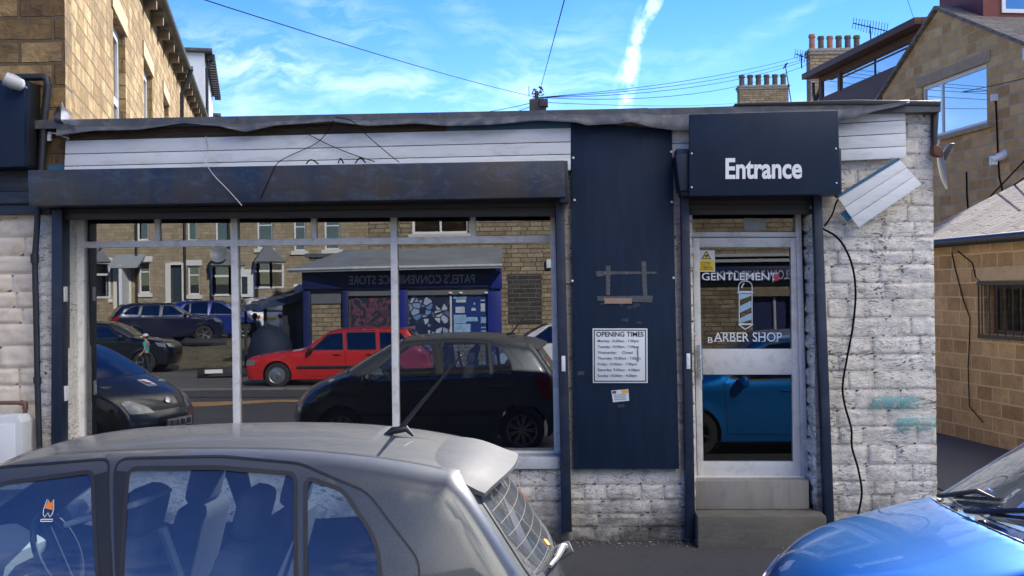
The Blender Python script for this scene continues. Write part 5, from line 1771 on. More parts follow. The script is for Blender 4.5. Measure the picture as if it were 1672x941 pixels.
    for xw in sp['wheels']:
        for s in (-1, 1):
            yw_ = s*(W0-ww*.5-.015)
            Mx = Matrix.Translation((xw, yw_, Rw)) @ Matrix.Rotation(R(-90)*s, 4, 'X')
            Mx = Mx @ Matrix.Rotation(.3+xw, 4, 'Z')
            t_ = MB().add([Mx @ v for v in mtr.v], mtr.f).build('wheel', rubber, root, smooth=True, angle=35, uv=False)
            MB().add([Mx @ v for v in mrm.v], mrm.f).build('rim', sp.get('rim_mat', alloy), t_, smooth=True, angle=30, uv=False)
            MB().add([Mx @ v for v in mdk.v], mdk.f).build('brake', trim_m, t_, uv=False)
            # well
            mb = MB().lathe([(Ra+.004, -.24), (Ra+.004, .02)], Matrix.Translation((xw, s*(W0-.06), Rw)) @ Matrix.Rotation(R(-90)*s, 4, 'X'), 28)
            mb.f = [f for f in mb.f if sum(mb.v[i].z for i in f)/len(f) > zs+.02]
            mb.build('wheel_arch', trim_m, root, smooth=True, uv=False)
    # mirrors
    if 'mirror' in sp:
        mx_, mz_ = sp['mirror']
        for s in (-1, 1):
            w_ = W(mx_, mz_)
            c = Vector((mx_+.0, s*(w_+.13), mz_+.03))
            mb = MB()
            mb.lathe([(0, -.11), (.045, -.105), (.072, -.07), (.08, 0), (.075, .06), (.05, .095), (0, .105)],
                     Matrix.Translation(c) @ Matrix.Rotation(R(90), 4, 'X') @ Matrix.Diagonal((.75, 1.0, 1, 1)), 16)
            mb.tube([Vector((mx_, s*(w_-.02), mz_-.03)), c-Vector((0, s*.05, .02))], .03, 8)
            mb.build('mirror', sp.get('mirror_mat', paint), root, smooth=True, uv=False)
    # inside
    fz = zs+.12
    for (cx_, back) in sp.get('seats', []):
        for y in (-.36, .36):
            so_ = MB().box((cx_, y, fz+.20), (.50, .48, .18)).build('seat', seat_m, root, bevel=.05, uv=False)
            rm = Matrix.Rotation(R(14), 3, 'Y')
            MB().box((cx_+.27, y, fz+.55), (.13, .46, .58), rm).build('seat_back', seat_m, so_, bevel=.06, uv=False, segs=3)
            MB().box((cx_+.34, y, fz+.91), (.10, .27, .18), rm).build('headrest', seat_m, so_, bevel=.045, uv=False, segs=3)
    if 'bench' in sp:
        bx = sp['bench']
        so_ = MB().box((bx, 0, fz+.20), (.48, 1.22, .18)).build('rear_seat', seat_m, root, bevel=.05, uv=False)
        rm = Matrix.Rotation(R(16), 3, 'Y')
        MB().box((bx+.27, 0, fz+.53), (.13, 1.24, .56), rm).build('seat_back', seat_m, so_, bevel=.06, uv=False)
        for y in (-.36, .36): MB().box((bx+.36, y, fz+.90), (.10, .26, .19), rm).build('headrest', seat_m, so_, bevel=.045, uv=False, segs=3)
    if 'dash' in sp:
        dx, dz = sp['dash']
        mb = MB().prism([(dx-.55, -.66, dz-.03), (dx-.1, -.66, dz+.02), (dx+.06, -.66, dz-.06), (dx+.02, -.66, dz-.34), (dx-.4, -.66, dz-.4)], (0, 1.32, 0))
        mb.build('dashboard', sp.get('dash_mat', dash_m), root, bevel=.03, uv=False)
        for y in ((.36,) if not sp.get('lhd') else (-.36,)):
            mm = Matrix.Translation((dx+.25, y, dz-.06)) @ Matrix.Rotation(R(65), 4, 'Y')
            mb = MB()
            pts = [mm @ Vector((.18*math.cos(a), .18*math.sin(a), 0)) for a in [2*PI*k/24 for k in range(25)]]
            mb.tube(pts, .016, 8, False); mb.tube([mm @ Vector((-.17, 0, 0)), mm @ Vector((.17, 0, 0))], .02, 6); mb.tube([mm @ Vector((0, 0, 0)), mm @ Vector((0, 0, -.25))], .03, 6)
            mb.build('steering_wheel', trim_m, root, smooth=True, uv=False)
    c = Car(); c.root = root; c.strip = strip; c.side = side; c.s_at = s_at; c.WN = WN; c.W = W; c.s_front = s_front; c.s_rear = s_rear; c.patch = patch; c.ribbon = ribbon; c.dobj = dobj; c.ws = ws_o; c.rw = rw_o; c.paint = paint
    return c
def dens_open(pts, step):
    out = []
    for a, b in zip(pts, pts[1:]):
        d = math.hypot(b[0]-a[0], b[1]-a[1]); k = max(1, int(d/step))
        for j in range(k): out.append((a[0]+(b[0]-a[0])*j/k, a[1]+(b[1]-a[1])*j/k))
    out.append(pts[-1])
    return out
def place(c, loc, rz=0.0):
    c.root.location = loc; c.root.rotation_euler = (0, 0, rz)

# the small hatchback outline (x, z, corner rounding, bow, crown)
def hatch_spec(**k):
    sp = dict(W=.845, tum=.30, curv=.18, belt=(.90, 1.00), R=.30, wheels=(.76, 3.20), step=.05, sill=.2,
        prof=[(.28, .18, .04, -.16, 0), (.17, .34, .06, -.18, 0), (.16, .52, .07, -.19, 0), (.22, .66, .09, -.18, .0), (.36, .80, .10, -.15, .02), (.62, .93, .10, -.08, .04),
              (.80, 1.00, .08, -.11, .03), (.88, 1.03, .06, -.13, .02), (1.23, 1.25, .05, -.10, .02), (1.60, 1.430, .06, -.06, .020), (2.0, 1.470, .085, -.01, .026), (2.55, 1.476, .09, 0, .026),
              (2.95, 1.450, .095, .0, .026), (3.26, 1.400, .10, .02, .024), (3.36, 1.355, .08, .04, .02), (3.56, 1.08, .07, .07, 0), (3.62, .98, .07, .08, 0),
              (3.655, .84, .08, .09, 0), (3.67, .62, .08, .09, 0), (3.67, .42, .07, .09, 0), (3.60, .22, .05, .08, 0)],
        ws=(7, 9), rw=(14, 16), seats=[(1.55, 1)], bench=2.45, dash=(1.10, .98), mirror=(1.14, .95),
        windows=[[(1.08, .985), (1.64, 1.375), (1.98, 1.414), (2.09, .955, .02), (1.3, .935)], [(2.16, .955, .02), (2.115, 1.422), (2.45, 1.424), (2.75, 1.402), (2.79, .985, .02)], [(2.825, .99, .02), (2.79, 1.392), (2.93, 1.35), (3.07, 1.18, .08), (3.09, 1.01)]],
        doors=[[(1.00, .30), (.98, .90), (1.04, .985), (1.58, 1.425), (2.03, 1.454), (2.13, 1.0), (2.13, .28)], [(2.145, .28), (2.145, 1.0), (2.055, 1.454), (2.45, 1.460), (2.76, 1.436), (3.02, 1.345), (3.22, 1.12), (3.22, .96), (3.10, .70), (2.86, .42), (2.80, .28)]],
        handles=[(0, 1.92, .84), (1, 2.86, .87)],
        head=dict(side=[(.28, .66), (.30, .76), (.60, .885), (.66, .86), (.50, .70)], strip=[(.48, .66), (.99, .64), (.99, .74), (.80, .78), (.55, .73)]),
        tail=dict(side=[(3.36, 1.00), (3.44, 1.04), (3.58, .98), (3.62, .70), (3.50, .66)], strip=[(.72, .68), (.99, .68), (.99, .97), (.78, .97)]),
        patches=[('grille', trim_m, False, [(-.40, .34), (.40, .34), (.46, .46), (-.46, .46)], .006)],
        plates=[(False, .44, '8U18 8IU'), (True, .66, '')])
    sp.update(k)
    return sp
grey_paint = paint_mat('grey_metallic_paint', (.082, .093, .100), .5, .36, dust=.8, flake=.3, dust_col=(.110, .110, .104))
hero_y = -4.60
hero_sp = hatch_spec(step=.035, glass=car_glass, glass_side=car_glass_side, glass_rear=glass_mat('dusty_rear_glass', .12, (.42, .48, .50), smear=.15, fres=.7), twin=True, spokes=9,
                     rim_mat=alloy, plates=[], top_lines=[[((9, .4), .94), ((10, 0), .945), ((11, 0), .945), ((12, 0), .945), ((13, .1), .93)], [((9, .4), -.94), ((10, 0), -.945), ((11, 0), -.945), ((12, 0), -.945), ((13, .1), -.93)]], seal=.015, moulding=(.50, .56, .98, 2.85), head=hatch_spec()['head'])
hero_sp['seats'] = [(1.72, 1)]; hero_sp['bench'] = 2.14
hero_sp['pillars'] = [[(1.90, 1.38), (2.03, 1.40), (2.155, .96), (2.02, .96), (2.045, 1.15)][:0] or [(1.990, 1.402), (2.036, 1.414), (2.133, .99), (2.10, .96)],
                      [(2.060, 1.416), (2.108, 1.412), (2.155, .98), (2.15, .97)]]
hero = make_car('parked_car', 'dusty grey hatchback with roof spoiler parked close in front of the shop window', grey_paint, hero_sp, (0, 0, 0))
def car_extras(c, zr=1.0):
    pass
# roof spoiler, aerial, wiper, defroster lines, stickers
def spoiler(c, mat):
    s0 = c.s_at(13, .15); s1 = c.s_at(14, .2)
    base = c.strip(c.s_at(13, .0), 0)
    def fn(u, v, z_off=0.0):
        y = (u*2-1); ay = abs(y)
        x0 = 3.19+.03*ay; x1 = 3.54-.10*ay**2.5
        x = x0+(x1-x0)*v
        zt = 1.436-.034*ay**2.2-.02*ay**6
        zz = zt - .035*v - .03*v*v
        return Vector((x, y*(.585-.02*v), zz+z_off))
    mb = MB()
    n, m = 28, 8
    top = MB().grid(lambda u, v: fn(u, v, .012*math.sin(PI*min(1, v*1.2))), n, m)
    bot = MB().grid(lambda u, v: fn(u, v, -.014-.03*(1-v)), n, m)
    mb.add(top.v, top.f); mb.add(bot.v, bot.f)
    ring = [i for i in range(n+1)] + [j*(n+1)+n for j in range(1, m+1)] + [m*(n+1)+i for i in range(n-1, -1, -1)] + [j*(n+1) for j in range(m-1, 0, -1)]
    k = (n+1)*(m+1)
    for a, b in zip(ring, ring[1:]+ring[:1]): mb.f.append((a, b, b+k, a+k))
    return mb.build('spoiler', mat, c.root, smooth=True, angle=35, uv=False)
spo = spoiler(hero, M('spoiler_grey', (.085, .088, .092), .62, vary=.12, scale=8, dirt=(.13, .128, .12), dirt_amt=.4, spec=.25))
mb = MB().box((3.44, 0, 1.335), (.07, .80, .05)); mb.build('brake_lamp_bar', trim_m, spo, bevel=.012, uv=False)
ap_ = hero.strip(hero.s_at(12, .25), 0, .0)
mb = MB().tube([ap_+Vector((-.07, 0, -.005)), ap_+Vector((-.03, 0, .022)), ap_+Vector((.03, 0, .03)), ap_+Vector((.06, 0, .0))], [.010, .016, .014, .005], 10)
mb.tube([ap_+Vector((-.0, 0, .025)), ap_+Vector((.10, 0, .14)), ap_+Vector((.27, 0, .33))], [.011, .008, .0045], 8)
mb.build('aerial', trim_m, hero.root, smooth=True, uv=False)
# wiper across the tailgate glass and its pivot
sw = hero.s_at(16, .1)
q = [hero.strip(hero.s_at(15, .95), .05, .035), hero.strip(hero.s_at(15, .80), -.35, .03), hero.strip(hero.s_at(15, .72), -.62, .03)]
pv = hero.strip(sw, .12, .05)
mb = MB().tube([pv, q[0], q[1]], [.02, .017, .012], 8)
mb.tube([q[1]+Vector((0, .12, -.01)), q[1], q[2]], [.009, .011, .008], 8)
mb.lathe([(0, .02), (.025, .018), (.03, 0), (.03, -.06)], Matrix.Translation(pv) @ Matrix.Rotation(R(65), 4, 'Y'), 14)
mb.build('rear_wiper', M('wiper_grey', (.16, .17, .18), .5), hero.root, smooth=True, uv=False)
mb = MB()
hot = M('heater_wire', (.075, .058, .045), .6)
for k in range(9):
    s_ = lerp(hero.s_at(14, .12), hero.s_at(16, -.10) if False else hero.s_at(15, .95), k/8)
    hero.ribbon(mb, [(s_, hero.WN*u) for u in [-.84+1.68*i/16 for i in range(17)]], lambda a, v, o: hero.strip(a, v/hero.WN, o), .0025, .002, False)
mb.build('heater_line', hot, hero.rw, uv=False)
def decal(c, poly, mat, name, par, off=.004):
    mb = MB(); c.patch(mb, [(lerp(c.s_at(14), c.s_at(16), t), u*c.WN) for t, u in poly], lambda a, v, o: c.strip(a, max(-1, min(1, v/c.WN)), max(o, .001)), off, .03)
    return mb.build(name, mat, par, uv=False)
decal(hero, [(.50, .72), (.50, .80), (.66, .78), (.68, .72)], M('orange_sticker', (.75, .12, .03), .5), 'orange_sticker', hero.rw)
decal(hero, [(.58, .81), (.62, .86), (.74, .82), (.70, .785)], M('pale_sticker', (.5, .68, .68), .5), 'pale_sticker', hero.rw)
decal(hero, [(.80, -.13), (.84, -.02), (.90, -.03), (.86, -.14)], M('amber_sticker', (.85, .3, .02), .5), 'amber_sticker', hero.rw)
# outline sticker on the near front window: a flame-shaped badge with a bar of lettering under it
def sd_strip(mb, pts, wd, off=.004):
    hero.ribbon(mb, dens_open(pts, .02), lambda x, z, o: hero.side(x, z, -1, o), wd, off, False)
mb = MB()
sx, sz = 1.84, 1.30
sd_strip(mb, [(sx-0.0193, sz-0.0110), (sx-0.0165, sz-0.0275), (sx-0.0099, sz-0.0358), (sx, sz-0.0220), (sx+0.0099, sz-0.0358), (sx+0.0165, sz-0.0275), (sx+0.0193, sz-0.0110)], .0025)
sd_strip(mb, [(sx-0.0193, sz-0.0110), (sx-0.0121, sz+0.0220)], .002); sd_strip(mb, [(sx+0.0193, sz-0.0110), (sx+0.0121, sz+0.0220)], .002)
sd_strip(mb, [(sx-0.0220, sz-0.0495), (sx+0.0220, sz-0.0495), (sx+0.0220, sz-0.0429), (sx-0.0220, sz-0.0429), (sx-0.0220, sz-0.0495)], .0025)
mb.build('outline_sticker', pale, hero.root, uv=False)
mb = MB(); ov, tr_ = cdt([[(sx-0.0165, sz-0.0066), (sx+0.0165, sz-0.0138), (sx+0.0099, sz+0.0193), (sx+0.0022, sz+0.0099), (sx-0.0066, sz+0.0220)]])
mb.add([hero.side(p.x, p.y, -1, .004) for p in ov], [f for f, c in tr_]); mb.build('flame_sticker', M('orange_flame', (.7, .22, .05), .5), hero.root, uv=False)
# sun visor, belt anchor inside
MB().box((1.98, -.42, 1.25), (.30, .36, .022), Matrix.Rotation(R(-15), 3, 'Y')).build('sun_visor', dash_m, hero.root, bevel=.01, uv=False)
mb = MB().tube([(2.22, -.60, 1.20), (2.30, -.52, .9), (2.5, -.2, .7)], .02, 6); mb.build('seat_belt', M('belt', (.10, .11, .12), .6), hero.root, uv=False)
MB().box((3.2, 0, .93), (.5, 1.15, .03)).build('parcel_shelf', seat_m, hero.root, bevel=.008, uv=False)
hero.root.scale = (.955, 1, 1)
place(hero, (-3.565, -4.95, .092))
hero.root.rotation_euler[0] = R(-1.6)
# ------------------------------------------------------------------ the blue car at the right
blue_paint = paint_mat('bright_blue_paint', (.004, .235, .75), .7, .3, dust=.05, flake=.25)
bl_sp = hatch_spec(step=.05, glass=glass_mat('blue_car_screen', .10, (.74, .82, .82), smear=.2, fres=.75), glass_side=car_glass_dk,
    prof=[(.28, .18, .04, -.16, 0), (.17, .34, .06, -.18, 0), (.15, .54, .07, -.19, 0), (.20, .70, .10, -.18, .0), (.36, .855, .12, -.15, .02), (.70, .965, .12, -.08, .03),
          (.98, 1.03, .09, -.10, .035), (1.06, 1.05, .06, -.13, .02), (1.36, 1.255, .05, -.11, .02), (1.66, 1.452, .06, -.06, .03), (2.0, 1.49, .09, -.01, .04), (2.55, 1.49, .10, 0, .04),
          (2.95, 1.46, .10, .0, .034), (3.26, 1.41, .10, .02, .028), (3.36, 1.37, .08, .04, .02), (3.56, 1.08, .07, .07, 0), (3.62, .98, .07, .08, 0),
          (3.655, .84, .08, .09, 0), (3.67, .62, .08, .09, 0), (3.67, .42, .07, .09, 0), (3.60, .22, .05, .08, 0)],
    plates=[], moulding=None, spokes=7, dash=(1.28, .98), mirror=(1.36, .93))
bl_sp['windows'][0] = [(1.20, 1.0), (1.70, 1.395), (1.98, 1.425), (2.09, .975, .02), (1.4, .965)]
bl_sp['doors'][0] = [(1.18, .30), (1.14, .90), (1.18, 1.0), (1.66, 1.44), (2.03, 1.46), (2.13, 1.0), (2.13, .28)]
blue = make_car('parked_car', 'bright blue hatchback with its bonnet in the lower right corner', blue_paint, bl_sp, (0, 0, 0))
scut = M('scuttle_plastic', (.30, .31, .32), .22, vary=.25, scale=9, coat=.5)
s6, s7 = blue.s_at(6, .05), blue.s_at(7, .02)
mb = MB(); blue.patch(mb, [(s6, -.58), (s7, -.60), (s7, .60), (s6, .58), (s6+.0, 0)], lambda a, v, o: blue.strip(a, max(-1, min(1, v/blue.WN)), o), .004, .05)
mb.build('scuttle', scut, blue.root, smooth=True, uv=False)
for u0, u1 in ((-.52, -.44), (-.30, -.12), (.1, .2), (.36, .5)):
    mb = MB(); blue.patch(mb, [(s6+.02, u0*blue.WN*1.6), (s7-.02, u0*blue.WN*1.6), (s7-.015, u1*blue.WN*1.6), (s6+.02, u1*blue.WN*1.5)], lambda a, v, o: blue.strip(a, max(-1, min(1, v/blue.WN)), o), .007, .05)
    mb.build('vent', trim_m, blue.root, uv=False)
def wiper(c, u0, u1, t1, par):
    q = []
    for k in range(9):
        t = k/8
        q.append(c.strip(lerp(c.s_at(6, .6), c.s_at(7, t1), min(1, t*1.6)), lerp(u0, u1, t), .03))
    mb = MB().tube(q, [.012]*6+[.010, .008, .006], 6)
    q2 = [c.strip(lerp(c.s_at(7, .08), c.s_at(7, t1+.05), k/6), lerp(lerp(u0, u1, .25), u1-.02, k/6), .012) for k in range(7)]
    mb.tube(q2, .008, 6)
    mb.build('wiper', trim_m, par, smooth=True, uv=False)
wiper(blue, .62, -.10, .28, blue.root); wiper(blue, -.02, -.80, .30, blue.root)
MB().prism([blue.strip(blue.s_at(7, .08), u, -.05) for u in (-.75, -.2, .3, .75)]+[blue.strip(blue.s_at(7, .14), u, -.10) for u in (.75, .3, -.2, -.75)], (0, 0, -.01)).build('tray', dash_m, blue.root, uv=False)
MB().box((1.62, .18, 1.06), (.012, .34, .22), Matrix.Rotation(R(35), 3, 'Y')).build('paper', letters_w, blue.root, uv=False)
MB().box((1.75, 0, 1.36), (.03, .24, .07), Matrix.Rotation(R(-10), 3, 'Y')).build('rear_view_mirror', trim_m, blue.root, bevel=.015, uv=False)
place(blue, (.86, -4.55, .08))
blue.root.rotation_euler[0] = R(-1.6)

# ------------------------------------------------------------------ cars seen in the glass
learn_paint = paint_mat('charcoal_paint', (.05, .055, .058), .4, .35, flake=.15)
ln_sp = hatch_spec(step=.06, W=.85, plates=[(False, .47, '8U8 81B')], moulding=None, spokes=8,
    head=dict(side=[(.28, .64), (.30, .74), (.62, .885), (.70, .87), (.52, .72)], strip=[(.50, .62), (.99, .62), (.99, .76), (.82, .78), (.56, .68)]),
    patches=[('grille', trim_m, False, [(-.72, .26), (.72, .26), (.44, .56), (-.44, .56)], .008), ('badge_bar', trim_m, False, [(-.52, .645), (.52, .645), (.52, .685), (-.52, .685)], .006)])
lc = make_car('parked_car', 'charcoal hatchback with a learner plate on its bonnet reflected at the left of the window', learn_paint, ln_sp, (0, 0, 0))
p = lc.strip(lc.s_front(.725), 0, .01)
MB().lathe([(0, .012), (.035, .012), (.055, .008), (.06, 0)], Matrix.Translation(p) @ Matrix.Rotation(R(-55), 4, 'Y') @ Matrix.Diagonal((.8, 1.1, 1, 1)), 20).build('emblem', chrome, lc.root, smooth=True, uv=False)
mb = MB(); sA, sB = lc.s_at(4, .55), lc.s_at(5, .25)
lc.patch(mb, [(sA, .02), (sB, .02), (sB, .22), (sA, .22)], lambda a, v, o: lc.strip(a, v/lc.WN, o), .005, .04)
lp_ = mb.build('learner_plate', letters_w, lc.root, uv=False)
mb = MB(); sm = (sA+sB)/2
lc.patch(mb, [(sA+.05, .08), (sB-.04, .08), (sB-.04, .11), (sA+.08, .11), (sA+.08, .17), (sA+.05, .17)], lambda a, v, o: lc.strip(a, v/lc.WN, o), .008, .04)
mb.build('letter_L', M('red_letter', (.6, .02, .02), .5), lp_, uv=False)
place(lc, (-4.95, -3.95, .066), R(194))

red_paint = paint_mat('red_paint', (.52, .018, .02), .0, .35)
est = dict(W=.87, tum=.26, curv=.12, belt=(.88, .92), R=.315, wheels=(.86, 3.66), step=.08, sill=.2, plan=(.8, .10, 4.2, .08),
    prof=[(.10, .2, .04, -.07, 0), (.06, .36, .05, -.08, 0), (.05, .52, .05, -.08, 0), (.10, .68, .05, -.08, 0), (.22, .76, .06, -.07, .01), (.8, .85, .08, -.03, .03), (1.38, .905, .07, -.02, .03),
          (1.50, .93, .05, -.05, .02), (1.80, 1.13, .05, -.05, .02), (2.15, 1.355, .06, -.03, .03), (2.5, 1.415, .08, 0, .04), (3.3, 1.425, .09, 0, .04), (3.95, 1.40, .09, 0, .035), (4.1, 1.36, .07, .02, .02),
          (4.42, 1.02, .06, .03, .0), (4.52, .90, .06, .04, 0), (4.60, .80, .06, .05, 0), (4.65, .6, .06, .05, 0), (4.66, .42, .05, .05, 0), (4.6, .22, .04, .05, 0)],
    ws=(7, 9), rw=(13, 15), seats=[(2.1, 1)], bench=2.95, dash=(1.75, .95), mirror=(1.72, .90), mirror_mat=trim_m, hubcap=True, rim=.66, rim_mat=alloy,
    windows=[[(1.72, .93), (2.12, 1.30), (2.48, 1.345), (2.52, .925)], [(2.62, .925), (2.58, 1.348), (3.30, 1.35), (3.34, .925)], [(3.44, .93), (3.40, 1.345), (3.95, 1.32), (4.20, .96)]],
    doors=[[(1.60, .28), (1.58, .9), (2.10, 1.36), (2.53, 1.39), (2.565, .9), (2.565, .28)], [(2.58, .28), (2.58, .9), (2.56, 1.39), (3.34, 1.39), (3.39, .9), (3.22, .6), (3.2, .28)]],
    handles=[(0, 2.36, .80), (1, 3.18, .80)], handle_mat=trim_m, moulding=(.46, .54, 1.35, 3.2),
    head=dict(side=[(.06, .56), (.12, .69), (.30, .69), (.30, .56)], strip=[(.45, .55), (.99, .55), (.99, .68), (.45, .68)]),
    tail=dict(side=[(4.40, .82), (4.55, .82), (4.62, .62), (4.42, .62)], strip=[(.72, .62), (.99, .62), (.99, .80), (.72, .80)]),
    patches=[('grille', trim_m, False, [(-.38, .54), (.38, .54), (.36, .70), (-.36, .70)], .006), ('bumper_strip', trim_m, False, [(-.95, .40), (.95, .40), (.95, .50), (-.95, .50)], .01)],
    plates=[(False, .34, '')])
red = make_car('parked_car', 'red estate car reflected across the road in front of the convenience store', red_paint, est, (0, 0, 0))
fx = PM(393, 600, -18.4).x
red.root.scale = (1.05,)*3
place(red, (fx+.05, -19.3, GZ(-5, -19.3)+.005))

suv = dict(W=.92, tum=.26, curv=.12, belt=(1.06, 1.14), R=.36, wheels=(.9, 3.6), step=.09, sill=.30, plan=(.9, .14, 3.75, .12),
    prof=[(.20, .26, .04, -.10, 0), (.13, .46, .06, -.13, 0), (.12, .68, .07, -.14, 0), (.18, .88, .08, -.12, 0), (.36, 1.0, .10, -.09, .02), (.9, 1.09, .10, -.05, .04), (1.25, 1.14, .08, -.06, .03),
          (1.35, 1.17, .05, -.08, .02), (1.72, 1.40, .05, -.07, .02), (2.08, 1.585, .06, -.04, .03), (2.4, 1.63, .09, 0, .04), (3.1, 1.63, .10, 0, .04), (3.75, 1.585, .10, 0, .03), (3.95, 1.52, .08, .03, .02),
          (4.25, 1.18, .07, .05, 0), (4.32, 1.08, .07, .06, 0), (4.38, .9, .07, .07, 0), (4.40, .62, .07, .07, 0), (4.38, .45, .06, .07, 0), (4.3, .28, .04, .06, 0)],
    ws=(7, 9), rw=(13, 15), seats=[(2.0, 1)], bench=2.9, dash=(1.62, 1.12), mirror=(1.62, 1.14), spokes=5, twin=True,
    windows=[[(1.62, 1.15), (2.10, 1.52), (2.42, 1.55), (2.5, 1.13)], [(2.6, 1.13), (2.53, 1.555), (3.2, 1.55), (3.3, 1.16)], [(3.38, 1.18), (3.29, 1.545), (3.62, 1.50), (3.92, 1.26), (3.90, 1.2)]],
    doors=[[(1.5, .4), (1.48, 1.1), (2.08, 1.585), (2.48, 1.60), (2.55, 1.1), (2.55, .4)], [(2.57, .4), (2.57, 1.1), (2.50, 1.60), (3.25, 1.595), (3.36, 1.1), (3.2, .7), (3.15, .4)]],
    handles=[(0, 2.36, 1.0), (1, 3.18, 1.02)],
    head=dict(side=[(.20, .82), (.24, .92), (.55, 1.0), (.45, .86)], strip=[(.5, .80), (.99, .82), (.99, .94), (.6, .92)]),
    tail=dict(side=[(4.05, 1.12), (4.22, 1.12), (4.34, .98), (4.15, .96)], strip=[(.62, .97), (.99, .97), (.99, 1.10), (.62, 1.08)]),
    patches=[('grille', trim_m, False, [(-.5, .6), (.5, .6), (.55, .84), (-.55, .84)], .006)], plates=[(True, .80, '')])
navy_car = paint_mat('midnight_blue_paint', (.008, .013, .045), .3, .3)
s1 = make_car('parked_car', 'midnight blue sport utility car parked by the terrace, reflected left of the first mullion', navy_car, suv, (0, 0, 0))
def put(c, px, yw, lx, rz):
    """stand the car so that its local middle lx sits where the glass shows it"""
    a = PM(px, 540, yw)
    d = Vector((math.cos(rz), math.sin(rz), 0))*lx
    place(c, (a.x-d.x, yw-d.y, GZ(a.x, yw)+.005), rz)
put(s1, 272, -33.5, 2.2, R(152))
blk_car = paint_mat('black_blue_paint', (.006, .008, .016), .3, .3)
s2 = make_car('parked_car', 'black sport utility car reflected behind the child in the cap', blk_car, suv, (0, 0, 0))
put(s2, 183, -25.6, 2.2, R(176))
bh_paint = paint_mat('royal_blue_paint', (.010, .035, .26), .3, .3)
bh_c = make_car('parked_car', 'royal blue hatchback parked by the terrace, reflected beside the first mullion', bh_paint, hatch_spec(step=.09, plates=[], moulding=None, spokes=5, twin=True), (0, 0, 0))
bh_c.root.scale = (1.08,)*3
put(bh_c, 350, -35.5, 2.0, R(158))
wh_paint = paint_mat('white_car_paint', (.72, .73, .74), .0, .35)
w1 = make_car('parked_car', 'white sport utility car reflected beyond the bonnet of the red estate', wh_paint, dict(suv, tail=dict(side=[(3.75, .95), (4.3, .95), (4.34, .80), (3.8, .80)], strip=[(.5, .80), (.99, .80), (.99, .95), (.5, .95)])), (0, 0, 0))
put(w1, 424, -37.4, 2.6, R(62))
w2 = make_car('parked_car', 'white hatchback whose screen pillar is reflected at the right end of the window', wh_paint, hatch_spec(step=.09, plates=[], moulding=None), (0, 0, 0))
place(w2, (-1.95, -20.6, GZ(0, -20)+.1))

# ------------------------------------------------------------------ across the road
paving = M('old_paving', (.13, .125, .115), .88, vary=.25, scale=1.5, dirt=(.07, .065, .055), dirt_amt=.6, bmp=.25)
sheet('far_pavement', lin(-34, 24, 30), lin(-24.9, -17.9, 6), .03, paving)
def kerbline(x0, x1, y, name, m):
    mb = MB()
    for k in range(int((x1-x0)/1.0)):
        x = x0+k; mb.box((x+.49, y, GZ(x, y)+.0), (.97, .14, .10))
    tag(mb.build(name, m, bevel=.01), kind='structure')
kerbline(-34, 24, -17.83, 'far_kerb', M('kerb_stone', (.17, .165, .155), .85, vary=.2))
mb = MB()
pts = [(-7.9, -12.2), (-7.2, -11.6), (-6.6, -12.6), (-6.1, -13.4), (-5.4, -13.2), (-5.2, -14.0), (-6.3, -14.4), (-7.1, -13.9), (-8.3, -13.5)]
ov, tr_ = cdt([dens(round_poly([(x, y) for x, y in pts], .4), .3)], .3)
mb.add([(p.x, p.y, GZ(p.x, p.y)+.008) for p in ov], [f for f, c in tr_])
tag(mb.build('road_patch', M('sandy_patch', (.42, .24, .09), .9, vary=.2, scale=2, bmp=.2), smooth=True), kind='structure')
mb = MB()
n_ = 60
for k in range(n_+1):
    x = -11+k*.22; y = -15.6+.25*math.sin(x*.7)
    for q in (-.11, .11): mb.v.append(Vector((x, y+q, GZ(x, y+q)+.006)))
mb.f = [(2*k, 2*k+2, 2*k+3, 2*k+1) for k in range(n_)]
tag(mb.build('road_seam', M('tar_seam', (.014, .014, .015), .6), smooth=True), kind='structure')
sheet('bank', lin(-34, -9.5, 30), lin(-35.2, -26.4, 16), .02, earth, jit=.09)
rg = random.Random(9)
mb = MB()
for i in range(5200):
    x = rg.uniform(-30, -9.3); y = -26.3-abs(rg.gauss(0, 2.6))
    if y < -34.6 or noise.noise(Vector((x*.5, y*.6, 2))) < -.05: continue
    z = GZ(x, y); h = rg.uniform(.05, .22); a = rg.uniform(0, 6.28); w_ = rg.uniform(.008, .02)
    dx, dy = math.cos(a), math.sin(a)
    mb.add([(x-dx*w_, y-dy*w_, z), (x+dx*w_, y+dy*w_, z), (x+rg.uniform(-.08, .08), y+rg.uniform(-.08, .08), z+h)], [(0, 1, 2)])
tag(mb.build('grass', M('dry_grass', (.10, .115, .035), .9, vary=.5, scale=3), fix=False), 'rough dry grass and weeds on the bank below the terrace', 'grass', kind='stuff')

# ---- the convenience store and the stone house over it
YO = -24.7
OFr = Fr((0, YO, 0), (-1, 0, 0))
def ot_(px, py=500, yw=YO): return -PM(px, py, yw).x
def oz_(px, py, yw=YO): return PM(px, py, yw).z
pst = thing('convenience_store', 'convenience store with a royal blue front under a two storey stone house', 'shop', (-4, YO, -.3))
xL_ = ot_(505); xR_ = -11.0
ups = []
def up_rect(px0, px1, pyb, h=1.45): 
    return (ot_(px1), oz_((px0+px1)/2, pyb), ot_(px0), oz_((px0+px1)/2, pyb)+h)
ups = [up_rect(674, 767, 382), (-2.7, 4.55, -1.0, 6.0), (-6.6, 4.55, -4.9, 6.0), (-10.3, 4.55, -8.6, 6.0), (-2.7, 7.5, -1.0, 9.0), (-6.6, 7.5, -4.9, 9.0), (1.6, 7.5, 3.3, 9.0), (5.2, 7.5, 6.8, 9.0)]
d2 = (ot_(1292), -.4, ot_(1229), oz_(1250, 484))
xR_ = -11.0
xT_ = ot_(602)
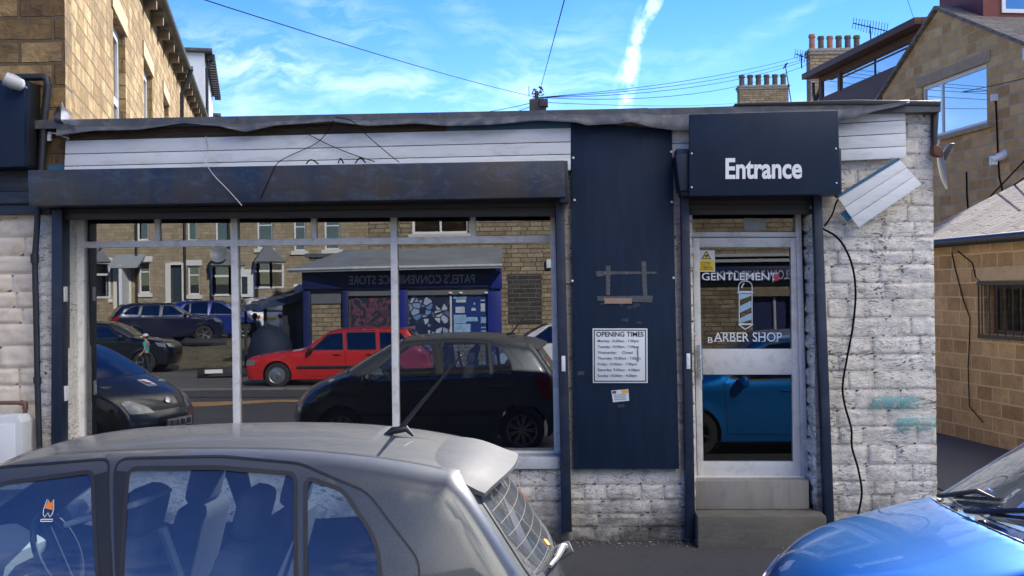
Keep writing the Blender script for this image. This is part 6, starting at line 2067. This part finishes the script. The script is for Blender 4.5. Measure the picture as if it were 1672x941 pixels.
mb = slab(MB(), [(xR_, -.6), (xL_, -.6), (xL_, 3.3), (xT_, 3.3), (xT_, 9.7), (xR_, 9.7)], [rect(*u) for u in ups]+[rect(d2[0], -.35, d2[2], d2[3])], OFr, -.35, 0)
mb.fbox(OFr, xL_-.35, xL_-.002, -4.5, -.352, -.6, 3.28); mb.fbox(OFr, xT_-.35, xT_-.002, -4.5, -.352, 3.3, 9.68); mb.fbox(OFr, xR_+.002, xR_+.35, -4.5, -.352, -.6, 9.68)
mb.build('wall', stone_p, pst)
MB().fbox(OFr, xR_+.36, xT_-.36, -3, -2.9, -.5, 9.6).build('inner_wall', dark_in, pst)
MB().fbox(OFr, xT_-.1, xL_+.1, -4.6, .1, 3.302, 3.42).build('flat_roof', felt, pst)
lint = M('pale_lintel', (.55, .50, .42), .8, vary=.08)
for u in ups:
    o = win_unit(pst, OFr, *u, n=-.12, fw=.08, bars=(('v', (u[0]+u[2])/2),), glass=glass_win)
    MB().fbox(OFr, u[0]-.15, u[2]+.15, -.1, .03, u[3]+.003, u[3]+.24).build('lintel', lint, o)
    MB().fbox(OFr, u[0]-.12, u[2]+.12, -.1, .09, u[1]-.16, u[1]-.003).build('sill', lint, o)
mb = MB()
for n0, n1 in ((.4, -2.25), (-4.9, -2.25)):
    o5 = 0 if n0 > 0 else .006
    mb.hexa([OFr(xR_-.3, n0, 9.62+o5), OFr(xT_+.3, n0, 9.62+o5), OFr(xT_+.3, n1, 10.9+o5), OFr(xR_-.3, n1, 10.9+o5), OFr(xR_-.3, n0, 9.52+o5), OFr(xT_+.3, n0, 9.52+o5), OFr(xT_+.3, n1, 10.8+o5), OFr(xR_-.3, n1, 10.8+o5)])
mb.build('roof', slate_dk, pst)
MB().tube([OFr(xR_-.3, .45, 9.5), OFr(xT_+.3, .45, 9.5)], .08, 8).build('gutter', black_pl, pst, smooth=True)
royal = M('royal_blue', (.006, .018, .20), .45, vary=.12, scale=2)
royal_d = M('deep_blue', (.006, .014, .085), .45, vary=.15, scale=2)
a0, a1 = ot_(819), ot_(497)
f0, f1 = oz_(700, 470, YO+.3), oz_(700, 437, YO+.3)
MB().fbox(OFr, a0, a1, .002, .30, f0, f1).build('fascia', royal_d, pst, bevel=.01)
MB().fbox(OFr, a0-.04, a0+.30, .31, .335, f0-.05, f1+.02).build('fascia_end', royal, pst, bevel=.01)
ya = YO+.302
a = PM(775, 462.5, ya); b = PM(570, 462.5, ya); c = PM(775, 447.5, ya)
text_mb("PATEL'S CONVENIENCE STORE", a, Vector((b.x-a.x, 0, 0)), Vector((0, 0, c.z-a.z)), (0, 1, 0), .02, .012).build('lettering', M('pale_grey_letters', (.55, .57, .62), .5), pst, uv=False)
gb = -.45
for p0, p1, m_ in ((797, 819, royal), (651, 667, royal), (561, 571, royal_d), (497, 509, royal_d)):
    MB().fbox(OFr, ot_(p1), ot_(p0), .002, .20, gb, f0-.002).build('pilaster', m_, pst, bevel=.01)
MB().fbox(OFr, ot_(797), ot_(667), .004, .16, oz_(700, 482), f0-.003).build('shutter_box', M('grey_box', (.12, .13, .14), .5, vary=.1), pst)
MB().fbox(OFr, ot_(651), ot_(571), .004, .16, oz_(700, 482), f0-.003).build('shutter_box', MATS['grey_box'], pst)
MB().fbox(OFr, ot_(561), ot_(509), .004, .06, oz_(530, 496), f0-.003).build('grey_panel', MATS['grey_box'], pst)
def pebble_mat():
    m, t, b = new_mat('pebble_poster')
    v = coords(t, 'UV', (3.2, 3.2, 1))
    vo = N(t, 'ShaderNodeTexVoronoi', feature='DISTANCE_TO_EDGE'); vo.inputs['Scale'].default_value = 1.6
    vc = N(t, 'ShaderNodeTexVoronoi'); vc.inputs['Scale'].default_value = 1.6
    t.links.new(v, vo.inputs['Vector']); t.links.new(v, vc.inputs['Vector'])
    s_ = N(t, 'ShaderNodeSeparateColor'); t.links.new(vc.outputs['Color'], s_.inputs[0])
    col_ = mix(t, s_.outputs[0], (.10, .2, .42), (.50, .55, .60))
    col_ = mix(t, ramp(t, vo.outputs[0], [(.05, 0.0), (.12, 1.0)]), (.01, .02, .06), col_)
    col_ = mix(t, ramp(t, s_.outputs[1], [(.35, 0.0), (.45, 1.0)]), (.012, .02, .06), col_)
    t.links.new(col_, b.inputs['Base Color']); b.inputs['Roughness'].default_value = .4
    return m
def swirl_mat():
    m, t, b = new_mat('swirl_poster')
    w_ = noise_tex(t, coords(t, 'UV'), 2.6, 3, .5, 2.5)
    c_ = mix(t, ramp(t, w_, [(.50, 0.0), (.54, 1.0), (.60, .9), (.64, 0.0)]), (.012, .018, .04), (.16, .05, .07))
    t.links.new(c_, b.inputs['Base Color'])
    return m
zt_, zb_ = oz_(700, 483), oz_(700, 562)
MB().fbox(OFr, ot_(735), ot_(669), .004, .05, zb_, zt_).build('window_poster', pebble_mat(), pst)
MB().fbox(OFr, ot_(651), ot_(573), .004, .05, zb_, zt_).build('window_poster', swirl_mat(), pst)
po = MB().fbox(OFr, ot_(796), ot_(738), .004, .05, zb_, zt_).build('window_poster', M('blue_poster', (.01, .035, .18), .4, vary=.2), pst)
lb_ = M('pale_print', (.25, .42, .62), .5, vary=.3, scale=5); wp_ = M('white_print', (.45, .52, .58), .5, vary=.2, scale=5)
def pq(p0, y0, p1, y1, m_, n_=.052):
    MB().fbox(OFr, ot_(p1), ot_(p0), n_, n_+.004, oz_(760, y1), oz_(760, y0)).build('print', m_, po)
pq(741, 483, 762, 488, lb_); pq(745, 489, 761, 494, wp_); pq(744, 501, 759, 511, wp_); pq(741, 514, 761, 528, lb_); pq(741, 529, 768, 556, lb_); pq(744, 543, 766, 548, wp_, .058)
pq(774, 494, 776, 498, wp_); pq(770, 503, 777, 508, wp_); pq(761, 518, 780, 525, lb_, .057); pq(785, 496, 792, 509, wp_); pq(785, 518, 795, 528, lb_); pq(785, 490, 792, 492, wp_); pq(785, 534, 794, 536, lb_); pq(785, 540, 794, 542, lb_)
MB().fbox(OFr, ot_(738), ot_(735), .004, .08, zb_, zt_).build('window_bar', alu, pst)
mb = MB()
for px in (737, 754, 795, 646): MB().box(OFr(ot_(px), .20, oz_(px, 478)), (.10, .08, .05)).build('lamp', letters_w, pst)
# canopy roof of grey sheet, hipped at its far end
can = M('weathered_sheet', (.24, .26, .27), .45, vary=.2, scale=1.2, dirt=(.13, .14, .14), dirt_amt=.6, stretch=(.4, 1, 3))
ye = YO+1.1
e0, e1 = PM(820, 433, ye), PM(575, 438, ye)
t0, t1 = PM(820, 403, YO), PM(566, 408, YO)
e2 = PM(470, 441, YO+.5)
th = Vector((0, 0, -.09))
for q in ([e0, e1, t1, t0], [e1, e2, t1]):
    MB().prism([Vector(x) for x in q], th).build('canopy', can, pst)
mb = MB().tube([e0, e1, e2], .05, 6); mb.build('canopy_edge', M('pale_edge', (.5, .52, .52), .5), pst)
MB().fbox(OFr, ot_(820), ot_(819)+.02, .01, 1.0, e0.z-.2, e0.z-.05).build('canopy_bracket', royal, pst)
MB().fbox(OFr, ot_(885), ot_(830), .002, .03, oz_(860, 529), oz_(860, 447)).build('blocked_opening', brick_dk, pst)
MB().fbox(OFr, ot_(903), ot_(893), .004, .16, oz_(898, 438), oz_(898, 424)).build('alarm_box', white_pl, pst, bevel=.02)
# the second front further along, seen in the door glass
MB().fbox(OFr, ot_(1330), ot_(1150), .002, .30, oz_(1230, 459, YO+.3), oz_(1230, 432, YO+.3)).build('fascia', royal_d, pst, bevel=.01)
ya = YO+.302
a = PM(1292, 456, ya); b = PM(1170, 456, ya); c = PM(1292, 441, ya)
text_mb("ELOIW RAUIIE OC SU", a, Vector((b.x-a.x, 0, 0)), Vector((0, 0, c.z-a.z)), (0, 1, 0), .02, .01).build('lettering', MATS['pale_grey_letters'], pst, uv=False)
mb = MB().fbox(OFr, ot_(1330), ot_(1150), .002, .5, oz_(1230, 428, YO+.5), oz_(1230, 423, YO+.5)); mb.fbox(OFr, ot_(1330), ot_(1150), .002, .6, oz_(1230, 419, YO+.6), oz_(1230, 414, YO+.6))
mb.build('canopy', MATS['pale_edge'], pst)
MB().fbox(OFr, ot_(1300), ot_(1225), .002, .05, d2[3]+.002, oz_(1250, 472)).build('lintel', M('brown_lintel', (.25, .2, .14), .8), pst)
MB().fbox(OFr, d2[0]+.01, d2[2]-.01, -.3, -.25, -.35, d2[3]-.01).build('door', royal_d, pst)
MB().tube([OFr(ot_(1268), -.2, -.3), OFr(ot_(1266), -.2, d2[3]-.05)], .05, 8).build('post', alu, pst)

# ---- lean-to shed beside the store
sh = thing('lean_to_shed', 'dark lean-to shed with a sagging blue sheet roof left of the store', 'shed', (-11.5, -27, -.3))
YS = -26.2
SF = Fr((0, YS, 0), (-1, 0, 0))
st_ = lambda px: -PM(px, 500, YS).x
sz_ = lambda px, py: PM(px, py, YS).z
shw = M('dark_corrugated', (.03, .033, .038), .6, vary=.4, scale=3, stretch=(4, 4, .3))
mb = MB().fbox(SF, st_(506), st_(461), -3, 0, -.5, sz_(480, 482)); mb.build('wall', shw, sh)
mb = MB()
for k in range(7):
    t = lerp(st_(505), st_(486), k/6); mb.fbox(SF, t-.03, t+.03, .002, .06, -.5, sz_(490, 484))
mb.build('batten', M('grey_batten', (.09, .09, .095), .6), sh) if False else mb.build('wall_ribs', M('grey_batten', (.09, .09, .095), .6), sh)
rf = M('blue_sheeting', (.03, .05, .11), .4, vary=.4, scale=2, dirt=(.2, .22, .24), dirt_amt=.5)
A, B = PM(512, 468, YS+.5), PM(392, 501, YS+.5)
mb = MB().grid(lambda u, v: Vector((lerp(A.x, B.x, u), YS+.6-4*v, lerp(A.z, B.z, u)-.25*math.sin(PI*u)*.4+.08*noise.noise(Vector((u*9, v*6, 1)))+.3*v)), 24, 10)
mb.grid(lambda u, v: Vector((lerp(A.x, B.x, u), YS+.6-.02*v, lerp(A.z, B.z, u)-.25*math.sin(PI*u)*.4+.08*noise.noise(Vector((u*9, 0, 1)))-(.28-.10*u)*v)), 24, 3)
mb.build('roof', rf, sh, smooth=True, weld=True)
for px in (398, 430): MB().tube([(-st_(px), YS-.2, -.4), (-st_(px), YS-.2, lerp(A.z, B.z, (512-px)/120)-.05)], .05, 8).build('post', shw, sh)
MB().box(PM(488, 470, YS+.75), (.35, .12, .25)).build('white_lamp', letters_w, sh, bevel=.06)

# ---- stone terrace up the bank
YT = -40.6
TF = Fr((0, YT, 0), (-1, 0, 0))
tt_ = lambda px: -PM(px, 440, YT).x
tz_ = lambda px, py: PM(px, py, YT).z
ter = thing('terrace', 'row of stone terraced houses with bays reflected in the left of the window', 'house', (-16, YT, .3))
def tr(px0, py0, px1, py1): return (tt_(px1), tz_(px0, py1), tt_(px0), tz_(px0, py0))
g_win = [tr(226, 428, 245, 479), tr(306, 434, 326, 482), tr(166, 430, 180, 488)]
g_door = [tr(194, 432, 211, 505), tr(279, 433, 297, 505)]
u_win = [tr(224, 340, 243, 393), tr(306, 345, 322, 394), tr(420, 350, 446, 406), tr(480, 352, 500, 410), tr(352, 345, 372, 398), tr(530, 350, 556, 408)]
mb = slab(MB(), rect(3, -.3, 34, 8.2), [rect(*o) for o in g_win+g_door+u_win], TF, -.35, 0)
mb.fbox(TF, 3, 3.35, -8, -.352, -.3, 8.1); mb.fbox(TF, 33.65, 34, -8, -.352, -.3, 8.1)
mb.build('wall', stone_r, ter)
MB().fbox(TF, 3.4, 33.6, -2.5, -2.4, -.3, 8.1).build('inner_wall', dark_in, ter)
lnt = M('white_lintel', (.70, .69, .64), .7, vary=.06)
for i, u in enumerate(g_win+u_win):
    o = win_unit(ter, TF, *u, n=-.12, fw=.08, bars=(('h', u[1]+(u[3]-u[1])*.68),), glass=glass_dk)
    MB().fbox(TF, u[0]-.12, u[2]+.12, -.1, .03, u[3]+.003, u[3]+.26).build('lintel', lnt, o)
    MB().fbox(TF, u[0]-.12, u[2]+.12, -.1, .10, u[1]-.18, u[1]-.003).build('sill', lnt, o)
for u in g_door:
    mb = MB().fbox(TF, u[0]-.10, u[0], -.1, .06, u[1], u[3]+.1); mb.fbox(TF, u[2], u[2]+.25, -.1, .06, u[1], u[3]+.1); mb.fbox(TF, u[0], u[2], -.1, .05, u[3], u[3]+.14)
    d_ = mb.build('door_surround', lnt, ter)
    MB().fbox(TF, u[0]+.01, u[2]-.01, -.22, -.16, u[1], u[3]-.01).build('door', M('dark_door', (.03, .045, .06), .4, vary=.2), d_)
c0_, c1_ = tt_(238), tt_(190)
zc = tz_(200, 420)
mb = MB().hexa([TF(c0_, 1.0, zc-.45), TF(c1_, 1.0, zc-.45), TF(c1_, .0, zc+.12), TF(c0_, .0, zc+.12), TF(c0_, 1.0, zc-.53), TF(c1_, 1.0, zc-.53), TF(c1_, .0, zc+.04), TF(c0_, .0, zc+.04)])
mb.build('door_canopy', M('grey_canopy', (.35, .38, .39), .5, vary=.1), ter)
MB().fbox(TF, tt_(212), tt_(207), .05, .95, g_door[0][1], zc-.4).build('porch_side', white_pl, ter)
for px in (224, 303, 375): MB().tube([TF(tt_(px), .1, .2), TF(tt_(px), .1, 8.1)], .06, 8).build('downpipe', black_pl, ter, smooth=True)
def bay(px0, px1, pyt, pyb, label):
    t0_, t1_ = tt_(px1), tt_(px0)
    z0_, z1_ = tz_(px0, pyb), tz_(px0, pyt)
    w_ = t1_-t0_; d_ = .8
    mb = MB().prism([TF(t0_, .002, -.2), TF(t1_, .002, -.2), TF(t1_-.35, d_, -.2), TF(t0_+.35, d_, -.2)], (0, 0, z0_+.2-.01))
    b_ = mb.build('bay', stone_r, ter)
    mb = MB()
    z = lambda k: lerp(z0_, z1_, k)
    for (a_, b2) in ((TF(t0_, .01, 0), TF(t0_+.35, d_, 0)), (TF(t0_+.35, d_, 0), TF(t1_-.35, d_, 0)), (TF(t1_-.35, d_, 0), TF(t1_, .01, 0))):
        n_ = 2 if (b2-a_).length > 1 else 1
        for i in range(n_+1):
            p_ = a_.lerp(b2, i/n_); mb.box((p_.x, p_.y, (z0_+z1_)/2), (.10, .10, z1_-z0_))
        for k in (0, .66, 1):
            m_ = (a_+b2)/2; ang = math.atan2((b2-a_).y, (b2-a_).x)
            mb.box((m_.x, m_.y, z(k)), ((b2-a_).length, .09, .10), Matrix.Rotation(ang, 3, 'Z'))
    mb.build('bay_frame', white_pl, b_)
    mb = MB()
    for (a_, b2) in ((TF(t0_, .0, 0), TF(t0_+.35, d_-.03, 0)), (TF(t0_+.35, d_-.03, 0), TF(t1_-.35, d_-.03, 0)), (TF(t1_-.35, d_-.03, 0), TF(t1_, .0, 0))):
        mb.add([a_+Vector((0, 0, z0_)), b2+Vector((0, 0, z0_)), b2+Vector((0, 0, z1_)), a_+Vector((0, 0, z1_))], [(0, 1, 2, 3)])
    mb.build('pane', glass_dk, b_, fix=False)
    mb = MB()
    o_ = [TF(t0_-.15, .002, z1_+.05), TF(t0_+.25, d_+.2, z1_+.05), TF(t1_-.25, d_+.2, z1_+.05), TF(t1_+.15, .002, z1_+.05)]
    top = [TF(t0_+.45, .002, z1_+.85), TF(t0_+.6, .15, z1_+.82), TF(t1_-.6, .15, z1_+.82), TF(t1_-.45, .002, z1_+.85)]
    for i in range(3): mb.add([o_[i], o_[i+1], top[i+1], top[i]], [(0, 1, 2, 3)])
    mb.add([o_[0], o_[1], o_[2], o_[3]], [(3, 2, 1, 0)]); mb.add(top, [(0, 1, 2, 3)])
    mb.build('bay_roof', M('bay_slate', (.19, .20, .21), .6, vary=.15), b_)
    return b_
bay(346, 396, 436, 482, ''); bay(417, 462, 430, 470, ''); bay(150, 179, 430, 486, '')
mb = MB().fbox(TF, tt_(418), tt_(394), .01, .12, tz_(400, 485), tz_(400, 440)); mb.build('door_surround', white_pl, ter)
mb = MB().fbox(TF, tt_(405), tt_(396), .121, .14, tz_(400, 480), tz_(400, 452)); mb.build('door', M('dark_door', (.03, .045, .06)), ter)
mb = MB().hexa([TF(2.7, .4, 8.1), TF(34.3, .4, 8.1), TF(34.3, -4.2, 11), TF(2.7, -4.2, 11), TF(2.7, .4, 8.0), TF(34.3, .4, 8.0), TF(34.3, -4.2, 10.9), TF(2.7, -4.2, 10.9)])
mb.build('roof', slate_dk, ter)
tag(MB().box(TF(tt_(374), 1.5, tz_(372, 418)), (.9, .12, .7), Matrix.Rotation(.4, 3, 'Z')).v and MB().lathe([(0, 0), (.2, .02), (.38, .09), (.4, .1), (.38, .08), (0, -.02)], Matrix.Translation(TF(tt_(368), .9, tz_(368, 417))) @ Matrix.Rotation(R(-75), 4, 'X'), 20).build('satellite_dish', M('dish_dark', (.2, .22, .24), .5), smooth=True), 'dark satellite dish on the terrace above the first bay', 'satellite dish')
gwl = thing('garden_wall', 'low dark stone garden wall in front of the terrace', 'wall', (-16, -39.2, .4))
MB().fbox(Fr((0, -39.2, 0), (-1, 0, 0)), -PM(380, 500, -39.2).x, -PM(276, 500, -39.2).x, -.3, 0, .2, PM(330, 494, -39.2).z).build('wall', brick_dk, gwl)

# ---- broken bumpers lying about
def bumper(name, label, c, rz, m_, ln=1.6, plate=False):
    t_ = thing(name, label, 'car part', tuple(c), rz)
    c = Vector(c)
    mat_ = Matrix.Translation(c) @ Matrix.Rotation(rz, 4, 'Z')
    def fn(u, v):
        a = (u-.5)*2
        prof_ = [(0, 0), (.12, .03), (.17, .14), (.12, .26), (.02, .30)]
        k = v*4; i = min(3, int(k)); f = k-i
        px_, pz_ = (lerp(prof_[i][q], prof_[i+1][q], f) for q in (0, 1))
        return mat_ @ Vector((a*ln/2, -px_+.30*abs(a)**4+.10, pz_*(1-.25*abs(a)**3)))
    MB().grid(fn, 24, 8).build('shell', m_, t_, smooth=True)
    mb = MB(); mb.add([mat_ @ Vector((x, -.075, z)) for x, z in ((-.45, .06), (.45, .06), (.4, .13), (-.4, .13))], [(0, 1, 2, 3)])
    mb = MB().hexa([mat_ @ Vector(q) for q in ((-.45, -.08, .05), (.45, -.08, .05), (.42, -.078, .12), (-.42, -.078, .12), (-.45, -.02, .05), (.45, -.02, .05), (.42, -.02, .12), (-.42, -.02, .12))])
    mb.build('grille', trim_m, t_)
    if plate: MB().box(c+Matrix.Rotation(rz, 3, 'Z') @ Vector((.3, -.09, .2)), (.5, .03, .11), Matrix.Rotation(rz, 3, 'Z')).build('number_plate', plate_w, t_)
c = PM(328, 560, -32.5); bumper('bumper', 'blue car bumper lying on the grass bank', (c.x, -32.5, GZ(c.x, -32.5)+.02), R(185), bh_paint, 1.9)
c = PM(366, 610, -22.0); bumper('bumper', 'dark car bumper with a pale number plate lying on the pavement', (c.x, -22.0, GZ(c.x, -22)+.03), R(160), blk_car, 1.5, True)

# ---- a covered heap by the shed
hc_ = PM(450, 560, -26.0)
hp = MB().grid(lambda u, v: Vector((hc_.x+.70*math.sin(PI*v)*math.cos(2*PI*u)*(1+.12*noise.noise(Vector((math.cos(u*6.28)*2, v*4, 1)))), -25.3+.6*math.sin(PI*v)*math.sin(2*PI*u), -.36+max(0, .66+.85*math.cos(PI*v))*(1+.1*noise.noise(Vector((u*5, v*3, 7)))))), 28, 14)
tag(hp.build('covered_heap', M('navy_tarpaulin', (.010, .018, .045), .75, vary=.3, bmp=.3), smooth=True, weld=True), 'rounded heap under a dark navy cover beside the shed, reflected over the red bonnet', 'covered load')

# ------------------------------------------------------------------ people
skin_m = M('skin', (.42, .25, .17), .5, vary=.06)
def skin_mesh(name, verts, edges, radii, mat, parent, mw, sub=2):
    me = bpy.data.meshes.new('sk')
    me.from_pydata([Vector(v) for v in verts], edges, [])
    ob = bpy.data.objects.new('sk', me)
    col.objects.link(ob)
    md = ob.modifiers.new('s', 'SKIN'); md.use_smooth_shade = True; md.branch_smoothing = .6
    for i, r in enumerate(radii):
        sv = me.skin_vertices[0].data[i]
        sv.radius = (r, r) if not isinstance(r, tuple) else r
        sv.use_root = (i == 0)
    m2 = ob.modifiers.new('d', 'SUBSURF'); m2.levels = m2.render_levels = sub
    bpy.context.view_layer.update()
    out = bpy.data.meshes.new_from_object(ob.evaluated_get(bpy.context.evaluated_depsgraph_get()))
    col.objects.unlink(ob); bpy.data.objects.remove(ob); bpy.data.meshes.remove(me)
    inv = ROOTM[root_of(parent).name].inverted()
    out.transform(inv @ mw)
    out.name = name
    o = bpy.data.objects.new(name, out)
    out.materials.clear(); out.materials.append(mat)
    for p_ in out.polygons: p_.use_smooth = True
    col.objects.link(o); o.parent = parent
    return o
def person(label, loc, rz, h, shirt, trousers, hair, cap=None, hood=None, stride=.22, reach=(.30, .12)):
    """figure facing -x"""
    root = thing('person', label, 'person', loc, rz)
    k = h/1.75
    mw = Matrix.Translation(Vector(loc)) @ Matrix.Rotation(rz, 4, 'Z') @ Matrix.Scale(k, 4)
    V, E, Rr = [], [], []
    def add(p, r, par=None):
        V.append(p); Rr.append(r)
        if par is not None: E.append((par, len(V)-1))
        return len(V)-1
    pel = add((0, 0, .95), (.14, .11))
    sp1 = add((-.005, 0, 1.10), (.125, .10), pel)
    ch = add((-.02, 0, 1.32), (.15, .11), sp1)
    nk = add((-.03, 0, 1.49), .055, ch)
    h0 = add((-.05, 0, 1.57), (.072, .075), nk)
    h1_ = add((-.055, 0, 1.655), (.078, .092), h0)
    h2_ = add((-.045, 0, 1.725), (.055, .065), h1_)
    nose = add((-.155, 0, 1.625), .014, h1_)
    arms = {}
    for s, fw in ((-1, reach[0]), (1, reach[1])):
        sh_ = add((-.01, s*.175, 1.42), .058, ch)
        el = add((.03-fw*.2, s*.235, 1.15), .043, sh_)
        wr = add((-fw, s*.225, .96), .03, el)
        pa = add((-fw-.06, s*.215, .915), (.022, .036), wr)
        arms[s] = (sh_, el, wr)
        for j, (dy, ln) in enumerate(((-.03, .075), (-.01, .085), (.01, .08), (.03, .06))):
            f1_ = add((-fw-.06-ln*.55, s*.215+dy, .885), .0095, pa)
            add((-fw-.06-ln*.8, s*.215+dy, .855), .0085, f1_)
        t1_ = add((-fw-.05, s*.215-s*.055, .925), .011, wr)
        add((-fw-.10, s*.215-s*.06, .90), .0095, t1_)
    legs = {}
    for s, st2 in ((-1, stride), (1, -stride)):
        hp_ = add((0, s*.09, .90), .09, pel)
        kn = add((-.03-st2*.45, s*.095, .50), .06, hp_)
        an = add((-st2*.9+.03, s*.10, .09), .036, kn)
        to = add((-st2*.9-.13, s*.105, .03), .03, an)
        legs[s] = (hp_, kn, an, to)
    skin_mesh('body', V, E, Rr, skin_m, root, mw)
    # shirt with short sleeves
    SV = [V[pel], V[sp1], V[ch], (V[nk][0], 0, 1.455)]; SE = [(0, 1), (1, 2), (2, 3)]; SR = [(.155, .125), (.142, .118), (.166, .128), .07]
    for s in (-1, 1):
        sh_, el, wr = arms[s]
        end = V[el] if cap else tuple(lerp(V[el][i], V[wr][i], .9) for i in range(3))
        i0 = len(SV); SV.append(V[sh_]); SR.append(.072); SE.append((2, i0))
        if not cap: SV.append(V[el]); SR.append(.058); SE.append((i0, i0+1)); SV.append(end); SR.append(.045); SE.append((i0+1, i0+2))
        else: SV.append(tuple(lerp(V[sh_][i], V[el][i], .8) for i in range(3))); SR.append(.06); SE.append((i0, i0+1))
    skin_mesh('shirt', SV, SE, SR, shirt, root, mw)
    TV = [V[pel]]; TE = []; TR = [(.152, .122)]
    for s in (-1, 1):
        hp_, kn, an, to = legs[s]; i0 = len(TV)
        TV += [V[hp_], V[kn], tuple(lerp(V[kn][i], V[an][i], .92) for i in range(3))]; TR += [.102, .078, .062]; TE += [(0, i0), (i0, i0+1), (i0+1, i0+2)]
    skin_mesh('trousers', TV, TE, TR, trousers, root, mw)
    for s in (-1, 1):
        hp_, kn, an, to = legs[s]
        skin_mesh('shoe', [V[an], ((V[an][0]+V[to][0])/2, V[to][1], .045), (V[to][0]-.03, V[to][1], .035)], [(0, 1), (1, 2)], [.044, .046, .036], trim_m, root, mw, 1)
    Hm = lambda p: mw @ Vector(p)
    if cap:
        mb = MB().lathe([(.106, -.01), (.108, .02), (.095, .065), (.06, .095), (0, .105)], mw @ Matrix.Translation((-.05, 0, 1.68)) @ Matrix.Rotation(R(-6), 4, 'Y') @ Matrix.Diagonal((1.05, .9, 1, 1)), 20)
        mb.grid(lambda u, v: Hm((-.05-.09-.13*v*(1-.5*(2*u-1)**2), (u-.5)*.17*(1-.3*v), 1.685-.02*v-.03*(2*u-1)**2)), 8, 5)
        mb.build('cap', cap, root, smooth=True, uv=False)
    mb = MB().lathe([(.0, .1), (.06, .09), (.098, .03), (.104, -.04), (.09, -.10)], mw @ Matrix.Translation((-.035, 0, 1.66)) @ Matrix.Rotation(R(18), 4, 'Y') @ Matrix.Diagonal((.98, .86, 1 if not cap else .6, 1)), 18)
    mb.build('hair', hair, root, smooth=True, uv=False)
    mb = MB()
    for s in (-1, 1):
        mb.lathe([(0, .012), (.012, 0), (0, -.012)], mw @ Matrix.Translation((-.130, s*.034, 1.655)), 10)
    mb.build('eyes', trim_m, root, smooth=True, uv=False)
    for s in (-1, 1):
        MB().lathe([(0, .008), (.022, .006), (.028, 0), (.018, -.006)], mw @ Matrix.Translation((-.05, s*.086, 1.63)) @ Matrix.Rotation(R(90)*s, 4, 'X') @ Matrix.Diagonal((.7, 1.2, 1, 1)), 12).build('ear', skin_m, root, smooth=True, uv=False)
    return root
hair_m = M('dark_hair', (.015, .012, .01), .6, vary=.3)
c = PM(240, 590, -22.6)
person('child in a white cap, turquoise shirt and navy trousers walking, reflected at the left', (c.x, -22.6, GZ(c.x, -22.6)+.035), R(0), 1.28,
       M('turquoise_shirt', (.02, .34, .36), .8, vary=.1), M('navy_trousers', (.012, .016, .03), .8, vary=.2), hair_m, cap=M('white_cap', (.7, .68, .66), .8, vary=.06))
c = PM(418, 560, -28.2)
person('person in dark hooded clothes and blue trousers standing by the white car', (c.x, -28.2, GZ(c.x, -28.2)+.01), R(15), 1.72,
       M('black_jumper', (.012, .012, .015), .85, vary=.2), M('blue_trousers', (.02, .04, .16), .8, vary=.15), hair_m, stride=.06, reach=(.42, .2))
